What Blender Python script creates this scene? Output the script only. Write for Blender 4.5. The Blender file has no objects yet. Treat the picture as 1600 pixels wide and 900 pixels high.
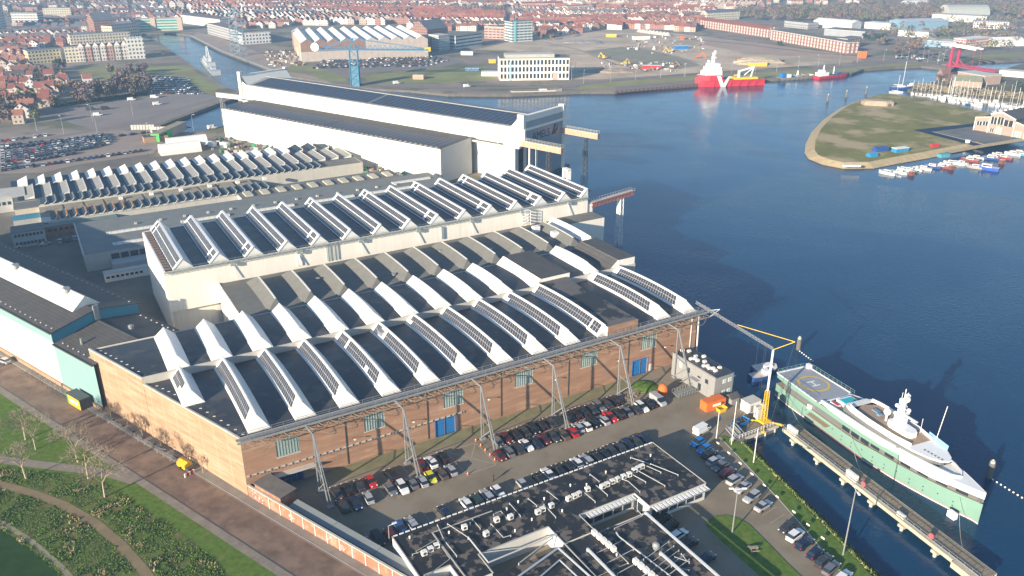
import bpy, bmesh, math, random
from mathutils import Vector, Matrix, noise
from mathutils.geometry import tessellate_polygon

random.seed(7)
R = math.radians
PI = math.pi
sc = bpy.context.scene
COL = sc.collection

# ------------------------------------------------------------------ camera
CAM_H = 108.0
FPX = 1290.0
PITCH = math.atan2(548.0, FPX)
cd = bpy.data.cameras.new('camera')
cam = bpy.data.objects.new('camera', cd)
COL.objects.link(cam)
cam.location = (0, 0, CAM_H)
cam.rotation_euler = (PI / 2 - PITCH, 0, 0)
cd.sensor_width = 36.0
cd.lens = FPX / 1600.0 * 36.0
cd.clip_start = 1.0
cd.clip_end = 40000.0
sc.camera = cam

# ------------------------------------------------------------------ sky and sun
SUN_EL = R(15.5)
SUN_AZ = R(231.0)            # direction towards the sun, counter-clockwise from +X
w = bpy.data.worlds.new('World')
sc.world = w
w.use_nodes = True
nt = w.node_tree
nt.nodes.clear()
wo = nt.nodes.new('ShaderNodeOutputWorld')
bg = nt.nodes.new('ShaderNodeBackground')
sky = nt.nodes.new('ShaderNodeTexSky')
sky.sky_type = 'NISHITA'
sky.sun_disc = False
sky.sun_elevation = SUN_EL
sky.sun_rotation = (PI / 2 - SUN_AZ) % (2 * PI)
sky.air_density = 1.0
sky.dust_density = 0.3
sky.ozone_density = 3.0
bg.inputs['Strength'].default_value = 0.095
nt.links.new(sky.outputs[0], bg.inputs[0])
nt.links.new(bg.outputs[0], wo.inputs[0])
sl = bpy.data.lights.new('sun', 'SUN')
sun = bpy.data.objects.new('sun', sl)
COL.objects.link(sun)
sl.energy = 5.0
sl.angle = R(0.5)
sl.color = (1.0, 0.85, 0.66)
sd = Vector((math.cos(SUN_AZ) * math.cos(SUN_EL), math.sin(SUN_AZ) * math.cos(SUN_EL), math.sin(SUN_EL)))
sun.rotation_euler = (-sd).to_track_quat('-Z', 'Y').to_euler()
sc.view_settings.view_transform = 'Standard'
sc.view_settings.look = 'None'
sc.view_settings.gamma = 1.0
sc.view_settings.exposure = 1.12
sc.cycles.max_bounces = 5
sc.cycles.diffuse_bounces = 2
sc.cycles.glossy_bounces = 3
sc.cycles.transmission_bounces = 2
sc.cycles.volume_bounces = 0
sc.cycles.use_denoising = True

# ------------------------------------------------------------------ surveying
CP, SP = math.cos(PITCH), math.sin(PITCH)
def G(px, py, z=0.0):
    """world point at height z seen at photo pixel (px, py): used to survey the ground plan"""
    u = (px - 800) / FPX
    v = -(py - 450) / FPX
    t = (z - CAM_H) / (-SP + CP * v)
    return Vector((u * t, (CP + SP * v) * t, z))
YA = R(30.385)
_o = G(388, 775)
OX, OY = _o.x, _o.y
CY_, SY_ = math.cos(YA), math.sin(YA)
def Y(u, v, z=0.0):
    """yard frame: u along the brick facade, v into the yard"""
    return Vector((OX + u * CY_ - v * SY_, OY + u * SY_ + v * CY_, z))
QA = YA + R(23.0)
CQ_, SQ_ = math.cos(QA), math.sin(QA)
def Q(q, p, z=0.0):
    """dock frame: q across, p along the street side of the yard"""
    return Vector((OX + q * CQ_ - p * SQ_, OY + q * SQ_ + p * CQ_, z))

# ------------------------------------------------------------------ materials
_mats = {}
def M(name, col=(.5, .5, .5), rough=0.8, var=0.12, scale=0.25, metal=0.0, bump=0.0, spec=0.35, detail=8.0,
      stretch=None, col2=None, thr=None, wave=None, emit=0.0):
    """procedural principled material with world-space noise; col2+thr adds blotches of a second colour"""
    if name in _mats:
        return _mats[name]
    m = bpy.data.materials.new(name)
    m.use_nodes = True
    n = m.node_tree
    b = n.nodes['Principled BSDF']
    b.inputs['Roughness'].default_value = rough
    b.inputs['Metallic'].default_value = metal
    b.inputs['Specular IOR Level'].default_value = spec
    tc = n.nodes.new('ShaderNodeNewGeometry')
    vec = tc.outputs['Position']
    if stretch:
        tco = n.nodes.new('ShaderNodeTexCoord')
        mp = n.nodes.new('ShaderNodeMapping')
        mp.inputs['Scale'].default_value = stretch
        n.links.new(tco.outputs['Object'], mp.inputs[0])
        vec = mp.outputs[0]
    nz = n.nodes.new('ShaderNodeTexNoise')
    nz.inputs['Scale'].default_value = scale
    nz.inputs['Detail'].default_value = detail
    nz.inputs['Roughness'].default_value = 0.68
    n.links.new(vec, nz.inputs['Vector'])
    mr = n.nodes.new('ShaderNodeMapRange')
    mr.inputs['From Min'].default_value = 0.3
    mr.inputs['From Max'].default_value = 0.7
    mr.inputs['To Min'].default_value = 1 - var
    mr.inputs['To Max'].default_value = 1 + var
    n.links.new(nz.outputs['Fac'], mr.inputs['Value'])
    mx = n.nodes.new('ShaderNodeVectorMath')
    mx.operation = 'SCALE'
    mx.inputs[0].default_value = col[:3]
    n.links.new(mr.outputs[0], mx.inputs['Scale'])
    out = mx.outputs[0]
    if col2 is not None:
        n2 = n.nodes.new('ShaderNodeTexNoise')
        n2.inputs['Scale'].default_value = scale * (thr[2] if len(thr) > 2 else 0.6)
        n2.inputs['Detail'].default_value = 6
        n2.inputs['Roughness'].default_value = 0.6
        n.links.new(vec, n2.inputs['Vector'])
        m2 = n.nodes.new('ShaderNodeMapRange')
        m2.inputs['From Min'].default_value = thr[0]
        m2.inputs['From Max'].default_value = thr[1]
        n.links.new(n2.outputs['Fac'], m2.inputs['Value'])
        mc = n.nodes.new('ShaderNodeMix')
        mc.data_type = 'RGBA'
        n.links.new(m2.outputs[0], mc.inputs['Factor'])
        n.links.new(out, mc.inputs['A'])
        mc.inputs['B'].default_value = (*col2[:3], 1)
        out = mc.outputs['Result']
    if wave:   # thin lines every `wave` metres in UV.x (sheet joints, ribs)
        uv = n.nodes.new('ShaderNodeUVMap')
        sx = n.nodes.new('ShaderNodeSeparateXYZ')
        n.links.new(uv.outputs[0], sx.inputs[0])
        dv = n.nodes.new('ShaderNodeMath'); dv.operation = 'DIVIDE'; dv.inputs[1].default_value = wave[0]
        n.links.new(sx.outputs[wave[3] if len(wave) > 3 else 0], dv.inputs[0])
        fr = n.nodes.new('ShaderNodeMath'); fr.operation = 'FRACT'
        n.links.new(dv.outputs[0], fr.inputs[0])
        lt = n.nodes.new('ShaderNodeMath'); lt.operation = 'LESS_THAN'; lt.inputs[1].default_value = wave[1]
        n.links.new(fr.outputs[0], lt.inputs[0])
        mw = n.nodes.new('ShaderNodeMix'); mw.data_type = 'RGBA'
        n.links.new(lt.outputs[0], mw.inputs['Factor'])
        n.links.new(out, mw.inputs['A'])
        mw.inputs['B'].default_value = (*wave[2], 1)
        out = mw.outputs['Result']
    n.links.new(out, b.inputs['Base Color'])
    if emit:
        b.inputs['Emission Strength'].default_value = emit
    if bump:
        bp = n.nodes.new('ShaderNodeBump')
        bp.inputs['Strength'].default_value = bump
        bp.inputs['Distance'].default_value = 0.4
        n.links.new(nz.outputs['Fac'], bp.inputs['Height'])
        n.links.new(bp.outputs[0], b.inputs['Normal'])
    _mats[name] = m
    return m

def grid_mat(name, wall, glass, dx, dz, fx, fz, rough=0.7, line=False, var=0.12, gl_rough=0.25):
    """wall with a regular grid of openings (dx by dz metres) in UV metres, or a panel grid with light lines"""
    if name in _mats:
        return _mats[name]
    m = bpy.data.materials.new(name)
    m.use_nodes = True
    n = m.node_tree
    b = n.nodes['Principled BSDF']
    b.inputs['Specular IOR Level'].default_value = 0.4
    uv = n.nodes.new('ShaderNodeUVMap')
    sx = n.nodes.new('ShaderNodeSeparateXYZ')
    n.links.new(uv.outputs[0], sx.inputs[0])
    fac = []
    for ax, d, f in ((0, dx, fx), (1, dz, fz)):
        dv = n.nodes.new('ShaderNodeMath'); dv.operation = 'DIVIDE'; dv.inputs[1].default_value = d
        n.links.new(sx.outputs[ax], dv.inputs[0])
        fr = n.nodes.new('ShaderNodeMath'); fr.operation = 'FRACT'
        n.links.new(dv.outputs[0], fr.inputs[0])
        a1 = n.nodes.new('ShaderNodeMath'); a1.operation = 'GREATER_THAN'; a1.inputs[1].default_value = f[0]
        a2 = n.nodes.new('ShaderNodeMath'); a2.operation = 'LESS_THAN'; a2.inputs[1].default_value = f[1]
        n.links.new(fr.outputs[0], a1.inputs[0]); n.links.new(fr.outputs[0], a2.inputs[0])
        mu = n.nodes.new('ShaderNodeMath'); mu.operation = 'MULTIPLY'
        n.links.new(a1.outputs[0], mu.inputs[0]); n.links.new(a2.outputs[0], mu.inputs[1])
        fac.append(mu)
    mu = n.nodes.new('ShaderNodeMath'); mu.operation = 'MULTIPLY'
    n.links.new(fac[0].outputs[0], mu.inputs[0]); n.links.new(fac[1].outputs[0], mu.inputs[1])
    ge = n.nodes.new('ShaderNodeNewGeometry')
    nz = n.nodes.new('ShaderNodeTexNoise'); nz.inputs['Scale'].default_value = 0.3; nz.inputs['Detail'].default_value = 4
    n.links.new(ge.outputs['Position'], nz.inputs['Vector'])
    mr = n.nodes.new('ShaderNodeMapRange')
    mr.inputs['From Min'].default_value = 0.3; mr.inputs['From Max'].default_value = 0.7
    mr.inputs['To Min'].default_value = 1 - var; mr.inputs['To Max'].default_value = 1 + var
    n.links.new(nz.outputs['Fac'], mr.inputs['Value'])
    vm = n.nodes.new('ShaderNodeVectorMath'); vm.operation = 'SCALE'; vm.inputs[0].default_value = wall[:3]
    n.links.new(mr.outputs[0], vm.inputs['Scale'])
    mx = n.nodes.new('ShaderNodeMix'); mx.data_type = 'RGBA'
    n.links.new(mu.outputs[0], mx.inputs['Factor'])
    n.links.new(vm.outputs[0], mx.inputs['A'])
    mx.inputs['B'].default_value = (*glass[:3], 1)
    n.links.new(mx.outputs['Result'], b.inputs['Base Color'])
    rr = n.nodes.new('ShaderNodeMapRange')
    rr.inputs['To Min'].default_value = rough; rr.inputs['To Max'].default_value = gl_rough
    n.links.new(mu.outputs[0], rr.inputs['Value'])
    n.links.new(rr.outputs[0], b.inputs['Roughness'])
    _mats[name] = m
    return m

# ------------------------------------------------------------------ mesh builder
class MB:
    def __init__(s):
        s.v = []; s.f = []; s.m = []; s.uv = []
    def face(s, pts, m=0, uv=None):
        i = len(s.v)
        s.v += [tuple(p) for p in pts]
        s.f.append(tuple(range(i, i + len(pts))))
        s.m.append(m); s.uv.append(uv)
        return s
    def box(s, x0, y0, z0, x1, y1, z1, m=0, mt=None, bottom=True):
        mt = m if mt is None else mt
        a, b, c, d = (x0, y0), (x1, y0), (x1, y1), (x0, y1)
        for p, q in ((a, b), (b, c), (c, d), (d, a)):
            s.face([(*p, z0), (*q, z0), (*q, z1), (*p, z1)], m)
        s.face([(*a, z1), (*b, z1), (*c, z1), (*d, z1)], mt)
        if bottom:
            s.face([(*d, z0), (*c, z0), (*b, z0), (*a, z0)], m)
        return s
    def obox(s, c, sx, sy, sz, rz=0.0, m=0, mt=None):
        """box centred at c in x, y and standing on c.z"""
        mt = m if mt is None else mt
        cs, sn = math.cos(rz), math.sin(rz)
        P = []
        for x, y in ((-sx / 2, -sy / 2), (sx / 2, -sy / 2), (sx / 2, sy / 2), (-sx / 2, sy / 2)):
            P.append((c[0] + x * cs - y * sn, c[1] + x * sn + y * cs))
        z0, z1 = c[2], c[2] + sz
        for i in range(4):
            p, q = P[i], P[(i + 1) % 4]
            s.face([(*p, z0), (*q, z0), (*q, z1), (*p, z1)], m)
        s.face([(*p, z1) for p in P], mt)
        s.face([(*p, z0) for p in reversed(P)], m)
        return s
    def prism(s, poly, z0, z1, m=0, mt=None, bottom=False):
        mt = m if mt is None else mt
        n = len(poly)
        ar = sum(poly[i][0] * poly[(i + 1) % n][1] - poly[(i + 1) % n][0] * poly[i][1] for i in range(n))
        if ar < 0:
            poly = list(reversed(poly))
        for i in range(n):
            p, q = poly[i], poly[(i + 1) % n]
            s.face([(p[0], p[1], z0), (q[0], q[1], z0), (q[0], q[1], z1), (p[0], p[1], z1)], m)
        for t in tessellate_polygon([[Vector((p[0], p[1], 0)) for p in poly]]):
            tr = [poly[k] for k in t]
            a2 = (tr[1][0] - tr[0][0]) * (tr[2][1] - tr[0][1]) - (tr[2][0] - tr[0][0]) * (tr[1][1] - tr[0][1])
            if a2 < 0: tr = tr[::-1]
            s.face([(p[0], p[1], z1) for p in tr], mt)
            if bottom:
                s.face([(p[0], p[1], z0) for p in tr[::-1]], m)
        return s
    def tube(s, a, b, r, n=6, m=0, r2=None, cap=True):
        a, b = Vector(a), Vector(b)
        d = b - a
        if d.length < 1e-6: return s
        d.normalize()
        r2 = r if r2 is None else r2
        up = Vector((0, 0, 1)) if abs(d.z) < 0.95 else Vector((1, 0, 0))
        x = d.cross(up).normalized(); y = d.cross(x)
        A = []; B = []
        for i in range(n):
            t = 2 * PI * (i + .5) / n
            o = x * math.cos(t) + y * math.sin(t)
            A.append(a + o * r); B.append(b + o * r2)
        for i in range(n):
            j = (i + 1) % n
            s.face([A[i], B[i], B[j], A[j]], m)
        if cap:
            s.face(A, m); s.face(B[::-1], m)
        return s
    def beam(s, a, b, w, h, m=0):
        """rectangular bar from a to b, h vertical"""
        a, b = Vector(a), Vector(b)
        d = (b - a)
        if d.length < 1e-6: return s
        d.normalize()
        up = Vector((0, 0, 1)) if abs(d.z) < 0.98 else Vector((1, 0, 0))
        x = d.cross(up).normalized(); y = x.cross(d).normalized()
        c = []
        for p in (a, b):
            c.append([p + x * sx * w / 2 + y * sy * h / 2 for sx, sy in ((-1, -1), (1, -1), (1, 1), (-1, 1))])
        for i in range(4):
            j = (i + 1) % 4
            s.face([c[0][i], c[0][j], c[1][j], c[1][i]], m)
        s.face(c[0][::-1], m); s.face(c[1], m)
        return s
    def path(s, pts, r, n=6, m=0):
        for a, b in zip(pts[:-1], pts[1:]):
            s.tube(a, b, r, n, m)
        return s
    def gable(s, x0, y0, x1, y1, z0, z1, axis='x', over=0.0, m=0, mw=None, thick=0.0):
        """gable roof solid; ridge along axis; mw = material of the gable triangles"""
        mw = m if mw is None else mw
        x0 -= over; x1 += over; y0 -= over; y1 += over
        if axis == 'x':
            ym = (y0 + y1) / 2
            A, B, C, D = (x0, y0, z0), (x1, y0, z0), (x1, y1, z0), (x0, y1, z0)
            r0, r1 = (x0, ym, z1), (x1, ym, z1)
            s.face([A, B, r1, r0], m); s.face([C, D, r0, r1], m)
            s.face([B, C, r1], mw); s.face([D, A, r0], mw)
        else:
            xm = (x0 + x1) / 2
            A, B, C, D = (x0, y0, z0), (x1, y0, z0), (x1, y1, z0), (x0, y1, z0)
            r0, r1 = (xm, y0, z1), (xm, y1, z1)
            s.face([D, A, r0, r1], m); s.face([B, C, r1, r0], m)
            s.face([A, B, r0], mw); s.face([C, D, r1], mw)
        s.face([D, C, B, A], mw)
        return s
    def sphere(s, c, r, n=8, m=0, sz=1.0, k=5):
        c = Vector(c)
        def pt(i, j):
            th = PI * i / k; ph = 2 * PI * j / n
            return c + Vector((r * math.sin(th) * math.cos(ph), r * math.sin(th) * math.sin(ph), r * sz * math.cos(th)))
        for i in range(k):
            for j in range(n):
                q = [pt(i, j), pt(i + 1, j), pt(i + 1, j + 1), pt(i, j + 1)]
                if i == 0: q = [q[0], q[1], q[2]]
                elif i == k - 1: q = [q[0], q[1], q[3]]
                s.face(q, m)
        return s
    def merge(s, o, M4=None, moff=0):
        i = len(s.v)
        s.v += [tuple(M4 @ Vector(p)) if M4 else p for p in o.v]
        s.f += [tuple(k + i for k in f) for f in o.f]
        s.m += [k + moff for k in o.m]
        s.uv += o.uv
        return s
    def build(s, name, mats, parent=None, loc=None, rz=0.0, smooth=False):
        me = bpy.data.meshes.new(name)
        me.from_pydata(s.v, [], s.f)
        if not isinstance(mats, (list, tuple)): mats = [mats]
        for m in mats: me.materials.append(m)
        if len(s.m): me.polygons.foreach_set('material_index', s.m)
        ul = me.uv_layers.new(name='UVMap')
        uvs = []
        for k, p in enumerate(me.polygons):
            u = s.uv[k]
            if u is not None:
                for q in u: uvs += [q[0], q[1]]
            else:
                nx, ny, nz = p.normal
                if abs(nz) < 0.75:
                    l = math.hypot(nx, ny) or 1
                    tx, ty = -ny / l, nx / l
                    for q in s.f[k]:
                        P = s.v[q]; uvs += [P[0] * tx + P[1] * ty, P[2]]
                else:
                    for q in s.f[k]:
                        P = s.v[q]; uvs += [P[0], P[1]]
        ul.data.foreach_set('uv', uvs)
        if smooth:
            me.polygons.foreach_set('use_smooth', [True] * len(me.polygons))
        me.update()
        o = bpy.data.objects.new(name, me)
        COL.objects.link(o)
        if parent is not None: o.parent = parent
        if loc is not None: o.location = loc
        o.rotation_euler = (0, 0, rz)
        return o

def tag(o, label=None, cat=None, group=None, kind=None):
    if label: o['label'] = label
    if cat: o['category'] = cat
    if group: o['group'] = group
    if kind: o['kind'] = kind
    return o
def thing(name, label, cat, loc=(0, 0, 0), rz=0.0, group=None):
    o = bpy.data.objects.new(name, None)
    COL.objects.link(o)
    o.empty_display_size = 0.5
    o.location = loc; o.rotation_euler = (0, 0, rz)
    return tag(o, label, cat, group)
def dup(root, loc, rz, label=None, group=None, scale=None, recolor=None):
    """copy a thing with its parts and sub-parts; recolor = (part name, slot, material)"""
    def rc(o, src):
        if recolor:
            for pn, slot, mt in recolor:
                if src.name.split('.')[0] == pn and o.type == 'MESH':
                    o.material_slots[slot].link = 'OBJECT'
                    o.material_slots[slot].material = mt
    r = root.copy(); COL.objects.link(r); r.location = loc; r.rotation_euler = (0, 0, rz)
    if scale is not None: r.scale = scale if hasattr(scale, '__len__') else (scale,) * 3
    rc(r, root)
    if label: r['label'] = label
    if group: r['group'] = group
    for ch in list(root.children):
        c = ch.copy(); COL.objects.link(c); c.parent = r; rc(c, ch)
        for g in list(ch.children):
            d = g.copy(); COL.objects.link(d); d.parent = c; rc(d, g)
    return r
def struct(name, mb, mats, **k):
    return tag(mb.build(name, mats, **k), kind='structure')

ORD = ['first', 'second', 'third', 'fourth', 'fifth', 'sixth', 'seventh', 'eighth', 'ninth', 'tenth', 'eleventh',
       'twelfth', 'thirteenth', 'fourteenth', 'fifteenth', 'sixteenth', 'seventeenth', 'eighteenth', 'nineteenth',
       'twentieth', 'twenty-first', 'twenty-second', 'twenty-third', 'twenty-fourth', 'twenty-fifth', 'twenty-sixth']
# ------------------------------------------------------------------ shared materials
m_concrete = M('concrete', (.36, .34, .31), .85, .15, .4)
m_conc_l = M('pale_concrete', (.50, .48, .43), .8, .12, .3)
m_asph = M('asphalt', (.225, .188, .132), .9, .2, .12, col2=(.25, .215, .165), thr=(.48, .64, .5))
m_brick = M('orange_brick', (.33, .19, .12), .85, .22, .22, stretch=(.35, .35, 2.2), col2=(.44, .27, .18), thr=(.52, .66, 1.6),
            wave=(4.88, .035, (.28, .22, .17)))
m_brick2 = M('street_brick', (.37, .235, .145), .85, .24, .35, stretch=(.25, .25, 2.4), col2=(.43, .30, .21), thr=(.5, .64, 1.3),
             wave=(4.88, .03, (.44, .35, .26)))
m_white = M('white_cladding', (.80, .76, .67), .55, .06, .8, stretch=(1.3, 1.3, .10), col2=(.66, .60, .49), thr=(.55, .80, .9), wave=(1.2, .05, (.72, .70, .65)))
m_white2 = M('white_sheet', (.80, .775, .71), .5, .07, .7, col2=(.62, .58, .50), thr=(.60, .80, .5))
m_whitemet = M('white_metal', (.80, .80, .78), .4, .04, .6)
m_roofblk = M('black_bitumen', (.036, .040, .047), .45, .35, .2, spec=.5, col2=(.085, .08, .075), thr=(.53, .60, .9), wave=(1.0, .07, (.058, .060, .064), 1))
m_roofdk = M('dark_ribbed_roof', (.085, .082, .078), .7, .2, .3, wave=(1.1, .12, (.05, .05, .05)))
m_roofgr = M('grey_felt', (.16, .16, .145), .85, .14, .4)
m_galv = M('galvanised_steel', (.34, .355, .36), .45, .12, .8, metal=.35)
m_steel_d = M('dark_steel', (.10, .105, .11), .5, .15, .8, metal=.3)
m_solar = grid_mat('solar_cells', (.62, .63, .64), (.045, .047, .058), 1.05, 1.7, (.07, 1.1), (.05, 1.1), rough=.4, gl_rough=.3)
m_solarb = grid_mat('blue_solar_cells', (.22, .27, .34), (.012, .022, .045), 3.4, 2.1, (.06, 1.1), (.08, 1.1), rough=.6, gl_rough=.5)
m_glass = M('dark_glass', (.03, .04, .05), .08, .1, 1, spec=.8)
m_bluepaint = M('blue_paint', (.02, .16, .42), .45, .08, 1)
m_teal = M('teal_cladding', (.06, .25, .34), .5, .06, .6, wave=(.9, .06, (.05, .2, .28)))
m_mintclad = M('pale_green_cladding', (.22, .36, .36), .55, .05, .4, wave=(.9, .05, (.19, .32, .32)))
m_ribwin = M('ribbed_window', (.26, .34, .33), .4, .1, .8, wave=(.62, .16, (.14, .19, .19)))
m_grass = M('mown_grass', (.10, .165, .03), .95, .35, .9, spec=.1, col2=(.17, .18, .055), thr=(.55, .75, .3))
m_grass_dry = M('dry_grass', (.20, .185, .075), .95, .25, .06, col2=(.11, .135, .04), thr=(.42, .60, .5))
m_pave_red = M('red_brick_paving', (.17, .118, .088), .9, .35, .25, col2=(.24, .17, .125), thr=(.48, .62, .7))
m_pave_grey = M('paving', (.24, .22, .19), .9, .18, .3)
m_sand = M('sand', (.40, .33, .24), .95, .15, .06)
m_dirt = M('construction_soil', (.54, .42, .30), .95, .25, .03, col2=(.37, .31, .22), thr=(.48, .58, .6))
m_mark = M('white_marking', (.36, .33, .27), .8, .12, .6)
m_yellow = M('yellow_paint', (.75, .48, .03), .45, .08, 1)
m_orange = M('orange_paint', (.72, .16, .03), .5, .1, 1)
m_red = M('red_paint', (.55, .03, .035), .4, .08, 1)

# ------------------------------------------------------------------ land, water
WZ = -1.8
def xy(v): return (v.x, v.y)
shore = [Y(70, -190), Y(88, -108), Y(93.4, -80), Y(97, -66.3), Y(101, -49.8), Y(103.6, -38.6), Y(106, -36.6), Y(117, -36.6),
         Y(119.5, -24), Y(119.5, 2), Y(125, 2), Y(123.6, 33.8), Y(128.4, 34.5), Y(129.9, 75), Y(149, 77), Y(149, 126), Y(152, 168),
         Q(206, 112), Q(206, 96), Q(231.5, 94.5), Q(232, 300), Q(262, 300), Q(262, 94.5), Q(272, 94.5), Q(272, 312)]
shore = shore[:19] + [Q(272, 96), Q(272, 312)]
canal = [G(347, 133), G(300, 102), G(246, 64), G(222, 58), G(222, 52), G(262, 51), G(297, 54.5), G(345, 79), G(400, 100), G(440, 116), G(560, 137.5), G(640, 141),
         G(700, 147), G(800, 147.5), G(905, 143), G(960, 143), G(1088, 132), G(1180, 124), G(1215, 123.5), G(1260, 119), G(1330, 115),
         G(1350, 108), G(1400, 104.5), G(1440, 103), G(1466, 106), G(1486, 109), G(1500, 101), G(1530, 96), G(1570, 95), G(1600, 93), G(1700, 84)]
outer = [Vector((2400, 1300, 0)), Vector((9000, 9000, 0)), Vector((9000, 14000, 0)), Vector((-12000, 14000, 0)), Vector((-12000, -400, 0)), Vector((-40, -400, 0)), Y(60, -300)]
def drop(poly): return [(p.x, p.y) for p in poly]
main_poly = drop(shore + canal + outer)
basin = drop([G(250, 196), G(300, 177), G(345, 160), G(372, 152), G(372, 192), G(347, 197), G(308, 207), G(262, 205)])
def land(name, poly, z0, z1, mats, holes=()):
    mb = MB()
    rings = [poly] + list(holes)
    for ri, ring in enumerate(rings):
        n = len(ring)
        for i in range(n):
            p, q = ring[i], ring[(i + 1) % n]
            mb.face([(*p, z0), (*q, z0), (*q, z1), (*p, z1)], 1)
    pts = [p for r in rings for p in r]
    for t in tessellate_polygon([[Vector((p[0], p[1], 0)) for p in r] for r in rings]):
        tr = [pts[k] for k in t]
        a2 = (tr[1][0] - tr[0][0]) * (tr[2][1] - tr[0][1]) - (tr[2][0] - tr[0][0]) * (tr[1][1] - tr[0][1])
        if a2 < 0: tr = tr[::-1]
        mb.face([(*p, z1) for p in tr], 0)
    return struct(name, mb, mats)
m_town = M('town_ground', (.25, .205, .165), .95, .3, .03, col2=(.13, .135, .08), thr=(.50, .60, .8))
m_quay = M('quay_wall', (.13, .12, .10), .9, .3, .5)
land('ground', main_poly, -5, 0, [m_town, m_quay], [basin])

m_water = bpy.data.materials.new('water'); m_water.use_nodes = True
n = m_water.node_tree; b = n.nodes['Principled BSDF']
b.inputs['Base Color'].default_value = (.006, .042, .100, 1)
b.inputs['Specular IOR Level'].default_value = .5
b.inputs['IOR'].default_value = 1.33
ge = n.nodes.new('ShaderNodeNewGeometry')
n1 = n.nodes.new('ShaderNodeTexNoise'); n1.inputs['Scale'].default_value = .9; n1.inputs['Detail'].default_value = 5
mpw = n.nodes.new('ShaderNodeMapping'); mpw.inputs['Scale'].default_value = (1, 1.8, 1); mpw.inputs['Rotation'].default_value = (0, 0, .6)
n.links.new(ge.outputs['Position'], mpw.inputs[0]); n.links.new(mpw.outputs[0], n1.inputs['Vector'])
n2 = n.nodes.new('ShaderNodeTexNoise'); n2.inputs['Scale'].default_value = .009; n2.inputs['Detail'].default_value = 3; n2.inputs['Distortion'].default_value = 1.5
n.links.new(ge.outputs['Position'], n2.inputs['Vector'])
mr = n.nodes.new('ShaderNodeMapRange'); mr.inputs['From Min'].default_value = .42; mr.inputs['From Max'].default_value = .58
mr.inputs['To Min'].default_value = .15; mr.inputs['To Max'].default_value = .5
n.links.new(n2.outputs['Fac'], mr.inputs['Value'])
bp = n.nodes.new('ShaderNodeBump'); bp.inputs['Distance'].default_value = .25
n.links.new(mr.outputs[0], bp.inputs['Strength']); n.links.new(n1.outputs['Fac'], bp.inputs['Height'])
n.links.new(bp.outputs[0], b.inputs['Normal'])
n3 = n.nodes.new('ShaderNodeTexNoise'); n3.inputs['Scale'].default_value = .02; n3.inputs['Detail'].default_value = 5; n3.inputs['Distortion'].default_value = 2.5
n.links.new(mpw.outputs[0], n3.inputs['Vector'])
m3 = n.nodes.new('ShaderNodeMapRange'); m3.inputs['From Min'].default_value = .35; m3.inputs['From Max'].default_value = .65; m3.inputs['To Min'].default_value = .05; m3.inputs['To Max'].default_value = .20
n.links.new(n3.outputs['Fac'], m3.inputs['Value']); n.links.new(m3.outputs[0], b.inputs['Roughness'])
mb = MB(); mb.face([(-12000, -400, WZ), (12000, -400, WZ), (12000, 14000, WZ), (-12000, 14000, WZ)])
struct('water', mb, m_water)
mb = MB(); mb.face([(-12000, -400, -5.2), (12000, -400, -5.2), (12000, 14000, -5.2), (-12000, 14000, -5.2)])
struct('water_bed', mb, M('silt', (.03, .035, .03)))

# far bank of the marina and the grass spit in the harbour
spit_px = [(1600, 217), (1560, 226), (1480, 242), (1450, 248), (1400, 257), (1365, 264), (1318, 264.5), (1285, 258), (1263, 249), (1257, 240), (1259, 225),
           (1268, 207), (1287, 187), (1313, 169), (1340, 158), (1362, 151), (1392, 150), (1440, 157), (1500, 169), (1552, 181), (1572, 183), (1600, 179), (1700, 164), (1700, 200)]
spit_w = [G(*p, WZ) for p in spit_px]
cx_ = sum(p.x for p in spit_w) / len(spit_w); cy_ = sum(p.y for p in spit_w) / len(spit_w)
spit_in = []
nsp = len(spit_w)
for i in range(nsp):
    p, a_, b_ = spit_w[i], spit_w[i - 1], spit_w[(i + 1) % nsp]
    t = (b_ - a_); t.z = 0; t.normalize()
    nrm = Vector((-t.y, t.x, 0))
    c1 = p + nrm * 5
    if (Vector((cx_, cy_, 0)) - c1).length > (Vector((cx_, cy_, 0)) - (p - nrm * 5)).length: nrm = -nrm
    spit_in.append(p + nrm * 5)
mb = MB()
for i in range(nsp):
    j = (i + 1) % nsp
    p, q, a_, b_ = spit_w[i], spit_w[j], spit_in[i], spit_in[j]
    mb.face([(p.x, p.y, WZ - 1.5), (q.x, q.y, WZ - 1.5), (q.x, q.y, WZ + .3), (p.x, p.y, WZ + .3)], 1)
    mb.face([(p.x, p.y, WZ + .3), (q.x, q.y, WZ + .3), (b_.x, b_.y, .6), (a_.x, a_.y, .6)], 2)
for t in tessellate_polygon([[Vector((p.x, p.y, 0)) for p in spit_in]]):
    tr = [spit_in[k] for k in t]
    if (tr[1].x - tr[0].x) * (tr[2].y - tr[0].y) - (tr[2].x - tr[0].x) * (tr[1].y - tr[0].y) < 0: tr = tr[::-1]
    mb.face([(p.x, p.y, .6) for p in tr], 0)
m_spit = M('spit_grass', (.215, .205, .07), .95, spec=.1, var=.25, scale=.06, col2=(.42, .33, .19), thr=(.50, .60, .5))
struct('grass_spit_terrain', mb, [m_spit, M('bank_stones', (.10, .09, .075), .9, .3, .5), M('bank_reed', (.44, .35, .20), .95, .2, .3)])
far_bank = drop([G(1700, 100), G(1600, 99), G(1570, 108), G(1530, 110), G(1508, 112), G(1490, 117), G(1470, 125), G(1440, 133), G(1418, 140), G(1430, 144), G(1500, 150),
                 G(1560, 158), G(1600, 163), G(1700, 150)])
land('marina_bank_ground', far_bank, -5, .3, [M('marina_ground', (.17, .145, .11), .95, .3, .05, col2=(.10, .105, .05), thr=(.45, .6, .6)), m_quay])

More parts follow.
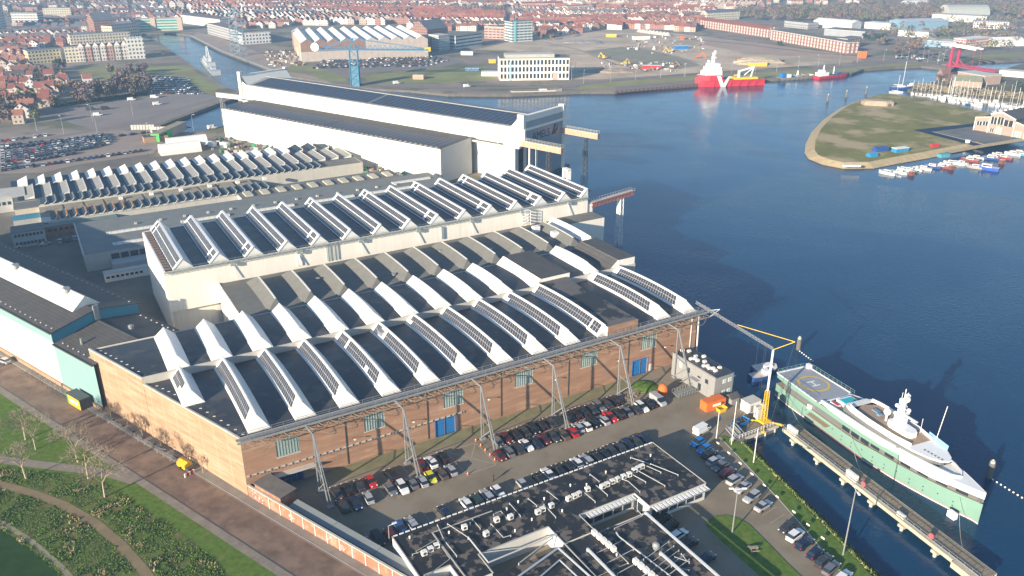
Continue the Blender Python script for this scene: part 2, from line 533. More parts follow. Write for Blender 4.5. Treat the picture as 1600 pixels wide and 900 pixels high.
def sheet(name, pts, mat, z=.02):
    mb = MB()
    P = [(p.x, p.y) for p in pts]
    for t in tessellate_polygon([[Vector((p[0], p[1], 0)) for p in P]]):
        tr = [P[k] for k in t]
        if (tr[1][0] - tr[0][0]) * (tr[2][1] - tr[0][1]) - (tr[2][0] - tr[0][0]) * (tr[1][1] - tr[0][1]) < 0: tr = tr[::-1]
        mb.face([(*p, z) for p in tr], 0)
    return struct(name, mb, mat)
def strip(name, pts, wdt, mat, z=.03):
    mb = MB()
    L = []
    for i, p in enumerate(pts):
        a_ = pts[max(i - 1, 0)]; b_ = pts[min(i + 1, len(pts) - 1)]
        t = (b_ - a_); t.z = 0; t.normalize(); nn = Vector((-t.y, t.x, 0)) * wdt / 2
        L.append((p - nn, p + nn))
    for (a_, b_), (c_, d_) in zip(L[:-1], L[1:]):
        mb.face([(a_.x, a_.y, z), (c_.x, c_.y, z), (d_.x, d_.y, z), (b_.x, b_.y, z)])
    return struct(name, mb, mat)
# yard surfacing
sheet('yard_paving', [Y(-2, 2), Y(20, -42), Y(30, -66), Y(60, -150), Y(72, -180), Y(86, -112), Y(90.2, -84), Y(94, -66), Y(98, -51), Y(102.3, -33.5), Y(105.6, -36.5), Y(116.9, -36.5), Y(119.3, -24), Y(119.3, 2)],
      m_asph, .02)
sheet('yard_apron', [Y(14, -1), Y(14, -4), Y(98, -4), Y(98, -.2), Y(14, -.2)], M('mossy_strip', (.20, .19, .10), .95, .25, .3), .03)
sheet('inner_yard_paving', [Q(24, 58), Y(127, 60), Y(128, 76), Y(147, 78), Y(148, 126), Q(204, 112), Q(204, 300), Y(40, 330), Q(24, 330)], M('old_yard', (.17, .15, .12), .92, .25, .08), .02)
# grass verge and sloping bank at the water
sheet('verge_grass', [Y(102.3, -33.4), Y(103.5, -38.5), Y(100.9, -49.8), Y(96.9, -66), Y(93.2, -80), Y(87.9, -108), Y(70, -190), Y(62, -190), Y(80, -112), Y(88.3, -80), Y(93, -65), Y(95, -58), Y(96.8, -51), Y(99.5, -40), Y(101, -33.4)],
      m_grass, .10)
mb = MB()
tl = [Y(103.6, -37.8, .1), Y(101, -49.8, .1), Y(97, -66.3, .1), Y(93.4, -80, .1), Y(88, -108, .1), Y(70, -190, .1)]
bl = [Y(107.0, -38.2, WZ - .4), Y(103.9, -49.9, WZ - .4), Y(100, -66.5, WZ - .4), Y(96.5, -80.4, WZ - .4), Y(91.3, -108.5, WZ - .4), Y(73, -190, WZ - .4)]
for i in range(5): mb.face([tl[i + 1], bl[i + 1], bl[i], tl[i]])
struct('bank_terrain', mb, M('rough_bank', (.075, .10, .028), .95, .4, .6, bump=.6, col2=(.15, .13, .06), thr=(.5, .62, 1.2)))
strip('verge_kerb', [Y(100.9, -33.6, 0), Y(99.4, -40, 0), Y(96.7, -51, 0), Y(94.9, -58, 0), Y(92.9, -65, 0), Y(88.2, -80, 0), Y(79.9, -112, 0)], .25, m_conc_l, .14)
isl = [Y(u, v) for u, v in ((75.9, -57), (76.3, -55.8), (78, -54.8), (80, -54.6), (82, -55.4), (83.6, -57.6), (84, -60), (83, -66), (82, -71.6), (81.3, -77), (80, -90), (76, -110), (70, -110), (72.5, -90), (74.8, -72), (75.4, -62))]
mb = MB(); mb.prism([xy(p) for p in isl], 0, .13, 1, 0); struct('island_grass', mb, [m_grass, m_conc_l])
# parking bay marks
mk = MB()
def line(mb_, a, b, wd=.12, z=.032):
    d = (b - a); d.z = 0; L = d.length; d.normalize(); nn = Vector((-d.y, d.x, 0)) * wd / 2
    mb_.face([(a.x - nn.x, a.y - nn.y, z), (b.x - nn.x, b.y - nn.y, z), (b.x + nn.x, b.y + nn.y, z), (a.x + nn.x, a.y + nn.y, z)])
for i in range(35):
    u = 14.6 + 2.5 * i
    if 42 < u < 51: continue
    line(mk, Y(u, -6.6), Y(u, -11.3)); line(mk, Y(u, -11.9), Y(u, -16.6))
for i in range(29): line(mk, Y(14.4 + 2.5 * i, -23.2), Y(14.4 + 2.5 * i, -28))
for a_, b_ in (((43, -6.6), (50.5, -6.6)), ((50.5, -6.6), (50.5, -16.6)), ((50.5, -16.6), (43, -16.6)), ((43, -16.6), (43, -6.6)), ((43, -6.6), (50.5, -16.6)), ((50.5, -6.6), (43, -16.6))):
    line(mk, Y(*a_), Y(*b_), .18)
for i in range(20):
    v = -31.5 - 2.5 * i
    uu = 93.5 + (v + 40) * .155
    line(mk, Y(uu - 2.4, v - .3), Y(uu + 2.4, v + .4))
struct('parking_markings_road', mk, m_mark)
# street along the left side (brick paved), pavements, gutter lines
sheet('street_road', [Q(-1.9, -220), Q(-1.9, 230), Q(-9.2, 230), Q(-9.6, 70), Q(-9.6, -220)], m_pave_red, .02)
sheet('street_pavement', [Q(.2, -220), Q(.2, 230), Q(-1.9, 230), Q(-1.9, -220)], m_pave_grey, .10)
strip('street_kerb', [Q(-1.95, -220), Q(-1.95, 230)], .18, m_conc_l, .13)
sheet('verge_path', [Q(-9.6, -220), Q(-9.6, 230), Q(-11.6, 230), Q(-11.6, -220)], M('edge_stones', (.23, .20, .16), .95, .25, .5), .03)
strip('gutter_road', [Q(-9.7, -220), Q(-9.7, 230)], .3, m_steel_d, .04)
strip('road_line', [Q(-2.2, -220), Q(-2.2, 60)], .12, m_mark, .035)
# park on the left
sheet('park_grass', [Q(-11.6, -220), Q(-11.6, 230), Q(-60, 260), Q(-200, 260), Q(-200, -220)], m_grass, .02)
# ------------------------------------------------------------------ brick hall
def lerp(a, b, t): return a + (b - a) * t
HALL_U = 123.0
def uleft(v): return -.4 * v
def bay_roof(mb, v0, v1, zf, ul, ur, seg=8, m=0, ustep=None):
    for i in range(seg):
        a, b = lerp(v0, v1, i / seg), lerp(v0, v1, (i + 1) / seg)
        za, zb = zf(a), zf(b)
        mb.face([(ul(a), a, za), (ur(a), a, za), (ur(b), b, zb), (ul(b), b, zb)], m)
def z1(v): return 13.85 + .8 * (1 - ((v - 17) / 17.) ** 2)
def z2(v): return 15.0 + .5 * (1 - ((v - 45.3) / 11.) ** 2)
def z3(v): return 15.1 + .6 * (1 - ((v - 70) / 13.7) ** 2)
hall = thing('brick_hall', 'long orange brick hall with rows of white solar skylight ridges on its black roof', 'industrial hall', Y(0, 0), YA)
T_ = .35
mb = MB()
# front wall with its openings cut as real reveals
ops = [(6.8, 11.8, .02, 3.0), (43.6, 48.6, .02, 4.7), (101.4, 106.3, .02, 4.4)]
wins = [(6.9, 11.9), (26.4, 31.2), (45.9, 50.9), (65.1, 70.1), (84.5, 89.5), (103.9, 108.9)]
cuts = sorted(set([0, HALL_U] + [x for o in ops for x in o[:2]] + [x for w_ in wins for x in w_]))
for a, b in zip(cuts[:-1], cuts[1:]):
    mid = (a + b) / 2
    holes = []
    for o in ops:
        if o[0] < mid < o[1]: holes.append((o[2], o[3]))
    for w_ in wins:
        if w_[0] < mid < w_[1]: holes.append((7.2, 11.3))
    z = 0
    for h0, h1 in sorted(holes):
        if h0 > z + .05: mb.face([(a, 0, z), (b, 0, z), (b, 0, h0), (a, 0, h0)], 0)
        mb.face([(a, 0, h1), (b, 0, h1), (b, T_, h1), (a, T_, h1)], 0)
        mb.face([(b, 0, h0), (a, 0, h0), (a, T_, h0), (b, T_, h0)], 0)
        for xx in (a, b): mb.face([(xx, 0, h0), (xx, 0, h1), (xx, T_, h1), (xx, T_, h0)], 0)
        z = h1
    mb.face([(a, 0, z), (b, 0, z), (b, 0, 14.2), (a, 0, 14.2)], 0)
mb.face([(0, 0, 14.2), (HALL_U, 0, 14.2), (HALL_U, T_, 14.2), (0, T_, 14.2)], 2)
mb.face([(0, T_, 13.5), (0, T_, 14.2), (HALL_U, T_, 14.2), (HALL_U, T_, 13.5)], 0)
# raised part of the front wall under the flat box
mb.box(92.6, .0, 14.2, 102.2, T_, 16.7, 0)
# right end wall
mb.face([(HALL_U, 0, -1), (HALL_U, 34, -1), (HALL_U, 34, 14.6), (HALL_U, 0, 14.2)], 0)
mb.face([(0, T_, 0), (HALL_U, T_, 0), (HALL_U, T_, .02), (0, T_, .02)], 0)
mb.build('front_wall', [m_brick, m_conc_l, m_conc_l], hall)
# street wall: oblique, stepped top
mb = MB()
def sw(v, z, o=0.0):  # point on the street wall, o metres outwards
    return (uleft(v) - o * .92, v - o * .39, z)
prof = [(0, 14.2), (4, 14.3), (33.8, 14.2), (33.9, 15.6), (56.6, 15.5)]
seg = []
for i in range(len(prof) - 1):
    (va, za), (vb, zb) = prof[i], prof[i + 1]
    if vb - va > .5: seg.append((va, za, vb, zb))
for va, za, vb, zb in seg:
    n_ = max(1, int((vb - va) / 8))
    for k in range(n_):
        a, b = lerp(va, vb, k / n_), lerp(va, vb, (k + 1) / n_)
        ya, yb = lerp(za, zb, k / n_), lerp(za, zb, (k + 1) / n_)
        L = 1.0770
        mb.face([sw(b, 0), sw(a, 0), sw(a, ya), sw(b, yb)], 0, [(-b * L, 0), (-a * L, 0), (-a * L, ya), (-b * L, yb)])
        mb.face([sw(b, yb, .06), sw(a, ya, .06), sw(a, ya, -.4), sw(b, yb, -.4)], 1)
        mb.face([sw(b, yb, .06), sw(b, yb - .3, .06), sw(a, ya - .3, .06), sw(a, ya, .06)], 1)
mb.build('street_wall', [m_brick2, m_conc_l], hall)
mb = MB()
def ur1(v): return HALL_U
bay_roof(mb, .35, 33.9, z1, lambda v: uleft(v) + .3, ur1, 12)
bay_roof(mb, 34.1, 56.2, z2, lambda v: uleft(v) + .3, lambda v: 128.0, 10)
bay_roof(mb, 56.3, 83.4, z3, lambda v: 14.2, lambda v: 129.5, 10, 1)
mb.box(92.6, .35, 14.0, 102.2, 34, 16.6, 2, 3)
mb.build('roof', [m_roofblk, m_roofgr, m_whitemet, M('ponded_roof', (.13, .12, .11), .75, .15, .25, col2=(.03, .035, .042), thr=(.50, .53, .45))], hall)
# wall between the bays and outer walls of the deeper bays
mb = MB()
mb.box(uleft(34) + .1, 33.9, 13.2, 128, 34.25, 15.75, 0)
mb.box(uleft(56.3), 56.0, 14.0, 128, 56.3, 15.15, 0)
mb.build('valley_wall', [m_conc_l], hall)
for fs_ in ([(14.0, 83.4, 0), (14.0, 56.3, 0), (14.0, 56.3, 15.2), (14.0, 83.4, 15.2)],
            [(uleft(56.5), 56.5, 15.2), (14, 56.5, 15.2), (14.0, 56.5, 0), (uleft(56.5), 56.5, 0)],
            [(128, 34.2, -1), (128, 56, -1), (128, 56, 15), (128, 34.2, 15)],
            [(129.5, 56, -1), (129.5, 83.4, -1), (129.5, 83.4, 15.4), (129.5, 56, 15.4)],
            [(123, 34.2, -1), (128, 34.2, -1), (128, 34.2, 15), (123, 34.2, 15)]):
    MB().face(fs_).build('side_wall', [m_white], hall)
MB().box(14.0, 56.3, 15.1, 14.3, 83.4, 15.45, 0).build('roof_kerb', [m_white], hall)
# doors and ribbed windows
def door(u0, u1, zt, grid):
    mb = MB(); mb.box(u0 + .02, .18, .02, u1 - .02, .3, zt - .02, 0)
    if grid:
        for k in range(5): mb.box(lerp(u0, u1, k / 4) - .08, .10, .05, lerp(u0, u1, k / 4) + .08, .175, zt - .1, 1)
        for z in (1.0, 2.0): mb.box(u0 + .1, .10, z, u1 - .1, .17, z + .12, 1)
    else:
        for k in range(1, 5): mb.box(u0 + .1, .15, zt * k / 5, u1 - .1, .178, zt * k / 5 + .06, 1)
    d = mb.build('door', [m_bluepaint if not grid else M('navy_paint', (.02, .05, .12), .4), m_bluepaint], hall)
    mb = MB(); mb.box(u0 - .25, -.05, .02, u0 - .01, -.003, zt + .25, 0); mb.box(u1 + .01, -.05, .02, u1 + .25, -.003, zt + .25, 0)
    mb.box(u0 - .01, -.05, zt + .01, u1 + .01, -.003, zt + .25, 0)
    mb.build('door_frame', [m_bluepaint], d)
door(6.8, 11.8, 3.0, True); door(43.6, 48.6, 4.7, False); door(101.4, 106.3, 4.4, False)
for a, b in wins:
    mb = MB(); mb.box(a + .02, .12, 7.22, b - .02, .25, 11.28, 0)
    for k in range(9):
        x = lerp(a, b, k / 8); mb.box(x - .06, .03, 7.25, x + .06, .118, 11.25, 1)
    wi = mb.build('window', [m_ribwin, M('window_rib', (.33, .40, .38), .5)], hall)
    MB().box(a - .1, -.12, 7.0, b + .1, -.003, 7.2, 0).build('sill', m_conc_l, wi)
mb = MB(); mb.box(107, -.06, .1, 108, -.003, 2.2, 0); mb.build('side_door', [m_white2], hall)
mb = MB()
mb.box(.3, -.28, 4.75, 51, -.003, 5.0, 0)
for i in range(34): mb.box(.8 + i * 1.5, -.34, 4.55, 1.15 + i * 1.5, -.285, 5.15, 1)
mb.build('facade_rail', [m_conc_l, m_steel_d], hall)
MB().box(4.3, -1.5, 3.15, 14.5, -.003, 3.4, 0).build('canopy', [m_conc_l], hall)
# downpipes and small things on the facade
for u in (21.9, 41.5, 61.0, 80.6, 99.5, 121.0):
    MB().box(u, -.16, .3, u + .14, -.003, 14.0, 0).build('downpipe', [m_steel_d if u < 120 else m_whitemet], hall)
for u in (23.5, 37.5, 57, 76, 95.5, 111):
    mb = MB(); mb.tube((u, -.02, 6.6), (u + .1, -1.2, 6.9), .05, 5); mb.box(u - .15, -1.5, 6.75, u + .3, -1.15, 6.95, 1)
    mb.build('wall_lamp', [m_steel_d, m_white2], hall)

def monitor(u, v0, v1, zf, hwl, hwr, h, hip0, hip1, mats, ext=0.0, seg=8):
    """skylight ridge with arched profile; hip0/hip1 = length of the sloping end"""
    mb = MB()
    L = []; Rr = []; T = []
    for i in range(seg + 1):
        v = lerp(v0, v1, i / seg); z = zf(v) + .02
        L.append((u - hwl, v, z)); Rr.append((u + hwr, v, z))
    for i in range(seg + 1):
        v = lerp(v0 + hip0, v1 - hip1, i / seg)
        T.append((u, v, zf(v) + h))
    for i in range(seg):
        mb.face([L[i + 1], L[i], T[i], T[i + 1]], 0)
        mb.face([Rr[i], Rr[i + 1], T[i + 1], T[i]], 1)
    mb.face([L[0], Rr[0], T[0]], 2); mb.face([Rr[-1], L[-1], T[-1]], 2)
    # ridge flashing
    for i in range(seg):
        a, b = Vector(T[i]), Vector(T[i + 1])
        mb.beam(a + Vector((0, 0, .03)), b + Vector((0, 0, .03)), .45 if len(mats) > 3 else .3, .1, 3 if len(mats) > 3 else 2)
    return mb.build('skylight_ridge', mats, hall), L, T
def array(par, L, T, zoff, s0, s1, t0, t1, cols=2, mat=None, dz=.07):
    """solar panels on the left slope between fractions s (up the slope) and t (along)"""
    mb = MB()
    n_ = len(L) - 1
    def at(t, s):
        k = min(int(t * n_), n_ - 1); f = t * n_ - k
        a = Vector(L[k]).lerp(Vector(L[k + 1]), f); b = Vector(T[k]).lerp(Vector(T[k + 1]), f)
        return a.lerp(b, s)
    lng = (at(t1, .5) - at(t0, .5)).length
    hgt = (at(.5, s1) - at(.5, s0)).length
    K = max(2, int((t1 - t0) * n_ * 2))
    nrow = round(lng / 1.05)
    nrm = (at(.5, 1) - at(.5, 0)).cross(at(.6, .5) - at(.4, .5)).normalized()
    if nrm.z < 0: nrm = -nrm
    for k in range(K):
        ta, tb = lerp(t0, t1, k / K), lerp(t0, t1, (k + 1) / K)
        u0, u1 = k / K * nrow * 1.05, (k + 1) / K * nrow * 1.05
        mb.face([at(tb, s0) + nrm * dz, at(ta, s0) + nrm * dz, at(ta, s1) + nrm * dz, at(tb, s1) + nrm * dz], 0,
                [(u1, 0), (u0, 0), (u0, 1.7 * cols), (u1, 1.7 * cols)])
    return mb.build('solar_array', [mat or m_solar], par)
WH3 = [m_white2, m_white2, m_white2]
for k in range(10):
    u = -5.4 + 9.8 * k
    v0 = 17.6 if k == 0 else 1.2
    o, L, T = monitor(u, v0, 33.9, z1, 2.35, 2.3, 2.65, 2.4, .1, WH3)
    if k == 0:
        array(o, L, T, 0, .18, .86, .50, .93); array(o, L, T, 0, .45, .86, .34, .5, 1)
    elif k == 4:
        array(o, L, T, 0, .18, .86, .13, .30); array(o, L, T, 0, .48, .86, .30, .36, 1); array(o, L, T, 0, .18, .86, .36, .74); array(o, L, T, 0, .18, .86, .78, .94)
    elif k == 5:
        array(o, L, T, 0, .18, .86, .12, .74); array(o, L, T, 0, .18, .86, .86, .95)
        MB().box(u - 1.9, 27, 15.3, u - .7, 29.5, 16.3).build('roof_vent', m_galv, o)
    elif k in (1, 2, 3, 8): array(o, L, T, 0, .18, .86, .11, .95)
    elif k in (6, 9): array(o, L, T, 0, .18, .86, .11, .90); array(o, L, T, 0, .48, .86, .90, .95, 1)
    else: array(o, L, T, 0, .18, .86, .12, .95)
o, L, T = monitor(92.5, 1.0, 33.9, z1, 2.35, .1, 2.9, .1, .1, WH3); array(o, L, T, 0, .18, .86, .03, .13); array(o, L, T, 0, .18, .86, .15, .95)
o, L, T = monitor(112.2, 1.2, 33.9, z1, 2.35, 2.3, 2.65, 2.4, .1, WH3); array(o, L, T, 0, .18, .86, .12, .92)
o, L, T = monitor(121.0, .8, 33.9, z1, 2.35, 1.95, 2.65, 2.0, .1, WH3); array(o, L, T, 0, .18, .86, .12, .93)
m_whold = M('weathered_white_sheet', (.72, .70, .64), .6, .12, .5, wave=(2.1, .06, (.55, .53, .48), 1))
for k in range(13):
    u = -5.2 + 9.8 * k
    if k in (10,): continue
    if k == 12: continue
    if k == 11: u = 113.0
    o, L, T = monitor(u, 35.0, 56.0, z2, 2.6, 2.5, 2.35, 3.0, .3, [m_whold, m_whitemet, m_white2])
MB().face([(92.3, 34.2, 15.1), (93.9, 34.2, 17.5), (93.9, 56, 17.5), (92.3, 56, 15.1)][::-1], 0).box(93.9, 34.27, 15.0, 103.9, 56, 17.5, 0, 1).face([(91.2, 34.5, 15), (93.9, 34.5, 17.5), (93.9, 56, 17.5), (91.2, 56, 15)], 0).build('roof_box', [m_white2, m_roofdk], hall)
MB().box(121.7, 34.27, 15.0, 127.95, 54.3, 17.9, 0, 1).face([(118.3, 34.5, 15), (121.65, 34.5, 17.9), (121.65, 54.3, 17.9), (118.3, 54.3, 15.2)], 1).face([(118.3, 34.5, 15), (121.65, 34.5, 15), (121.65, 34.5, 17.9)], 0).build('roof_box', [m_white2, m_roofdk], hall)
for k in range(11):
    u = 24.2 + 9.8 * k
    o, L, T = monitor(u, 56.6, 80, z3, 3.0, 1.3, 2.15, 2.6, 2.6, [m_roofgr, m_whitemet, m_roofgr, m_white2])
o, L, T = monitor(127.7, 57.0, 80.5, z3, 1.9, 1.4, 2.2, .1, .3, WH3)
for (u, v) in ((119.0, 66), (116.5, 74)):
    MB().box(u, v, 15.5, u + 2.2, v + 2.0, 17.6).build('dormer', m_whitemet, hall)
# snow guards / roof fixings along the street edge, skylight domes
for i in range(24):
    v = 1.5 + i * 2.3
    if 33 < v < 35.5: continue
    z = (z1 if v < 34 else z2)(v)
    u = uleft(v) + 1.6
    MB().obox((u, v, z), .55, .14, .14, R(-20)).build('roof_fixing', m_conc_l, hall)
for i in range(6): MB().tube((16 + i * 19, 34.1, 15.7), (16 + i * 19, 34.1, 16.9), .07, 5).build('vent_pipe', m_galv, hall)
for i, (u, v, z) in enumerate([(39.5, 70, 15.9), (60, 62, 15.9), (80.5, 73, 15.9), (95, 66, 15.9), (52, 78, 15.6)]):
    MB().tube((u, v, z), (u, v, z + .5), .35, 8).box(u - .5, v - .5, z + .5, u + .5, v + .5, z + .7).build('roof_vent', m_galv, hall)

# ------------------------------------------------------------------ crane gantry along the facade
gn = thing('crane_gantry', 'long steel crane runway on splayed legs in front of the brick hall', 'gantry', Y(0, 0), YA)
mb = MB()
for v in (-1.1, -2.5):
    mb.box(-1.0, v - .12, 14.35, 124.6, v + .12, 14.78)
mb.box(-1, -2.1, 14.79, 124.6, -1.4, 14.85, 1)
mb.build('runway_beam', [m_galv, M('grating', (.22, .23, .22), .7, .2, 2)], gn)
mb = MB()
for v in (-2.6, -1.0):
    mb.tube((-1, v, 15.95), (124.6, v, 15.95), .045, 4); mb.tube((-1, v, 15.45), (124.6, v, 15.45), .03, 4)
    for i in range(52): mb.tube((-1 + i * 2.46, v, 14.8), (-1 + i * 2.46, v, 15.95), .035, 4)
mb.build('railing', [m_galv], gn)
mb = MB()
rr = random.Random(3)
m_rust = M('rusty_timber', (.27, .21, .155), .9, .3, .8)
for i in range(50):
    u = -.5 + i * 2.5
    mb.beam((u, -3.4, 13.5), (u + 2.5, -3.4, 13.5), .16, .16)
    mb.beam((u, -3.4, 13.5), (u + 1.25, -2.0, 14.1), .1, .1)
    mb.beam((u + 1.25, -2.0, 14.1), (u + 2.5, -3.4, 13.5), .1, .1)
    mb.beam((u, -.3, 13.4), (u + rr.uniform(.5, 2.6), -3.4, 13.5 + rr.uniform(-.3, .2)), .09, .09)
mb.build('truss', [m_rust], gn)
for i in range(25):
    a = i * 4.9 + .6
    mb = MB(); rr2 = random.Random(i); p = None
    for k in range(9):
        x = a + k * .58; q = Vector((x, -3.5 - .9 * math.sin(PI * k / 8), 13.3 - .9 * math.sin(PI * k / 8)))
        if p is not None: mb.tube(p, q, .06, 4, cap=False)
        p = q
    mb.build('cable_loop', [m_rust], gn)
TOW = [13.3, 33.3, 52.4, 72.0, 91.9, 110.7]
for u in TOW:
    mb = MB()
    mb.beam((u, -6.1, .1), (u, -6.1, 14.3), .22, .22); mb.beam((u + .7, -6.1, .1), (u + .1, -6.1, 14.3), .14, .14)
    mb.beam((u, -12.4, .1), (u, -6.3, 14.2), .22, .22); mb.beam((u + .7, -12.4, .1), (u + .1, -6.3, 14.2), .14, .14)
    for t in (.18, .42, .66):
        v = lerp(-12.4, -6.3, t); z = lerp(.1, 14.2, t)
    mb.beam((u, -6.1, .6), (u, lerp(-12.4, -6.3, .33), lerp(.1, 14.2, .33)), .16, .16)
    mb.beam((u, -6.1, 6.2), (u, lerp(-12.4, -6.3, .38), lerp(.1, 14.2, .38)), .12, .12)
    for z in range(1, 13): mb.beam((u, -6.1, z), (u + .7 - .6 * z / 14, -6.1, z), .06, .06)
    mb.box(u - .4, -6.6, 0, u + 1.0, -5.6, .35); mb.box(u - .4, -12.9, 0, u + 1.0, -11.9, .35)
    mb.beam((u, -6.2, 14.2), (u - .4, -2.2, 14.5), .22, .22)
    mb.beam((u, -6.2, 14.3), (u, -2.4, 13.3), .12, .12)
    mb.build('tower_leg', [m_galv], gn)
mb = MB()
mb.beam((123.4, -.6, 0), (122.6, -.9, 14.1), .28, .28); mb.beam((124.5, -3.3, 13.6), (128.6, -2.5, 14.4), .15, .15); mb.beam((124.5, -1, 14.3), (128.6, -2.5, 14.4), .15, .15); mb.beam((124.5, -3.3, 13.6), (128.4, -2.4, 13.2), .1, .1)
mb.build('end_bracket', [m_whitemet], gn)

# ------------------------------------------------------------------ white hall behind
wh = thing('white_hall', 'tall white clad hall with fifteen solar panelled roof ridges', 'industrial hall', Y(0, 83.5), YA)
WU, WV = 145.0, 40.0
mb = MB()
mb.face([(0, 0, 14.2), (14.3, 0, 14.2), (WU, 0, 14.2), (WU, 0, 21.6), (0, 0, 21.6)], 0)
mb.face([(.6, 0, 9.2), (14.3, 0, 9.2), (14.3, 0, 14.2), (.0, 0, 14.2)], 0)
mb.face([(0.6, 1.2, 0), (14.3, 1.2, 0), (14.3, 1.2, 9.2), (.6, 1.2, 9.2)], 0)
mb.face([(.6, 0, 9.2), (.6, 1.2, 9.2), (14.3, 1.2, 9.2), (14.3, 0, 9.2)], 0)
mb.face([(0, WV, 0), (0, 0, 0), (0, 0, 21.6), (0, WV, 21.6)], 0)
mb.face([(0, 0, 0), (.6, 1.2, 0), (.6, 0, 9.2), (0, 0, 14.2)], 0)
mb.face([(WU, WV, 0), (0, WV, 0), (0, WV, 21.6), (WU, WV, 21.6)], 0)
mb.face([(WU, 0, -1), (WU, WV, -1), (WU, WV, 22), (WU, 0, 22)], 0)
mb.build('wall', [m_white], wh)
mb = MB()
mb.box(.1, .1, 21.3, WU - .1, WV - .1, 21.55, 0)
mb.box(.02, .02, 21.5, .5, WV, 21.7, 1); mb.box(.02, WV - .4, 21.5, WU, WV, 21.7, 1)
mb.build('roof', [m_roofblk, m_whitemet], wh)
m_whs = M('ivory_sheet', (.68, .68, .64), .5, .05, .4)
for k in range(15):
    u = 5.3 + 9.97 * k
    if k == 14: u = 145.0 - .4
    zt = 24.6
    mb = MB()
    xr = u + 2.8 if k < 14 else u + .4
    A, B, C = (u - 2.8, .05, 21.7), (xr, .05, 21.7), (u, .05, zt)
    A2, B2, C2 = (u - 2.8, WV - .1, 21.7), (xr, WV - .1, 21.7), (u, WV - .1, zt)
    if k == 14:
        B, B2 = (WU - .01, .05, zt - .1), (WU - .01, WV - .1, zt - .1)
        mb.face([A, (WU - .01, .05, 21.7), B, C], 0); mb.face([A2, C2, B2], 0)
        mb.face([B, B2, C2, C], 2)
    else:
        mb.face([A, B, C], 0); mb.face([B2, A2, C2], 0)
        mb.face([B, B2, C2, C], 0)
    mb.face([A2, A, C, C2], 1)
    mb.beam((u, 0, zt + .05), (u, WV, zt + .05), .7, .16, 1)
    mb.beam((u - 2.8, 0, 21.8), (u, 0, zt), .25, .3, 1)
    mb.beam((u - 2.8, WV, 21.8), (u, WV, zt), .5, .3, 1)
    o = mb.build('skylight_ridge', [m_whs, m_whitemet, m_roofdk], wh)
    L = [(u - 2.8, lerp(.4, WV - .5, i / 8), 21.75) for i in range(9)]; T = [(u, lerp(.4, WV - .5, i / 8), zt) for i in range(9)]
    gaps = [(0, .985)]
    if k in (1, 2): gaps = [(0.02, .11), (.15, .985)]
    elif k in (0, 5, 7, 9, 11): gaps = [(.02, .90), (.93, .985)]
    elif k in (4, 8, 10, 12): gaps = [(.02, .12), (.16, .985)]
    else: gaps = [(.02, .985)]
    for t0, t1 in gaps:
        array(o, L, T, 0, .04, .46, t0, t1, 1, m_solar, .1); array(o, L, T, 0, .52, .90, t0, t1, 1, m_solar, .1)
for i in range(16):
    v = 1.5 + i * 2.4
    MB().box(.6, v, 21.6, 2.2, v + 1.1, 21.9).build('roof_hatch', M('brown_slab', (.20, .15, .13), .9), wh)
# gutter walkway with struts
mb = MB()
mb.box(0, -.7, 21.35, WU, -.02, 21.5)
for i in range(97):
    x = i * 1.5; mb.beam((x, -.75, 20.9), (x + .75, -.75, 21.5), .08, .08); mb.beam((x + .75, -.75, 21.5), (x + 1.5, -.75, 20.9), .08, .08)
mb.tube((0, -.75, 20.9), (WU, -.75, 20.9), .06, 4); mb.tube((0, -.72, 22.5), (WU, -.72, 22.5), .04, 4)
for i in range(60): mb.tube((i * 2.45, -.72, 21.5), (i * 2.45, -.72, 22.5), .03, 4)
mb.build('gutter_walkway', [M('walkway_steel', (.33, .38, .38), .5, .1, 1, metal=.3)], wh)
for i in range(7):
    u = 18.5 + 19.6 * i
    mb = MB(); mb.beam((u, -.15, 21.3), (u + .6, -.9, 16.3), .22, .22)
    mb.box(u - .5, -1.3, 20.2, u + .9, -.76, 21.3, 1)
    mb.build('wall_strut', [m_whitemet, M('walkway_steel')], wh)
for u in (47, 47.9, 49.2, 50.3):
    MB().tube((u, -.3, 15.8), (u, -.3, 21.2), .14, 6).build('downpipe', M('walkway_steel'), wh)
MB().box(37.5, -.35, 16.1, 39.1, -.02, 19.4).build('duct', m_whs, wh)
MB().box(86, -.5, 16.1, 86.9, -.02, 20.2).build('duct', M('walkway_steel'), wh)
mb = MB()
for dx in (0, 2.2):
    for dy in (-2.4, -.4): mb.tube((117 + dx, dy, 15.9), (117 + dx, dy, 21.3), .08, 5)
for z in range(0, 5):
    for dy in (-2.4, -.4):
        mb.beam((117, dy, 15.9 + z * 1.1), (119.2, dy, 17 + z * 1.1), .06, .06)
    mb.box(117, -2.4, 16.8 + z * 1.1, 119.2, -.4, 16.86 + z * 1.1)
mb.build('stair_tower', [m_whitemet], wh)
# right-hand lower block and hoist tower
MB().box(129.6, -8, -1, 146.8, -.05, 15.7, 0, 1).build('side_block', [m_white, m_roofgr], wh)
mb = MB(); mb.box(145.2, 0.5, 0, 147.6, 3.8, 18.6); mb.box(145.3, 14, 15, 147, 14.5, 28.2); mb.box(145.3, 17, 15, 147, 17.4, 28.2); mb.box(145.3, 14, 27.7, 147, 17.4, 28.4)
mb.build('hoist_tower', [m_white2], wh)

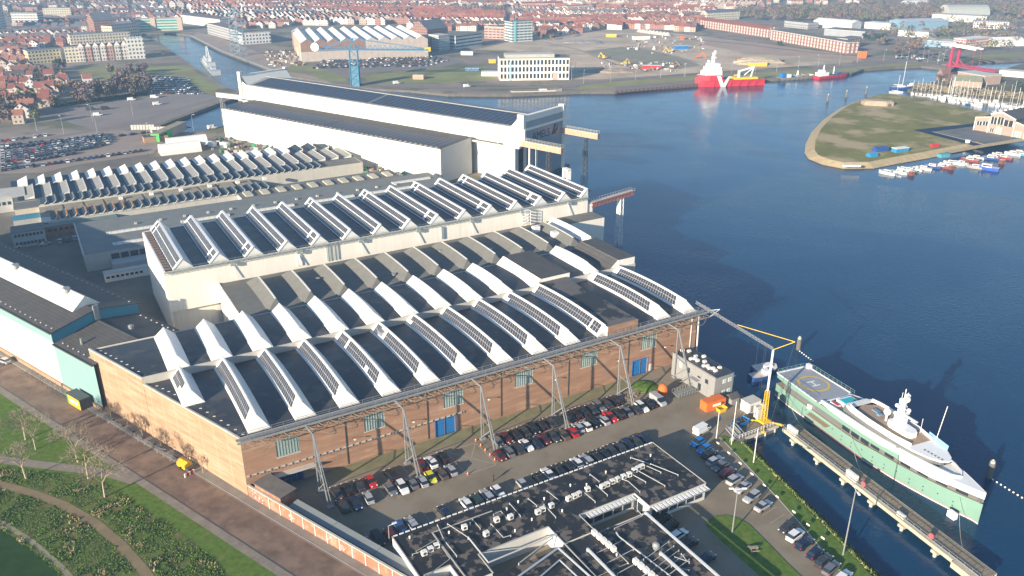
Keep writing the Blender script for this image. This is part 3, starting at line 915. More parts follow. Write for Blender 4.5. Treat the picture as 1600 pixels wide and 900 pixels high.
# crane beam over the water with a lattice support
def lattice(mb, a, b, w0, w1, n_, r=.1, m=0):
    """four-legged lattice mast from a up to b"""
    a, b = Vector(a), Vector(b)
    for i in range(4):
        sx, sy = ((-1, -1), (1, -1), (1, 1), (-1, 1))[i]
        mb.tube(a + Vector((sx * w0, sy * w0, 0)), b + Vector((sx * w1, sy * w1, 0)), r, 5, m)
    for k in range(n_):
        t0, t1 = k / n_, (k + 1) / n_
        for i in range(4):
            s0 = ((-1, -1), (1, -1), (1, 1), (-1, 1))[i]; s1 = ((-1, -1), (1, -1), (1, 1), (-1, 1))[(i + 1) % 4]
            p = a.lerp(b, t0); q = a.lerp(b, t1); wa, wb = lerp(w0, w1, t0), lerp(w0, w1, t1)
            P = p + Vector((s0[0] * wa, s0[1] * wa, 0)); Q2 = q + Vector((s1[0] * wb, s1[1] * wb, 0))
            Q1 = q + Vector((s0[0] * wb, s0[1] * wb, 0))
            mb.tube(P, Q2, r * .6, 4, m, cap=False); mb.tube(Q1, Q2, r * .6, 4, m, cap=False)
    return mb
cb = thing('crane_beam', 'red lattice crane beam reaching over the water from the white hall corner', 'crane runway', Y(146.5, 84), YA + R(12))
mb = MB()
for y in (-.8, .8):
    mb.beam((0, y, 18.8), (24, y, 18.8), .25, .3)
    mb.beam((0, y, 17.4), (24, y, 17.4), .25, .3)
    for i in range(12): mb.beam((i * 2, y, 17.4), (i * 2 + 1, y, 18.8), .14, .14); mb.beam((i * 2 + 1, y, 18.8), (i * 2 + 2, y, 17.4), .14, .14)
mb.build('beam', [M('faded_red_steel', (.45, .16, .11), .7, .2, 1)], cb)
mb = MB(); mb.box(0, -.6, 18.97, 24, .6, 19.05)
for y in (-.9, .9):
    mb.tube((0, y, 20), (24, y, 20), .05, 4)
    for i in range(17): mb.tube((i * 1.5, y, 18.95), (i * 1.5, y, 20), .04, 4)
mb.build('walkway', [m_conc_l], cb)
mb = MB(); lattice(mb, (17, 0, -2.3), (17, 0, 17.3), 1.0, .8, 9, .13); mb.box(16.2, -.9, 6, 16.4, .9, 17.2)
mb.build('support', [m_whitemet], cb)

# ------------------------------------------------------------------ halls along the street (left)
def q_thing(name, label, cat, q, p): return thing(name, label, cat, Q(q, p), QA)
h1 = q_thing('gabled_hall', 'long white walled hall with teal upper band, dark gable roof and white ridge skylight', 'industrial hall', 0, 76.8)
mb = MB()
mb.face([(0, 140, 0), (0, 0, 0), (0, 0, 12.9), (0, 140, 12.9)], 0)
mb.face([(-.03, 140, 12.9), (-.03, 0, 12.9), (-.03, 0, 15.5), (-.03, 140, 15.5)], 1)
mb.face([(0, 0, 0), (23.6, 0, 0), (23.6, 0, 15.3), (12, 0, 17.7), (0, 0, 15.5)], 2)
mb.face([(23.6, 0, 0), (23.6, 140, 0), (23.6, 140, 15.3), (23.6, 0, 15.3)], 0)
mb.build('wall', [m_white2, m_mintclad, m_teal], h1)
mb = MB()
mb.face([(-.4, -.3, 15.5), (12, -.3, 17.85), (12, 140, 17.85), (-.4, 140, 15.5)], 0); mb.face([(12, -.3, 17.85), (24, -.3, 15.4), (24, 140, 15.4), (12, 140, 17.85)], 0)
mb.beam((-.4, 140, 15.5), (-.4, -.3, 15.5), .25, .3, 1); mb.beam((-.4, -.3, 15.55), (12, -.3, 17.9), .25, .3, 1); mb.beam((12, -.3, 17.9), (24, -.3, 15.45), .25, .3, 1)
mb.build('roof', [m_roofdk, m_steel_d], h1)
mb = MB()
mb.face([(8.2, 4.5, 17.2), (12, 4.5, 20.3), (12, 140, 20.3), (8.2, 140, 17.2)], 0); mb.face([(12, 4.5, 20.3), (15.8, 4.5, 17.2), (15.8, 140, 17.2), (12, 140, 20.3)], 0)
mb.face([(8.2, 4.5, 17.2), (15.8, 4.5, 17.2), (12, 4.5, 20.3)], 1)
mb.beam((12, 4.4, 20.35), (12, 140, 20.35), .3, .1, 1)
mo = mb.build('ridge_skylight', [M('ribbed_white_sheet', (.66, .64, .60), .6, .12, .4, wave=(1.3, .2, (.50, .48, .44), 1)), m_white2], h1)
for p in (12, 41):
    MB().tube((11.2, p, 19.6), (11.2, p, 21), .5, 8).box(10.4, p - .8, 21, 12, p + .8, 21.3).build('roof_vent', m_galv, h1)
mb = MB(); mb.obox((12, -.45, 15), 1.4, .5, 4.2); mb.build('gable_vent', [m_galv], h1)
for i in range(44):
    p = 2 + i * 2.8
    if i < 22: MB().obox((1.3, p, 15.8), .3, .55, .16).build('roof_fixing', m_conc_l, h1)
    MB().obox((22.4, p, 15.75), .3, .55, .16).build('roof_fixing', m_conc_l, h1)
h2 = q_thing('low_gabled_hall', 'lower hall with pale mint wall between the brick hall and the white hall', 'industrial hall', 0, 57.2)
mb = MB()
mb.face([(0, 19.5, 0), (0, 0, 0), (0, 0, 12.5), (0, 19.5, 12.5)], 0); mb.face([(23.8, 0, 0), (23.8, 19.5, 0), (23.8, 19.5, 12.4), (23.8, 0, 12.4)], 1)
mb.build('wall', [m_mintclad, m_white2], h2)
mb = MB()
mb.face([(-.4, 0, 12.5), (12, 0, 14.8), (12, 19.6, 14.8), (-.4, 19.6, 12.5)], 0); mb.face([(12, 0, 14.8), (24.1, 0, 12.4), (24.1, 19.6, 12.4), (12, 19.6, 14.8)], 0)
mb.beam((-.4, 19.6, 12.5), (-.4, 0, 12.5), .25, .3, 1); mb.beam((12, 0, 14.85), (12, 19.6, 14.85), .35, .1, 0)
mb.build('roof', [m_roofdk, m_steel_d], h2)
for i in range(7):
    MB().obox((1.3, 1.5 + i * 2.6, 12.85), .3, .55, .16).build('roof_fixing', m_conc_l, h2); MB().obox((22.6, 1.5 + i * 2.6, 12.75), .3, .55, .16).build('roof_fixing', m_conc_l, h2)
MB().tube((3.6, 12, 13.1), (3.6, 12, 14.9), .3, 7).build('roof_vent', m_galv, h2)
MB().tube((15, 8.4, 14.0), (15, 8.4, 14.9), .6, 8).sphere((15, 8.4, 15), .8, 8, sz=.5).build('roof_vent', m_galv, h2)
# brown plinth pipes at the wall foot
MB().box(-.5, 0, 0, -.03, 140, 1.1).build('plinth', M('timber_plinth', (.36, .24, .15), .9, .2, 1), h1)
MB().box(-.5, 0, 0, -.03, 19, 1.0).build('plinth', M('timber_plinth'), h2)

# ------------------------------------------------------------------ brick boundary wall, hut and lean-to
bw = q_thing('boundary_wall', 'low brick boundary wall with white posts and faded graffiti beside the street', 'wall', 0, 0)
MB().box(-.02, -120, 0, .22, -.3, 2.75, 0).build('wall_panels', M('panel_brick', (.36, .155, .095), .85, .15, .35, col2=(.46, .24, .16), thr=(.5, .62, 1.2)), bw)
MB().box(-.12, -120, 2.76, .34, -.3, 2.95, 0).build('coping', m_conc_l, bw)
for i in range(32):
    MB().box(-.14, -7.3 - i * 3.5, 0, -.023, -7.02 - i * 3.5, 2.75, 0).build('post', m_conc_l, bw)
gr = random.Random(5)
for (p, z, L, hh) in ((-3.6, .5, 3.6, 1.8), (-14, .6, 1.6, 1.0), (-25, .7, 2.4, 1.1), (-29, .8, 1.8, .9)):
    mb = MB()
    pts = []
    for k in range(int(L * 9)):
        a = Vector((-.06, p + gr.uniform(-L / 2, L / 2), z + gr.uniform(0, hh))); b_ = a + Vector((0, gr.uniform(-.45, .45), gr.uniform(-.5, .5)))
        mb.beam(a, b_, .02, gr.uniform(.07, .16))
    mb.build('graffiti', [M('white_spray', (.62, .60, .60), .8, .15, 1)], bw)
ht = q_thing('roof_hut', 'small flat roofed brick hut inside the wall at the hall corner', 'hut', 0.35, -1)
MB().box(.1, -9.4, 0, 3.7, -1.2, 3.9, 0).build('wall', M('panel_brick'), ht)
MB().box(-.2, -9.8, 3.95, 4.0, -1.0, 4.15, 0).build('roof', M('brown_felt', (.16, .145, .13), .85, .2, .5), ht)
ls = q_thing('lean_to_shed', 'long grey roofed lean-to running behind the brick boundary wall', 'shed', 0.5, -12)
mb = MB(); mb.face([(.6, -110, 2.3), (.6, 0, 2.3), (2.9, 0, 2.6), (2.9, -110, 2.6)][::-1], 0); mb.face([(2.9, -110, 2.6), (2.9, 0, 2.6), (2.9, 0, 2.4), (2.9, -110, 2.4)], 0)
mb.build('roof', M('grey_sheet', (.23, .25, .25), .6, .08, .3, wave=(12, .012, (.12, .13, .13), 1)), ls)
MB().box(.7, -110, 0, .9, 0, 2.25).build('wall', m_steel_d, ls)
for i in range(20): MB().box(2.7, -1 - i * 5.6, 0, 2.82, -.88 - i * 5.6, 2.4).build('post', m_steel_d, ls)
# ------------------------------------------------------------------ foreground office with black flat roof
of = thing('flat_office', 'low office with black patchy flat roof, white pipes and air units in the foreground', 'office building', Y(0, 0), YA)
m_wetroof = M('patchy_bitumen', (.022, .024, .028), .6, .3, .35, spec=.3, col2=(.15, .125, .10), thr=(.525, .565, 1.3), detail=6)
ZO = 4.0
# outline of the office with two open courts (u, v)
outer_o = [(19.3, -32), (81.8, -32), (81.8, -49.3), (66.9, -49.3), (66.9, -44.5), (53.3, -44.5), (53.3, -49.8), (46.2, -49.8), (46.2, -44.4), (31.0, -44.4), (31.0, -49.8),
           (25.3, -49.8), (25.3, -44.3), (20.2, -44.3), (20.2, -60), (19.3, -60)]
mb = MB(); mb.prism(outer_o, ZO, ZO + .12, 1, 0)
# lower wing and southern blocks
mb.prism([(53.6, -50.5), (64.9, -50.5), (64.9, -110), (46.3, -110), (46.3, -60), (53.6, -60)], 3.6, 3.72, 1, 0)
mb.prism([(19.3, -60.3), (46.0, -60.3), (46.0, -110), (19.3, -110)], ZO, ZO + .12, 1, 0)
mb.prism([(46.3, -50), (53.3, -50), (53.3, -59.8), (46.3, -59.8)], 3.8, 3.92, 1, 0)
mb.prism([(31, -50), (46.0, -50), (46.0, -60), (31, -60)], 3.4, 3.52, 1, 0)
mb.build('roof', [m_wetroof, m_conc_l], of)
mb = MB()
for i in range(len(outer_o)):
    p, q = outer_o[i], outer_o[(i + 1) % len(outer_o)]
    mb.face([(*p, 0), (*p, ZO), (*q, ZO), (*q, 0)], 0)
for poly in ([(53.7, -49.9), (64.8, -49.9), (64.8, -110), (53.7, -110)],):
    for i in range(4):
        p, q = poly[i], poly[(i + 1) % 4]; mb.face([(*p, 0), (*p, 3.6), (*q, 3.6), (*q, 0)], 0)
mb.build('wall', [M('render_wall', (.60, .60, .57), .7, .08, .3)], of)
# parapet edging: thin pale upstands
def upst(pts, z, wd=.22, hh=.18, closed=False):
    mb = MB()
    P = pts + ([pts[0]] if closed else [])
    for a, b in zip(P[:-1], P[1:]): mb.beam((*a, z), (*b, z), wd * .75, hh)
    return mb.build('roof_edge', [M('roof_edging', (.38, .38, .36), .7)], of)
upst([(19.3, -60), (19.3, -32)], 4.22, .3, .14); upst([(81.8, -32), (81.8, -49.3), (66.9, -49.3), (66.9, -44.5), (53.3, -44.5), (53.3, -60)], 4.18, .18, .12)
upst([(31, -50), (31, -44.4), (46.2, -44.4), (46.2, -60)], 4.2, .25, .16)
upst([(20.2, -60), (20.2, -44.3), (25.3, -44.3), (25.3, -60)], 4.2, .25, .16)
upst([(26.3, -34.8), (26.3, -60)], 4.24, .3, .16); upst([(26.3, -34.8), (39.2, -34.9)], 4.24, .22, .16); upst([(21.5, -38), (26.3, -36.9)], 4.24, .16, .14)
upst([(21.5, -38), (21.5, -38.6)], 4.24, .16, .14)
upst([(20.0, -45), (26.0, -42.9), (26.2, -37)], 4.22, .14, .12)
# crenellated white edging along the parking side
for i in range(50):
    u = 19.5 + i * 1.25
    MB().box(u, -32.14, 4.1, u + .85, -31.94, 4.32).build('edge_block', m_whitemet, of)
# sun-shade louvres over the windows
def louvre(u0, u1, v0, v1, n_):
    mb = MB()
    for k in range(n_ + 1):
        u = lerp(u0, u1, k / n_)
        mb.box(u - .35 if k else u, v0, 3.75, u + .35 if k < n_ else u, v1, 3.87, 0)
    mb.box(u0, v0 - .08, 3.7, u1, v0 - .01, 3.95, 1)
    mb.build('sun_louvre', [m_whitemet, m_galv], of)
louvre(67.4, 81.4, -51, -49.45, 14); louvre(54.8, 66.4, -46, -44.65, 12)
for (u0, u1, v) in ((67.5, 81.2, -49.36), (54.5, 66.4, -44.56)):
    n_ = int((u1 - u0) / 2.2)
    for k in range(n_):
        a = lerp(u0, u1, (k + .08) / n_); b = lerp(u0, u1, (k + .92) / n_)
        MB().box(a, v, .9, b, v + .05, 2.9).build('window', m_glass, of)
for v in (-40.5, -43, -45.6, -47.4): MB().box(66.84, v, .6, 66.895, v + 1.6, 3).build('window', m_glass, of)
# pipes, ducts, air units, domes on the roof
def pipe(pts, r=.11, z=None, mat=None):
    r *= .72
    mb = MB()
    P = [Vector((a, b, (4.45 if z is None else z))) for a, b in pts]
    mb.path(P, r, 6)
    for p in (P[0], P[-1]): mb.tube(p + Vector((0, 0, .12)), p - Vector((0, 0, .4)), r * 1.1, 6)
    return mb.build('roof_pipe', [mat or M('dull_pipe', (.42, .43, .43), .5)], of)
m_duct = M('silver_duct', (.56, .60, .64), .3, .08, 1, metal=.4)
for a in ([(73.7, -34.5), (75.6, -38.2)], [(62.6, -35.0), (62.8, -38)], [(51.8, -35.2), (52.2, -39)], [(47.2, -35.4), (47.5, -38.2)], [(34.5, -35.5), (34.6, -38.5)],
          [(48.9, -38.6), (48.8, -43)], [(58.0, -38.7), (58.2, -43)], [(61.5, -38.6), (61.6, -42.5)], [(67, -38.9), (68, -41), (67.9, -45)],
          [(70, -38.7), (71, -43)], [(72, -38.8), (73.6, -46)], [(75.9, -38.5), (78.4, -44.5)], [(74.7, -38.6), (75.9, -42)],
          [(37, -38.4), (37.1, -43), (38.6, -43.2)], [(38.8, -36.2), (40.5, -36), (40.5, -38.4)], [(29.8, -34.2), (31.5, -40)], [(43.2, -34.8), (43.1, -39.2)]):
    pipe(a)
pipe([(20.5, -38.6), (26, -38.9)], .09); pipe([(28, -33.5), (27.2, -38), (27.3, -43)], .12); pipe([(31.4, -39.8), (31.4, -47.6), (46, -47.4)], .22, 4.55)
pipe([(36, -50.5), (45.0, -47.8)], .16, 4.5); pipe([(31, -54), (44.5, -50.5), (45.3, -60), (32, -60)], .28, 4.3, m_duct); pipe([(32, -57), (43, -53.2), (43.4, -59)], .2, 4.2, m_duct)
pipe([(65.0, -50.4), (65.0, -78)], .42, 4.1, m_duct); pipe([(49, -53.5), (49, -78)], .40, 4.3, m_duct); pipe([(60.0, -61), (60.2, -80)], .45, 4.2, m_duct)
pipe([(57, -51.0), (64, -50.8), (64.2, -48.9)], .1, 4.0); pipe([(56.5, -52.3), (56.2, -53.4), (57.6, -66), (57.5, -72)], .22, 4.1)
for k in range(4): pipe([(50, -55 - k * 3.1), (56.4, -54.6 - k * 3.0)], .1, 4.1)
for k in range(5): pipe([(57.4, -60.5 - k * 1.4 ), (63.5, -59.2 - k * 1.4)], .09, 4.05)
pipe([(57.6, -66), (62.8, -65), (63.2, -63)], .1, 4.1); pipe([(59.6, -64.5), (61.5, -67)], .09, 4.1); pipe([(61.6, -63), (63, -65.4)], .09, 4.1)
def aircon(u, v, z=4.14, rot=0, label=None):
    mb = MB(); mb.obox((u, v, z + .12), 1.0, .75, .95, rot, 0)
    a = mb.build('air_unit', [m_white2], of)
    mb = MB(); cs, sn = math.cos(rot), math.sin(rot)
    mb.tube((u + .38 * sn, v - .38 * cs, z + .6), (u + .41 * sn, v - .41 * cs, z + .6), .32, 10)
    mb.build('fan_grille', [m_steel_d], a)
for u, v in ((46.5, -40.2), (47.7, -40), (49.8, -39.9), (54, -39.8), (55.4, -39.7), (56.6, -39.6), (59, -39.2), (62.2, -40), (63.4, -39.9), (64.9, -39.7), (66.3, -39.6), (67.9, -39.5), (69.4, -39.5), (71.3, -38.9), (72.4, -38.7), (73.5, -38.6),
             (41.1, -38.8), (38.4, -38.2), (34.7, -40.7), (22.4, -39.6), (23.8, -39.3), (25.2, -39.0), (32, -37)):
    aircon(u, v, 4.14, random.Random(u).uniform(-.15, .15))
for k in range(5): aircon(52.6 + .1 * k, -50.6 - 1.35 * k, 3.9, PI / 2)
for k in range(6): aircon(54.6 + .1 * k, -60.6 - 1.35 * k, 3.74, PI / 2)
for k in range(4): aircon(55.4 + .1 * k, -69.6 - 1.35 * k, 3.74, PI / 2)
MB().sphere((60.3, -59.3, 4.5), .75, 10).tube((60.3, -59.3, 3.7), (60.3, -59.3, 4.4), .5, 8).build('roof_fan', m_galv, of)
for u, v in ((22, -34), (33.6, -36.3), (41.9, -36.0), (45, -35.2), (50, -37), (57, -36), (60, -37.5), (66, -36), (40, -42.4), (51, -42), (44.5, -41.2), (29, -36.5), (52.6, -57.5), (78, -36)):
    MB().tube((u, v, 4.12), (u, v, 4.5), .14, 6).sphere((u, v, 4.55), .2, 6, k=4).build('roof_cowl', m_white2, of)
# ------------------------------------------------------------------ quay office (grey boxes)
qo = thing('grey_quay_office', 'two storey grey clad office with black roof beside the crane on the quay', 'office building', Y(111.2, -20.3), YA)
m_greyclad = M('grey_cladding', (.27, .27, .265), .7, .08, .4, wave=(2.4, .03, (.19, .19, .19)))
MB().box(0, -.2, 0, 6.2, 16, 6.4, 0).build('wall', m_greyclad, qo)
MB().box(-.1, -.3, 6.4, 6.3, 16.1, 6.52, 1, 0).box(0, -.2, 6.52, .2, 16, 6.66, 1).build('roof', [m_roofblk, m_galv], qo)
for x in (2.6, 4.4):
    for z in (1.2, 4.3): 
        wi = MB().box(x, -.26, z, x + 1.2, -.203, z + 1.1).build('window', m_white2, qo)
        MB().box(x + .1, -.29, z + .1, x + 1.1, -.262, z + 1.0).build('pane', M('pale_glass', (.45, .55, .52), .2), wi)
for y, z, hgt in ((2.2, 3.6, 1.2), (4.6, .6, 1.9), (9, 3.6, 1.4), (12, 3.6, 2), (5, 3.9, .5)):
    MB().box(-.05, y, z, -.003, y + 1.1, z + hgt).build('window', M('pale_glass') if y in (12,) else m_glass, qo)
for i, (x, y) in enumerate([(1, 10.2), (2, 9.8), (3, 10.6), (1.8, 8.6), (3, 7.2), (1.3, 5.6), (2, 5.2), (1.6, 4), (2.3, 3.4), (2, 2.2), (4, 2.8), (3.5, 13.8), (2.2, 14.9), (4.8, 9.5)]):
    MB().box(x, y, 6.54, x + .9, y + .7, 7.1).build('air_unit', m_white2, qo)
mb = MB()
for k in range(12):
    mb.box(-1.4, 7.6 + k * .3, 3.3 - k * .27, -.1, 7.9 + k * .3, 3.36 - k * .27)
mb.beam((-1.4, 7.4, 4.2), (-1.4, 11.4, .9), .06, .06); mb.beam((-.1, 7.4, 3.2), (-.1, 11.3, 0), .1, .2)
mb.box(-1.4, 5, 3.3, -.1, 7.6, 3.4)
mb.build('stair', m_galv, qo)
mb = MB(); mb.box(6.3, .5, 4.6, 8.0, 4.5, 4.75); mb.box(6.2, 1, 0, 7.8, 4.3, 4.6, 1); mb.build('blue_porch', [M('pale_blue_metal', (.30, .48, .70), .4), m_greyclad], qo)
# walkway shelter and fences near the office
sh = thing('stair_ramp', 'grey steel ramp with railings beside the grey office', 'ramp', Y(104.2, -15.5), YA)
mb = MB(); mb.box(0, 0, .5, 6.5, 2.8, .65); 
for k in range(8): mb.box(k * .9, 0, 0, k * .9 + .08, .08, 1.6); mb.box(k * .9, 2.72, 0, k * .9 + .08, 2.8, 1.6)
mb.build('deck', M('grating'), sh)
MB().beam((0, .04, 1.6), (6.5, .04, 1.6), .07, .07).beam((0, 2.76, 1.6), (6.5, 2.76, 1.6), .07, .07).build('handrail', m_galv, sh)
# container, bins, lifebuoys
def container(name, label, loc, rz, L, W_, H_, mat, cat='container', ribs=True):
    t = thing(name, label, cat, loc, rz)
    mb = MB(); mb.box(0, 0, .12, L, W_, H_)
    if ribs:
        k = .4
        while k < L - .3:
            mb.box(k, -.05, .3, k + .12, -.002, H_ - .2); mb.box(k, W_ + .002, .3, k + .12, W_ + .05, H_ - .2); k += .35
    mb.build('body', mat, t)
    MB().box(L + .003, .1, .2, L + .06, W_ / 2 - .02, H_ - .1).build('door', mat, t)
    MB().box(L + .003, W_ / 2 + .02, .2, L + .06, W_ - .1, H_ - .1).build('door', mat, t)
    return t
ct = container('shipping_container', 'orange shipping container on the quay beside the grey office', Y(105.7, -23.9), YA + R(-3), 6.0, 2.5, 2.6, m_orange)
MB().box(1.9, -.09, 1.2, 4.4, -.06, 1.9, 0).build('sign_panel', m_white2, ct)
MB().box(4.5, -.09, 1.15, 4.95, -.06, 2.0, 0).box(5.05, -.09, 1.3, 5.5, -.06, 1.85, 0).build('logo', m_steel_d, ct)
sk = thing('yellow_skip', 'small yellow waste skip in front of the orange container', 'skip', Y(108.6, -25.8), YA)
mb = MB()
mb.face([(0, 0, 0), (1.8, 0, 0), (2.2, -.1, 1.1), (-.3, -.1, 1.1)]); mb.face([(1.8, 1.4, 0), (0, 1.4, 0), (-.3, 1.5, 1.1), (2.2, 1.5, 1.1)]); mb.face([(0, 1.4, 0), (0, 0, 0), (-.3, -.1, 1.1), (-.3, 1.5, 1.1)])
mb.face([(1.8, 0, 0), (1.8, 1.4, 0), (2.2, 1.5, 1.1), (2.2, -.1, 1.1)]); mb.face([(0, 0, .3), (1.8, 0, .3), (1.8, 1.4, .3), (0, 1.4, .3)])
mb.build('bin', m_yellow, sk)
bs = thing('blue_skip', 'blue open skip filled with scrap near the crane', 'skip', Y(107.5, -33.2), YA + R(8))
mb = MB()
mb.face([(0, 0, 0), (3.4, 0, 0), (3.9, -.1, 1.3), (-.5, -.1, 1.3)]); mb.face([(3.4, 1.8, 0), (0, 1.8, 0), (-.5, 1.9, 1.3), (3.9, 1.9, 1.3)]); mb.face([(0, 1.8, 0), (0, 0, 0), (-.5, -.1, 1.3), (-.5, 1.9, 1.3)]); mb.face([(3.4, 0, 0), (3.4, 1.8, 0), (3.9, 1.9, 1.3), (3.9, -.1, 1.3)])
for k in range(9): mb.beam((-.5 + k * .5, -.14, .1), (-.5 + k * .5, -.14, 1.3), .08, .1)
mb.build('bin', m_bluepaint, bs)
mb = MB()
rr = random.Random(2)
for k in range(14): mb.obox((rr.uniform(.2, 3.2), rr.uniform(.3, 1.5), rr.uniform(.7, 1.1)), rr.uniform(.3, .9), rr.uniform(.1, .5), rr.uniform(.1, .4), rr.uniform(0, 3))
mb.build('scrap', m_steel_d, bs)
ob = thing('orange_shelter', 'leaning orange rescue pod on the grass beside the gantry leg', 'pod', Y(102.2, -11.5), YA)
mb = MB(); mb.sphere((0, 0, 1.5), 1.3, 10, sz=1.25, k=6); mb.obox((0, 0, 0), 1.8, 1.8, .6); mb.build('pod', m_orange, ob, smooth=False)
gh = thing('grass_hump', 'rough green mound beside the hall corner', 'mound', Y(101, -6), YA); gh['kind'] = 'structure'
mb = MB(); mb.sphere((0, 0, -.2), 3.6, 12, sz=.25); mb.build('grass_mound', m_grass, gh)
# machinery / pallets beside the vans
for i, (u, v) in enumerate([(92.5, -9.3), (94.2, -8.4), (96, -8.2)]):
    t = thing('pipe_rack', ['rusty steel frame beside the gantry leg', 'pile of steel parts between the frames by the gantry', 'small stack of metal parts nearest the white door'][i], 'scrap', Y(u, v), YA + i)
    mb = MB(); rr = random.Random(i)
    for k in range(12): mb.beam((rr.uniform(-.8, .8), rr.uniform(-.8, .8), .1), (rr.uniform(-.9, .9), rr.uniform(-.9, .9), rr.uniform(.1, 1.1)), .09, .09)
    mb.box(-.8, -.6, 0, .8, .6, .3); mb.build('frame', m_rust, t)

# ------------------------------------------------------------------ tower crane on the quay
tc = thing('tower_crane', 'pale self-erecting tower crane with yellow base and long jib over the quay', 'crane', Y(114.4, -34.3, 0), YA)
mb = MB()
mb.box(-1.2, -1.2, .5, 1.2, 1.2, 1.0); mb.box(-1.3, 2.2 - 1.4, 1.0, 1.3, 1.6, 3.6, 1); 
for sx in (-1, 1):
    for sy in (-1, 1):
        mb.beam((sx * .6, sy * .6, .6), (sx * 3.0, sy * 3.0, .25), .3, .3); mb.box(sx * 3 - .35, sy * 3 - .35, 0, sx * 3 + .35, sy * 3 + .35, .25)
mb.build('base', [m_yellow, m_conc_l], tc)
MB().box(-1.2, 1.3, 1.0, .2, 2.2, 4.0).box(.5, 1.2, 1, 1.3, 2.2, 4.2).build('counterweight', m_conc_l, tc)
mb = MB(); lattice(mb, (0, 0, 1.0), (0, 0, 9.0), .5, .35, 6, .07); mb.build('lower_mast', m_yellow, tc)
mb = MB(); mb.tube((0, 0, 9), (0, 0, 19.8), .26, 8); mb.tube((.9, .9, 1), (.3, .3, 19.5), .03, 4); mb.build('mast', m_whitemet, tc)
JT = Vector((-5.8, 20.6, 25.2)); JR = Vector((0, 0, 19.9))
mb = MB()
d = (JT - JR); up = Vector((0, 0, 1)); sd_ = d.cross(up).normalized() * .3
for k in range(26):
    a, b = JR.lerp(JT, k / 26), JR.lerp(JT, (k + 1) / 26)
    for A, B in ((a + sd_, b + sd_), (a - sd_, b - sd_), (a + up * .55, b + up * .55), (a + sd_, b + up * .55), (a - sd_, b + up * .55), (a + sd_, b - sd_)):
        mb.beam(A, B, .06, .06)
mb.build('jib', m_galv, tc)
mb = MB(); BK = Vector((1.5, -4.5, 23.5)); mb.beam(JR, BK, .13, .13); mb.beam(JR + Vector((.4, 0, 0)), BK, .1, .1)
mb.tube(BK, JR.lerp(JT, .45) + Vector((0, 0, .8)), .09, 5); mb.build('tie_bar', m_yellow, tc)
mb = MB(); mb.tube(BK, (.9, -1.5, 1.2), .035, 4)
for t_ in (.08, .1, .18): p = JR.lerp(JT, t_); mb.tube(p, (p.x, p.y, 9), .03, 4)
mb.build('cable', m_steel_d, tc)
# site huts, small boat
hu = thing('white_site_hut', 'white site cabin behind the crane base', 'cabin', Y(114.2, -29.6), YA)
MB().box(0, 0, 0, 4.0, 2.8, 2.8).build('wall', m_white2, hu); MB().box(-.1, -.1, 2.8, 4.1, 2.9, 2.95).build('roof', m_conc_l, hu); MB().box(.6, -.05, .3, 1.4, -.003, 2.2).build('door', m_galv, hu)
hu = thing('dark_shed', 'small dark pitched roof shed between the grey office and the white cabin', 'shed', Y(113.4, -24.6), YA)
MB().box(0, 0, 0, 2.6, 2.4, 1.8).build('wall', m_greyclad, hu); MB().gable(0, 0, 2.6, 2.4, 1.8, 2.9, 'x', .15).build('roof', m_roofdk, hu)
# railing along the concrete deck
rl = thing('quay_railing', 'white tube railing along the concrete crane deck', 'railing', Y(101.5, -36.4), YA)
for k in range(15): MB().tube((k, 0, 0), (k, 0, 1.1), .04, 4).build('post', m_whitemet, rl)
MB().tube((0, 0, 1.1), (14, 0, 1.1), .05, 4).tube((0, 0, .6), (14, 0, .6), .04, 4).build('rail', m_whitemet, rl)
dk = thing('crane_deck', 'concrete deck on piles carrying the crane above the water', 'jetty', Y(101.5, -36.6), YA)
MB().box(4, -.3, -.7, 15.6, 5, -.02).build('slab', m_conc_l, dk)
for k in range(4): MB().tube((5 + k * 3.2, 0, -4), (5 + k * 3.2, 0, -.7), .25, 8).build('pile', m_conc_l, dk)
# gangway stair on the bank
gw = thing('gangway_stairs', 'zigzag steel gangway steps at the edge of the lawn', 'stairs', Y(102.8, -33.4), YA)
for s_ in (0, 1.3, 2.6):
    mb = MB(); mb.beam((s_, 0, 1.8), (s_ + .8, -2.6, 0), .1, .25); mb.beam((s_ + .9, .2, 1.8), (s_ + 1.7, -2.4, 0), .1, .25); mb.beam((s_, 0, 2.7), (s_ + .8, -2.6, .9), .06, .06)
    for k in range(8): t_ = k / 8; mb.beam((s_ + .8 * t_, -2.6 * t_, 1.8 - 1.8 * t_), (s_ + .9 + .8 * t_, .2 - 2.6 * t_, 1.8 - 1.8 * t_), .22, .05)
    mb.build('flight', m_galv, gw)
# flag poles
for i, (u, v, hh, lab) in enumerate([(99.9, -33.6, 7.2, 'white flagpole with a blue flag at the top of the lawn'), (101.2, -37.2, 11.5, 'tall white pole on the lawn by the gangway stairs'), (100.3, -45, 8.8, 'white pole halfway down the lawn beside the water')]):
    t = thing('flagpole', lab, 'flagpole', Y(u, v), YA, )
    MB().tube((0, 0, 0), (0, 0, hh), .12, 8, r2=.07).build('pole', m_white2, t)
    if i == 0:
        mb = MB(); mb.face([(.05, 0, hh - .4), (1.0, .3, hh - 1.6), (.9, .25, hh - 2.9), (.06, 0, hh - 1.9)]); mb.face([(.06, .03, hh - 1.9), (.9, .28, hh - 2.9), (1.0, .33, hh - 1.6), (.05, .03, hh - .4)]); mb.build('flag', m_bluepaint, t)
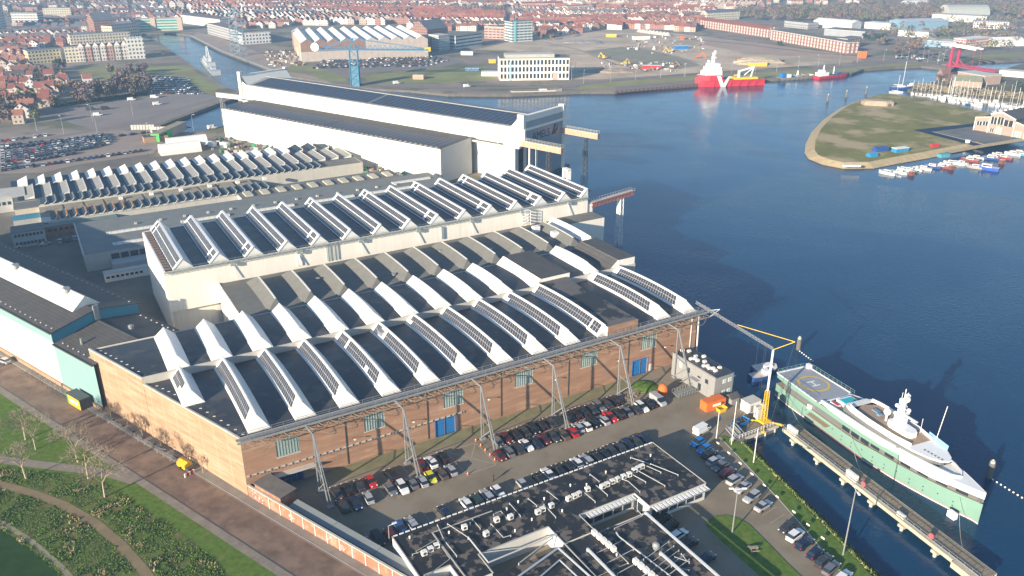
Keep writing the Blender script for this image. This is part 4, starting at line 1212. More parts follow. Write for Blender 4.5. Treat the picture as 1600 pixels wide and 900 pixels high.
# ------------------------------------------------------------------ lamp posts
def lamp(loc, h, rz, label, arms=2, group=None):
    t = thing('lamp_post', label, 'street lamp', loc, rz, group)
    MB().tube((0, 0, 0), (0, 0, h), .16, 8, r2=.08).build('pole', m_galv, t)
    for s_ in ((-1, 1) if arms == 2 else (1,)):
        MB().tube((0, 0, h), (s_ * 1.0, 0, h + .15), .05, 5).box(min(s_ * .8, s_ * 1.7), -.18, h + .1, max(s_ * .8, s_ * 1.7), .18, h + .3).build('lamp_head', m_white2, t)
    return t
lamp(G(1144, 832.5), 10.4, YA + R(-30), 'twin headed lamp post on the oval grass island')
lamp(G(1317, 867.5), 15.0, YA + R(60), 'tallest lamp post standing on the bank beside the pier')
lamp(G(609, 852), 4.6, YA, 'short lamp post at the corner of the black roofed office', 1)
# picnic bench on the island
pb = thing('picnic_bench', 'wooden picnic bench on the grass island', 'bench', G(1177, 860), YA - R(20))
m_wood = M('grey_wood', (.30, .26, .20), .85, .2, 1.5)
MB().box(-.9, -.35, .7, .9, .35, .78).build('table_top', m_wood, pb)
for s_ in (-1, 1): MB().box(-.9, s_ * .75 - .14, .42, .9, s_ * .75 + .14, .48).build('seat', m_wood, pb)
for s_ in (-1, 1): MB().beam((s_ * .6, -.75, .05), (s_ * .6, 0, .75), .08, .1).beam((s_ * .6, .75, .05), (s_ * .6, 0, .75), .08, .1).box(s_ * .6 - .04, -.8, .34, s_ * .6 + .04, .8, .42).build('leg', m_wood, pb)
# small white signs along the verge
for i in range(9):
    v = -36.2 - i * 4.2
    if i > 5: v -= 1
    t = thing('bay_sign', f'small white parking sign on the verge, {ORD[i]} from the crane end', 'sign', Y(97.9 + (v + 36) * .157, v), YA, 'parking bay signs on the verge')
    MB().tube((0, 0, 0), (0, 0, .9), .04, 4).build('post', m_steel_d, t)
    MB().box(-.05, -.4, .8, .05, .4, 1.15).build('plate', m_white2, t)
# traffic cones / barrier on the lot
for i, (u, v) in enumerate([(42.4, -9.2), (42.6, -12.4), (50.9, -6), (50.9, -8.4), (50.9, -10.6), (50.9, -12.8), (50.9, -15), (43.2, -16.7)]):
    t = thing('traffic_cone', f'orange and white traffic cone around the hatched bay, {ORD[i]} counting from the left', 'traffic cone', Y(u, v), 0, 'cones around the hatched bay')
    MB().tube((0, 0, .05), (0, 0, .75), .2, 8, r2=.05).box(-.25, -.25, 0, .25, .25, .05).build('cone', m_orange, t); MB().tube((0, 0, .35), (0, 0, .5), .145, 8, r2=.105).build('band', m_white2, t)
# person walking across the car park
pn = MB()
def limb(mb_, a, b, r0, r1): mb_.tube(a, b, r0, 8, r2=r1)
# ------------------------------------------------------------------ the yacht
m_mint = M('mint_hull', (.205, .355, .285), .25, .04, .2, spec=.6)
m_yw = M('yacht_white', (.82, .82, .80), .25, .03, .3, spec=.6)
m_teak = M('teak_deck', (.36, .26, .18), .7, .12, 1.2, stretch=(.4, 6, 1))
m_ygrey = M('yacht_grey_band', (.16, .17, .17), .3, .05, .5, spec=.7)
m_helid = M('helideck_grey', (.30, .32, .35), .7, .08, .6)
YH = R(-67.8)
_s = G(1208.7, 617.5, WZ)
def ynorm(): return Vector((-math.sin(YH), math.cos(YH), 0))
yc = _s + ynorm() * 5.1
yt = thing('mint_yacht', 'mint green and white superyacht with helideck and white radar mast moored by the pier', 'yacht', (yc.x, yc.y, WZ), YH)
HLF = 57.6
def hb(x, z):   # half breadth at length x and height above water z
    zt = z / 8.0
    L = HLF - 1.2 + zt * 1.6
    if x < 4: base = 4.75 + .12 * x
    elif x < 26: base = 5.25
    else:
        t = (x - 26) / (L - 26)
        t = min(max(t, 0), 1)
        base = 5.25 * (1 - t ** (1.9 + .5 * zt)) 
    return max(base, .02)
XS = [0, 1, 3, 6, 10, 14, 18, 22, 26, 29, 32, 35, 38, 41, 44, 46.5, 49, 51, 53, 54.7, 56, 57, 57.6]
def sheer(x): return 0 if x < 20 else .9 * ((x - 20) / 38.) ** 2
def strake(mb, x0, x1, za, zb, m, ins=0.0):
    xs = sorted(set([x0, x1] + [x for x in XS if x0 < x < x1]))
    for s_ in (-1, 1):
        for a, b in zip(xs[:-1], xs[1:]):
            ha, hb_ = za(a), za(b); ta, tb = zb(a), zb(b)
            p = [(a, s_ * (hb(a, ha) - ins), ha), (b, s_ * (hb(b, hb_) - ins), hb_), (b, s_ * (hb(b, tb) - ins), tb), (a, s_ * (hb(a, ta) - ins), ta)]
            mb.face(p if s_ < 0 else p[::-1], m)
def deck(mb, x0, x1, z, m, ins=.02):
    xs = sorted(set([x0, x1] + [x for x in XS if x0 < x < x1]))
    for a, b in zip(xs[:-1], xs[1:]):
        ya, yb = hb(a, z(a)) - ins, hb(b, z(b)) - ins
        mb.face([(a, -ya, z(a)), (b, -yb, z(b)), (b, yb, z(b)), (a, ya, z(a))], m)
c = lambda v: (lambda x: v)
XE = 57.6
mb = MB()
strake(mb, 0, XE, c(-1.2), c(.28), 1)
strake(mb, 0, XE, c(.281), c(.42), 2)
zlow = lambda x: 3.5 + (0 if x < 31 else min(1, (x - 31) / 1.5) * (.55)) + sheer(x)
strake(mb, 0, XE, c(.421), zlow, 0)
mb.face([(0, hb(0, 0), -1), (0, -hb(0, 0), -1), (0, -hb(0, 3), 3.5), (0, hb(0, 3), 3.5)], 0)
mb.build('hull', [m_mint, m_white2, m_red], yt, smooth=False)
mb = MB()
z2a = lambda x: zlow(x) + .001
z2b = lambda x: 5.25 + sheer(x)
strake(mb, 3, XE - .3, z2a, z2b, 0, .45)
mb.build('side_recess', [m_ygrey], yt)
mb = MB(); deck(mb, 0, XE, lambda x: zlow(x) - .02, 0); mb.build('main_deck', [m_teak], yt)
mb = MB()
z3a = lambda x: z2b(x)
z3b = lambda x: 6.45 + sheer(x)
strake(mb, 0, 40, z3a, z3b, 0)
mb.face([(0, hb(0, 5), 5.25), (0, -hb(0, 5), 5.25), (0, -hb(0, 6), 6.45), (0, hb(0, 6), 6.45)], 0)
mb.build('upper_band', [m_mint], yt)
mb = MB(); strake(mb, 33, XE, lambda x: z2b(x) + (.0 if x > 40 else 1.0), lambda x: 7.0 + sheer(x) * .8, 0); mb.build('bulwark', [m_yw], yt)
# windows in the recess
for i in range(9):
    x = 24.0 + i * 2.9 if i < 4 else 36.5 + (i - 4) * 4.0
    for s_ in (-1, 1):
        mb = MB()
        za, zb_ = 3.95 + sheer(x) + (0 if x < 32 else .35), 5.0 + sheer(x)
        y0, y1 = s_ * (hb(x - .3, 4.5) - .36), s_ * (hb(x + 2.0, 4.5) - .36)
        mb.face([(x - .3, y0, za - .1), (x + 2.0, y1, za - .1), (x + 2.0, y1, zb_ + .1), (x - .3, y0, zb_ + .1)][::(1 if s_ < 0 else -1)]); mb.build('window', m_glass, yt)
for i in range(14):
    x = 12 + i * 3.1
    for z in (1.3, 2.3) if i % 3 else (2.4,):
        if hb(x, z) < .8: continue
        for s_ in (-1,):
            y_ = s_ * (hb(x, z) + .015)
            MB().tube((x, y_, z), (x, y_ - .03 * -s_, z), .17, 8).build('porthole', m_steel_d, yt)
# aft side openings with boats platforms
MB().box(14.0, -6.9, 2.6, 20.5, -5.3, 2.75).build('side_platform', m_teak, yt)
MB().box(12.5, -5.5, 3.3, 13.6, -4.9, 4.4).build('tender_crane', m_yw, yt)
# helideck
mb = MB(); deck(mb, 0, 16, c(6.5), 0, -.05)
mb.build('helideck', [m_helid], yt)
mb = MB()
mb.beam((-.1, -4.8, 6.52), (-.1, 4.8, 6.52), .5, .2); mb.beam((16, -5.2, 6.56), (16, 5.2, 6.56), .5, .25)
mb.beam((0, -4.8, 6.53), (15, -5.3, 6.53), .4, .16); mb.beam((0, 4.8, 6.53), (15, 5.3, 6.53), .4, .16)
mb.build('deck_edge', [m_yw], yt)
mb = MB()
for k in range(32):
    a, b = 2 * PI * k / 32, 2 * PI * (k + 1) / 32
    mb.face([(7.9 + r_ * math.cos(t_), r_ * math.sin(t_), 6.525) for r_, t_ in ((3.4, a), (3.95, a), (3.95, b), (3.4, b))])
mb.build('landing_circle', [M('deck_yellow', (.65, .45, .08), .7)], yt)
mb = MB()
for (x0, y0, x1, y1) in ((6.7, -1.2, 7.1, 1.2), (8.7, -1.2, 9.1, 1.2), (7.11, -.2, 8.69, .2)): mb.face([(x0, y0, 6.54), (x1, y0, 6.54), (x1, y1, 6.54), (x0, y1, 6.54)])
mb.build('letter_h', [m_yw], yt)
def rail(pts, h, name='railing', mat=None, st=1.4):
    mb = MB()
    for a, b in zip(pts[:-1], pts[1:]):
        a, b = Vector(a), Vector(b); up = Vector((0, 0, h))
        mb.tube(a + up, b + up, .04, 4); mb.tube(a + up * .5, b + up * .5, .025, 4)
        n_ = max(1, int((b - a).length / st))
        for k in range(n_ + 1): p = a.lerp(b, k / n_); mb.tube(p, p + up, .03, 4)
    mb.build(name, [mat or m_galv], yt)
rail([(.2, -4.9, 6.55), (-.1, -4.7, 6.55), (-.1, 4.0, 6.55)], 1.0, mat=m_mint); rail([(1.5, 5.1, 6.55), (16, 5.45, 6.55)], 1.1, mat=m_mint); rail([(4, -5.2, 6.6), (14.5, -5.45, 6.6)], 1.0, mat=m_steel_d)
MB().box(.2, 3.9, 6.5, 1.4, 5.0, 7.6).build('locker', m_yw, yt)
# bridge deck (level 2) and sun deck (level 3)
def loftpoly(pts, z0, z1, m=0, mt=None, ins=0):
    mb = MB(); mb.prism(pts, z0, z1, m, mt, True); return mb
def symm(half):  # half = [(x, halfwidth)...] from aft to fore
    return [(x, -y) for x, y in half] + [(x, y) for x, y in reversed(half) if y > .05]
MB().prism(symm([(16.1, 4.6), (22, 5.0), (34, 4.9), (40, 4.3), (47, 3.2), (50.5, 2.0), (52, .3)]), 5.4, 6.62, 0, 1).build('foredeck', [m_yw, m_teak], yt)
MB().prism(symm([(22, 3.7), (30, 4.2), (38, 3.9), (43, 3.2), (46, 2.0), (47, .4)]), 6.62, 8.9, 0, 0).build('bridge_house', [m_ygrey], yt)
MB().prism(symm([(23, 2.9), (38, 3.4), (41, 3.0)]), 6.7, 8.9, 0, 0).build('bridge_core', [m_yw], yt)
# white sweeping bulwark of the bridge deck
mb = MB()
pts = [(15.5, 4.6, 6.4, 6.9), (19, 5.15, 6.4, 7.5), (24, 5.3, 6.4, 7.75), (30, 5.25, 6.4, 7.8), (35, 5.0, 6.6, 7.9), (40, 4.4, 6.9, 8.0), (44, 3.7, 7.2, 8.0), (48, 2.8, 7.2, 8.0), (50.5, 1.9, 7.2, 7.9), (51.8, .05, 7.2, 7.8)]
for s_ in (-1, 1):
    for (xa, ya, a0, a1), (xb, yb, b0, b1) in zip(pts[:-1], pts[1:]):
        f = [(xa, s_ * ya, a0), (xb, s_ * yb, b0), (xb, s_ * (yb - .3), b1), (xa, s_ * (ya - .3), a1)]
        mb.face(f if s_ < 0 else f[::-1]); 
        f2 = [(xa, s_ * (ya - .3), a1), (xb, s_ * (yb - .3), b1), (xb, s_ * max(yb - .9, 0), b1 - .05), (xa, s_ * (ya - .9), a1 - .05)]
        mb.face(f2 if s_ < 0 else f2[::-1])
mb.build('bridge_bulwark', [m_yw], yt)
MB().prism(symm([(22.5, 3.6), (24.5, 4.3), (30, 4.6), (37, 4.4), (42, 3.9), (45.5, 2.8), (47.5, 1.6), (48.3, .3)]), 8.9, 9.25, 0, 0).build('sun_deck_roof', [m_yw], yt)
mb = MB(); hp = [(23.5, 3.4), (25.5, 3.9), (30, 4.2), (37, 4.0), (41.0, 3.2)]
for s_ in (-1, 1):
    for (xa, ya), (xb, yb) in zip(hp[:-1], hp[1:]):
        f = [(xa, s_ * ya, 9.25), (xb, s_ * yb, 9.25), (xb, s_ * (yb - .1), 10.0), (xa, s_ * (ya - .1), 10.0)]; mb.face(f); 
        f = [(xa, s_ * (ya - .1), 10.0), (xb, s_ * (yb - .1), 10.0), (xb, s_ * (yb - .35), 9.9), (xa, s_ * (ya - .35), 9.9)]; mb.face(f)
        f = [(xa, s_ * (ya - .35), 9.9), (xb, s_ * (yb - .35), 9.9), (xb, s_ * (yb - .37), 9.3), (xa, s_ * (ya - .37), 9.3)]; mb.face(f)
mb.build('sun_deck_bulwark', [m_yw], yt)
MB().prism(symm([(24.0, 2.9), (25.6, 3.45), (30, 3.8), (37, 3.6), (41.0, 2.8)]), 9.26, 9.3).build('sun_deck', [m_teak], yt)
MB().box(17.3, -1.4, 6.65, 21.2, 3.0, 7.5, 0).build('pool_surround', [m_yw], yt)
MB().box(17.8, -.9, 7.502, 20.8, 2.6, 7.56).build('pool', M('pool_water', (.02, .42, .46), .1), yt)
MB().box(17.2, -3.2, 6.65, 19.6, -2.1, 7.2, 0).box(17.4, -3.0, 7.2, 19.4, -2.3, 7.3, 1).build('sofa', [m_yw, m_red], yt)
MB().prism(symm([(22.0, 2.9), (22.8, 3.4), (25.5, 3.9), (24.8, 2.2), (24.0, .3)]), 9.0, 9.3).build('aft_canopy', [m_whs], yt)
# aft decks between helideck and canopy
MB().box(16.2, -4.4, 5.5, 30, 4.4, 5.56).build('aft_deck', m_teak, yt)
# superstructure island and radar mast
MB().prism(symm([(32.5, 1.1), (33.5, 1.6), (38.0, 1.4), (39.0, .7)]), 9.3, 10.6, 0, 1).build('mast_house', [m_yw, m_yw], yt)
MB().prism([(33.5, -.7), (36.2, -.7), (36.0, .7), (33.7, .7)], 10.6, 12.4).prism([(33.8, -.4), (35.4, -.4), (35.2, .4), (34, .4)], 12.4, 16.6).build('radar_mast', m_yw, yt)
mb = MB()
for z, L_, x in ((13.0, 3.0, 35.2), (14.6, 2.2, 34.6), (15.8, 1.4, 34.6)): mb.box(x - .35, -L_ / 2, z, x + .35, L_ / 2, z + .25)
mb.box(34.8, -.25, 13.1, 39.0, .25, 13.35)
mb.tube((34.6, 0, 16.6), (34.6, 0, 19.2), .1, 6); mb.tube((35.1, .3, 16.6), (35.1, .3, 18.5), .06, 5); mb.tube((34.2, -.3, 16.6), (34.2, -.3, 18.2), .06, 5)
mb.build('mast_arms', m_yw, yt)
for p, r_ in (((31.2, -.2, 11.6), .85), ((34.6, 1.0, 17.2), .6), ((35.3, 0, 17.0), .75), ((34.2, -1.3, 15.2), .45), ((35.2, 1.4, 13.8), .5)):
    MB().sphere(p, r_, 12, k=8).build('radome', m_yw, yt, smooth=True)
MB().tube((31.2, -.2, 9.3), (31.2, -.2, 11), .25, 8).build('radome_post', m_yw, yt)
MB().box(26.5, .2, 9.32, 28.2, 1.3, 9.6).box(28.6, -.4, 9.32, 29.4, .6, 9.75).build('lounge_seats', M('blue_fabric', (.16, .26, .36), .8), yt)
MB().tube((41.8, 3.2, 9), (42.2, 3.9, 18.2), .08, 5).tube((38, 2.8, 9.3), (38, 2.8, 13), .05, 5).build('whip_aerial', m_yw, yt)
MB().face([(39.5, 3.55, 9.2), (45.2, 2.9, 9.2), (45.2, 3.1, 10.3), (39.5, 3.8, 10.4)][::-1]).face([(39.5, 3.55, 9.2), (45.2, 2.9, 9.2), (45.2, 3.1, 10.3), (39.5, 3.8, 10.4)]).build('wind_screen', M('blue_glass', (.22, .42, .62), .1), yt)
MB().box(52.6, -.85, 7.0, 54.6, .85, 7.15, 0).box(52.8, -.75, 7.16, 53.4, .75, 7.2, 1).box(53.8, -.7, 7.16, 54.4, .7, 7.2, 1).build('foredeck_hatch', [m_yw, m_solarb], yt)
mb = MB(); deck(mb, 47, 57.6, lambda x: 6.95 + sheer(x) * .8, 0, .05); mb.build('bow_deck', [m_yw], yt)
for i in range(6): MB().box(43.2 + i * .8, -1.8 + i * .1, 9.26, 43.6 + i * .8, -1.4 + i * .1, 9.4).build('deck_fitting', m_galv, yt)
fl = thing('white_fender', 'white box fender hanging at the bow waterline of the mint yacht', 'fender', yt.matrix_basis @ Vector((54.0, -3.0, 0)), YH)
MB().box(-.9, -.6, -.2, .9, .4, 1.4).build('block', m_yw, fl)

# ------------------------------------------------------------------ pier
pr = thing('mooring_pier', 'long narrow wooden pier on concrete beams beside the yacht', 'pier', G(1224, 671, 0), R(-67.9))
PL = 54.5
MB().box(0, .3, .25, PL, 4.0, .45, 0).build('deck', M('pier_planks', (.255, .21, .15), .85, .2, .6, wave=(.9, .08, (.12, .10, .07))), pr)
MB().box(0, -.3, -.4, PL, .25, .42, 0).box(0, 4.05, -.2, PL, 4.25, .42, 0).build('edge_beam', [M('pale_beam', (.46, .42, .32), .8, .15, .6)], pr)
for k in range(7):
    x = 4 + k * 8.2
    mb = MB(); mb.box(x - .7, -.8, -1.0, x + .7, 4.3, -.41); mb.build('cross_beam', M('pale_beam'), pr)
    for y in (-.3, 3.8): MB().tube((x, y, -5), (x, y, -1.0), .35, 8).build('pile', m_conc_l, pr)
mb = MB()
for z in (1.0, 1.5): mb.tube((0, -.05, z), (PL, -.05, z), .05, 4)
for k in range(33): mb.tube((k * 1.7, -.05, .4), (k * 1.7, -.05, 1.5), .04, 4)
mb.tube((0, .1, .75), (PL, .1, .75), .12, 6)
mb.build('railing', m_galv, pr)
MB().box(PL - 5.5, -1.0, -.8, PL + 1.5, .25, .5).build('end_platform', M('pale_beam'), pr)
for i, (x, lab) in enumerate(((1.0, 'white electrical cabinet at the crane end of the pier'), (20.3, 'large white cabinet on the middle of the pier'), (34.6, 'small white cabinet further along the pier'))):
    t = thing('pier_cabinet', lab, 'cabinet', pr.matrix_basis @ Vector((x, .1, .45)), R(-67.9))
    MB().box(0, 0, 0, 3.0 if i < 2 else 1.8, .7, 1.5 if i < 2 else .8).build('box', m_white2, t)
    MB().box(.05, -.03, .1, (3.0 if i < 2 else 1.8) / 2 - .03, -.003, 1.3 if i < 2 else .7).build('door', m_white2, t)
for i, (x, lab) in enumerate(((25.2, 'red life buoy on the pier rail near the middle cabinet'), (43.0, 'red life buoy on the pier rail near the far end'))):
    t = thing('life_buoy', lab, 'life buoy', pr.matrix_basis @ Vector((x, .25, .5)), R(-67.9))
    MB().tube((0, -.12, .9), (0, .12, .9), .55, 12).build('buoy', M('buoy_red', (.75, .12, .12), .5), t); MB().tube((0, 0, 0), (0, 0, .9), .05, 5).build('post', m_galv, t)
mb = MB()
# mooring dolphins and float line
for i, (px, py, h, lab) in enumerate(((1247, 546, 3.4, 'tall grey mooring post in open water beyond the helideck'), (1545, 746, 3.8, 'grey mooring post off the bow of the yacht'), (1293, 158, 4.5, 'dark mooring pile left of the spit, nearest'), (1322, 152, 4.5, 'middle mooring pile left of the spit'), (1353, 147, 5, 'right mooring pile by the tip of the spit'))):
    t = thing('mooring_pile', lab, 'mooring pile', G(px, py, WZ), 0)
    MB().tube((0, 0, -2), (0, 0, h), .65 if i < 2 else .8, 10).build('pile', M('tarred_pile', (.14, .14, .13), .8), t)
    MB().tube((0, 0, h), (0, 0, h + .5), .5, 10).sphere((0, 0, h + .7), .25, 6).build('cap', m_conc_l, t)
for (a, b, n_, nm) in (((1248, 548), (1272, 566), 7, 'float line behind the helideck'), ((1548, 748), (1600, 780), 8, 'float line off the yacht bow')):
    A, B = G(*a, WZ), G(*b, WZ)
    for k in range(n_):
        p = A.lerp(B, (k + .5) / n_)
        o = MB().sphere((0, 0, 0), .22, 6).build('float', m_white2, loc=(p.x, p.y, WZ + .08))
        tag(o, f'small white float in the {nm}', 'float', 'floats of the ' + nm)

# ------------------------------------------------------------------ boats
def hull(mb, L, B, H_, m=0, md=1, bow=.35, z0=-.2, flat=.85):
    n_ = 9; S = []
    for k in range(n_):
        t = k / (n_ - 1); x = -L / 2 + L * t
        w_ = B / 2 * (flat + (1 - flat) * min(1, t / .3)) if t < 1 - bow else B / 2 * (1 - ((t - 1 + bow) / bow) ** 2)
        S.append((x, max(w_, .03), H_ * (1 + .35 * max(0, t - .5) * 2)))
    for s_ in (-1, 1):
        for (xa, wa, ha), (xb, wb, hb_) in zip(S[:-1], S[1:]):
            f = [(xa, s_ * wa * .82, z0), (xb, s_ * wb * .7, z0), (xb, s_ * wb, hb_), (xa, s_ * wa, ha)]
            mb.face(f if s_ < 0 else f[::-1], m)
    for (xa, wa, ha), (xb, wb, hb_) in zip(S[:-1], S[1:]):
        mb.face([(xa, -wa, ha - .05), (xb, -wb, hb_ - .05), (xb, wb, hb_ - .05), (xa, wa, ha - .05)], md)
    x, w_, h_ = S[0]; mb.face([(x, w_, z0), (x, -w_, z0), (x, -w_, h_), (x, w_, h_)], m)
    return mb
m_bw = M('boat_white', (.78, .78, .74), .4, .08, 1); m_bdeck = M('boat_deck', (.58, .55, .48), .7, .15, 1); m_navy = M('boat_blue', (.03, .08, .28), .4)
def mk_sail():
    t = thing('sailing_boat', 'white sailing boat with bare mast', 'sailing boat', (0, 0, -50))
    hull(MB(), 9, 2.9, 1.0).build('hull', [m_bw, m_bdeck], t)
    MB().prism([(-1.5, -.8), (1.8, -.6), (1.8, .6), (-1.5, .8)], .9, 1.5).build('cabin', m_bw, t)
    MB().tube((.6, 0, .9), (.6, 0, 12.5), .09, 5).tube((.6, 0, 1.9), (-3.3, 0, 1.9), .12, 5).build('mast', m_whitemet, t)
    return t
def mk_motor():
    t = thing('motor_boat', 'white motor boat', 'motor boat', (0, 0, -50))
    hull(MB(), 8, 2.9, 1.1).build('hull', [m_bw, m_bdeck], t)
    MB().prism([(-1.6, -1.0), (1.6, -.7), (1.6, .7), (-1.6, 1.0)], 1.0, 2.1).build('cabin', m_bw, t)
    MB().box(1.3, -.7, 1.4, 1.75, .7, 1.95).box(-1.5, -1.04, 1.4, 1.3, -.93, 1.9).box(-1.5, .93, 1.4, 1.3, 1.04, 1.9).build('windows', m_glass, t)
    return t
sail0, motor0 = mk_sail(), mk_motor()
rb = random.Random(11)
_su = [False, False]
def boat(kind, p, rz, label, group=None, sc_=1.0, hullm=None):
    src = (sail0, motor0)[kind]
    if not _su[kind]:
        _su[kind] = True; src.location = p; src.rotation_euler = (0, 0, rz); src.scale = (sc_,) * 3; src['label'] = label
        if group: src['group'] = group
        return src
    return dup(src, p, rz, label, group, sc_, [('hull', 0, hullm)] if hullm else None)
# marina behind the spit
col_names = [('white', None), ('white', None), ('navy blue', m_navy), ('white', None)]
rows = [((1425, 147), (1500, 154), 12), ((1480, 153), (1560, 162), 13), ((1545, 163), (1612, 172), 10), ((1455, 152), (1540, 168), 12), ((1565, 150), (1615, 158), 8), ((1555, 177), (1612, 168), 7)]
for ri, (a, b, n_) in enumerate(rows):
    A, B = G(*a, WZ), G(*b, WZ)
    for k in range(n_):
        p = A.lerp(B, (k + rb.uniform(-.2, .2)) / n_)
        kd = 0 if rb.random() < .72 else 1
        cn, cm = rb.choice(col_names)
        boat(kd, (p.x, p.y, WZ), R(70) + rb.uniform(-.2, .2) + (PI if rb.random() < .4 else 0),
             f'{cn} {"sailing" if kd == 0 else "motor"} boat berthed in the marina behind the grass spit', f'{cn} {"sailing" if kd == 0 else "motor"} boats in the marina', rb.uniform(.75, 1.25), cm)
# big boats at the spit tip
boat(0, G(1407, 139, WZ), R(-5), 'long sailing barge with blue cover moored beyond the tip of the spit', None, 1.7, m_navy)
boat(0, G(1400, 145.5, WZ), R(-12), 'smaller covered sailing boat right at the tip of the spit', None, 1.1, None)
boat(1, G(1425, 135, WZ), R(40), 'white cruiser at the head of the marina', None, 1.3)
# boats in front of the spit
fr = [(1386, 272, 1, 1.25, None, 'white cabin cruiser, leftmost in front of the spit'), (1405, 271, 1, 1.1, None, 'white cruiser next to the leftmost boat'), (1412, 266, 1, 1, None, 'small white boat behind the second cruiser'),
      (1421, 268, 1, 1.1, None, 'white boat by the first rusty mooring box'), (1430, 266, 1, 1.0, None, 'white boat right of the first rusty mooring box'), (1443, 265, 1, 1.15, None, 'white cruiser before the dark hulled boat'),
      (1456, 262, 1, 1.2, m_navy, 'dark blue hulled boat in front of the spit'), (1470, 262, 1, 1.1, M('boat_red', (.30, .06, .05), .5), 'red hulled boat in front of the spit'), (1480, 259, 1, 1.1, None, 'white boat right of the red one'), (1486, 256, 1, 1.1, None, 'white boat behind the second rusty mooring box'),
      (1495, 257, 1, 1.1, None, 'white boat left of the grey workboat'), (1502, 256, 1, 1.0, None, 'small white boat beside the blue covered cabin'), (1515, 252, 1, 1.3, M('boat_red'), 'red and white boat in the middle of the spit row'), (1525, 248, 1, 1.1, None, 'white boat behind the fishing boat'),
      (1524, 263, 1, 1.2, M('boat_grey', (.35, .35, .32), .7), 'grey workboat beside the blue fishing boat'), (1541, 265, 1, 1.7, M('fish_blue', (.05, .12, .5), .4), 'blue and white fishing boat in front of the spit'), (1547, 249, 1, 1.2, m_navy, 'dark boat behind the fishing boat'),
      (1556, 246, 1, 1.1, None, 'white boat left of the third rusty mooring box'), (1568, 248, 1, 1.3, M('boat_red'), 'red hulled cruiser by the third rusty mooring box'), (1560, 243, 1, 1, None, 'white boat close under the bank'), (1582, 242, 1, 1.2, None, 'white boat near the right edge'), (1592, 240, 1, 1.1, None, 'white boat at the right edge of the row'), (1598, 243, 1, 1.2, M('boat_cyan', (.1, .35, .5), .4), 'light blue boat at the far right edge')]
for px, py, kd, s_, hm, lab in fr:
    boat(kd, G(px, py, WZ), R(140) + rb.uniform(-.25, .25), lab, None, s_ * .85, hm)
for i, (px, py) in enumerate(((1424, 274), (1486, 265), (1565, 256))):
    t = thing('mooring_box', ['rusty mooring box left in the spit row', 'rusty mooring box in the middle of the spit row', 'rusty mooring box right in the spit row'][i], 'mooring pile', G(px, py, WZ), .3)
    MB().box(-1, -1, -1, 1, 1, 2.2).build('block', M('rust_brown', (.20, .075, .05), .9), t); MB().box(-1.05, -1.05, 2.2, 1.05, 1.05, 2.35).build('cap', m_conc_l, t)
pt = thing('floating_jetty', 'low floating jetty behind the boats in front of the spit', 'jetty', (0, 0, 0))
a, b = G(1450, 258, WZ + .3), G(1560, 245, WZ + .3); MB().beam(a, b, 2, .4).build('deck', m_wood, pt)
pt = thing('marina_jetty', 'long white marina jetty between the moored sailing boats', 'jetty', (0, 0, 0))
a, b = G(1430, 149, WZ + .3), G(1610, 168, WZ + .3); MB().beam(a, b, 2.5, .4).build('deck', m_conc_l, pt)

# red offshore supply ship
rs0 = G(1085, 135, WZ); rs1 = G(1189, 131.5, WZ)
rc_ = (rs0 + rs1) / 2; rh = math.atan2(rs0.y - rs1.y, rs0.x - rs1.x)
RL = (rs1 - rs0).length
ship = thing('red_supply_ship', 'red offshore supply ship with white bridge tower moored on the far quay', 'ship', (rc_.x, rc_.y, WZ), rh)
m_sred = M('ship_red', (.55, .03, .045), .4, .06, .3)
mb = MB(); hull(mb, RL, 13, 5.2, 0, 1, .3, -.5); mb.build('hull', [m_sred, M('ship_deck', (.18, .22, .16), .8)], ship)
mb = MB()
xb = RL * .14
mb.prism([(xb, -6.3), (RL * .33, -6.1), (RL * .47, -1.2), (RL * .47, 1.2), (RL * .33, 6.1), (xb, 6.3)], 5.0, 9.2, 0, 1)
mb.build('forecastle', [m_sred, m_yw], ship)
for s_ in (-1, 1):
    mb = MB(); mb.face([(RL * .09, s_ * 6.62, 0), (RL * .16, s_ * 6.62, 0), (RL * .23, s_ * 6.55, 8.6), (RL * .17, s_ * 6.55, 8.6), (RL * .125, s_ * 6.6, 2.4), (RL * .06, s_ * 6.62, 8.0), (RL * .03, s_ * 6.62, 8.0)]); mb.build('white_stripe', m_yw, ship)
mb = MB()
for (x0, x1, w_, z0, z1) in ((.15, .40, 5.8, 9.2, 12.2), (.16, .37, 5.2, 12.2, 15), (.18, .34, 4.6, 15, 17.8)):
    mb.prism([(RL * x0, -w_), (RL * (x1 - .03), -w_), (RL * x1, -w_ * .6), (RL * x1, w_ * .6), (RL * (x1 - .03), w_), (RL * x0, w_)], z0, z1, 0)
mb.build('bridge', [m_yw], ship)
for i in range(7):
    MB().box(RL * .2 + i * 1.2, -4.66, 16.1, RL * .2 + i * 1.2 + .8, -4.61, 17.1).build('window', m_glass, ship)
    MB().box(RL * .19 + i * 1.4, -5.86, 10.2, RL * .19 + i * 1.4 + .7, -5.81, 10.9).build('window', m_glass, ship)
mb = MB(); lattice(mb, (RL * .26, 0, 17.8), (RL * .25, 0, 26), 1.1, .5, 5, .16); mb.box(RL * .25 - 1, -3, 22, RL * .25 + 1, 3, 22.5); mb.box(RL * .25 - 1, -2, 25, RL * .25 + 1, 2, 25.6); mb.build('radar_mast', m_yw, ship)
MB().sphere((RL * .25, 1.8, 26.6), 1.2, 10).build('radome', m_yw, ship); MB().sphere((RL * .30, -2.5, 19), 1.1, 10).build('radome', m_yw, ship)
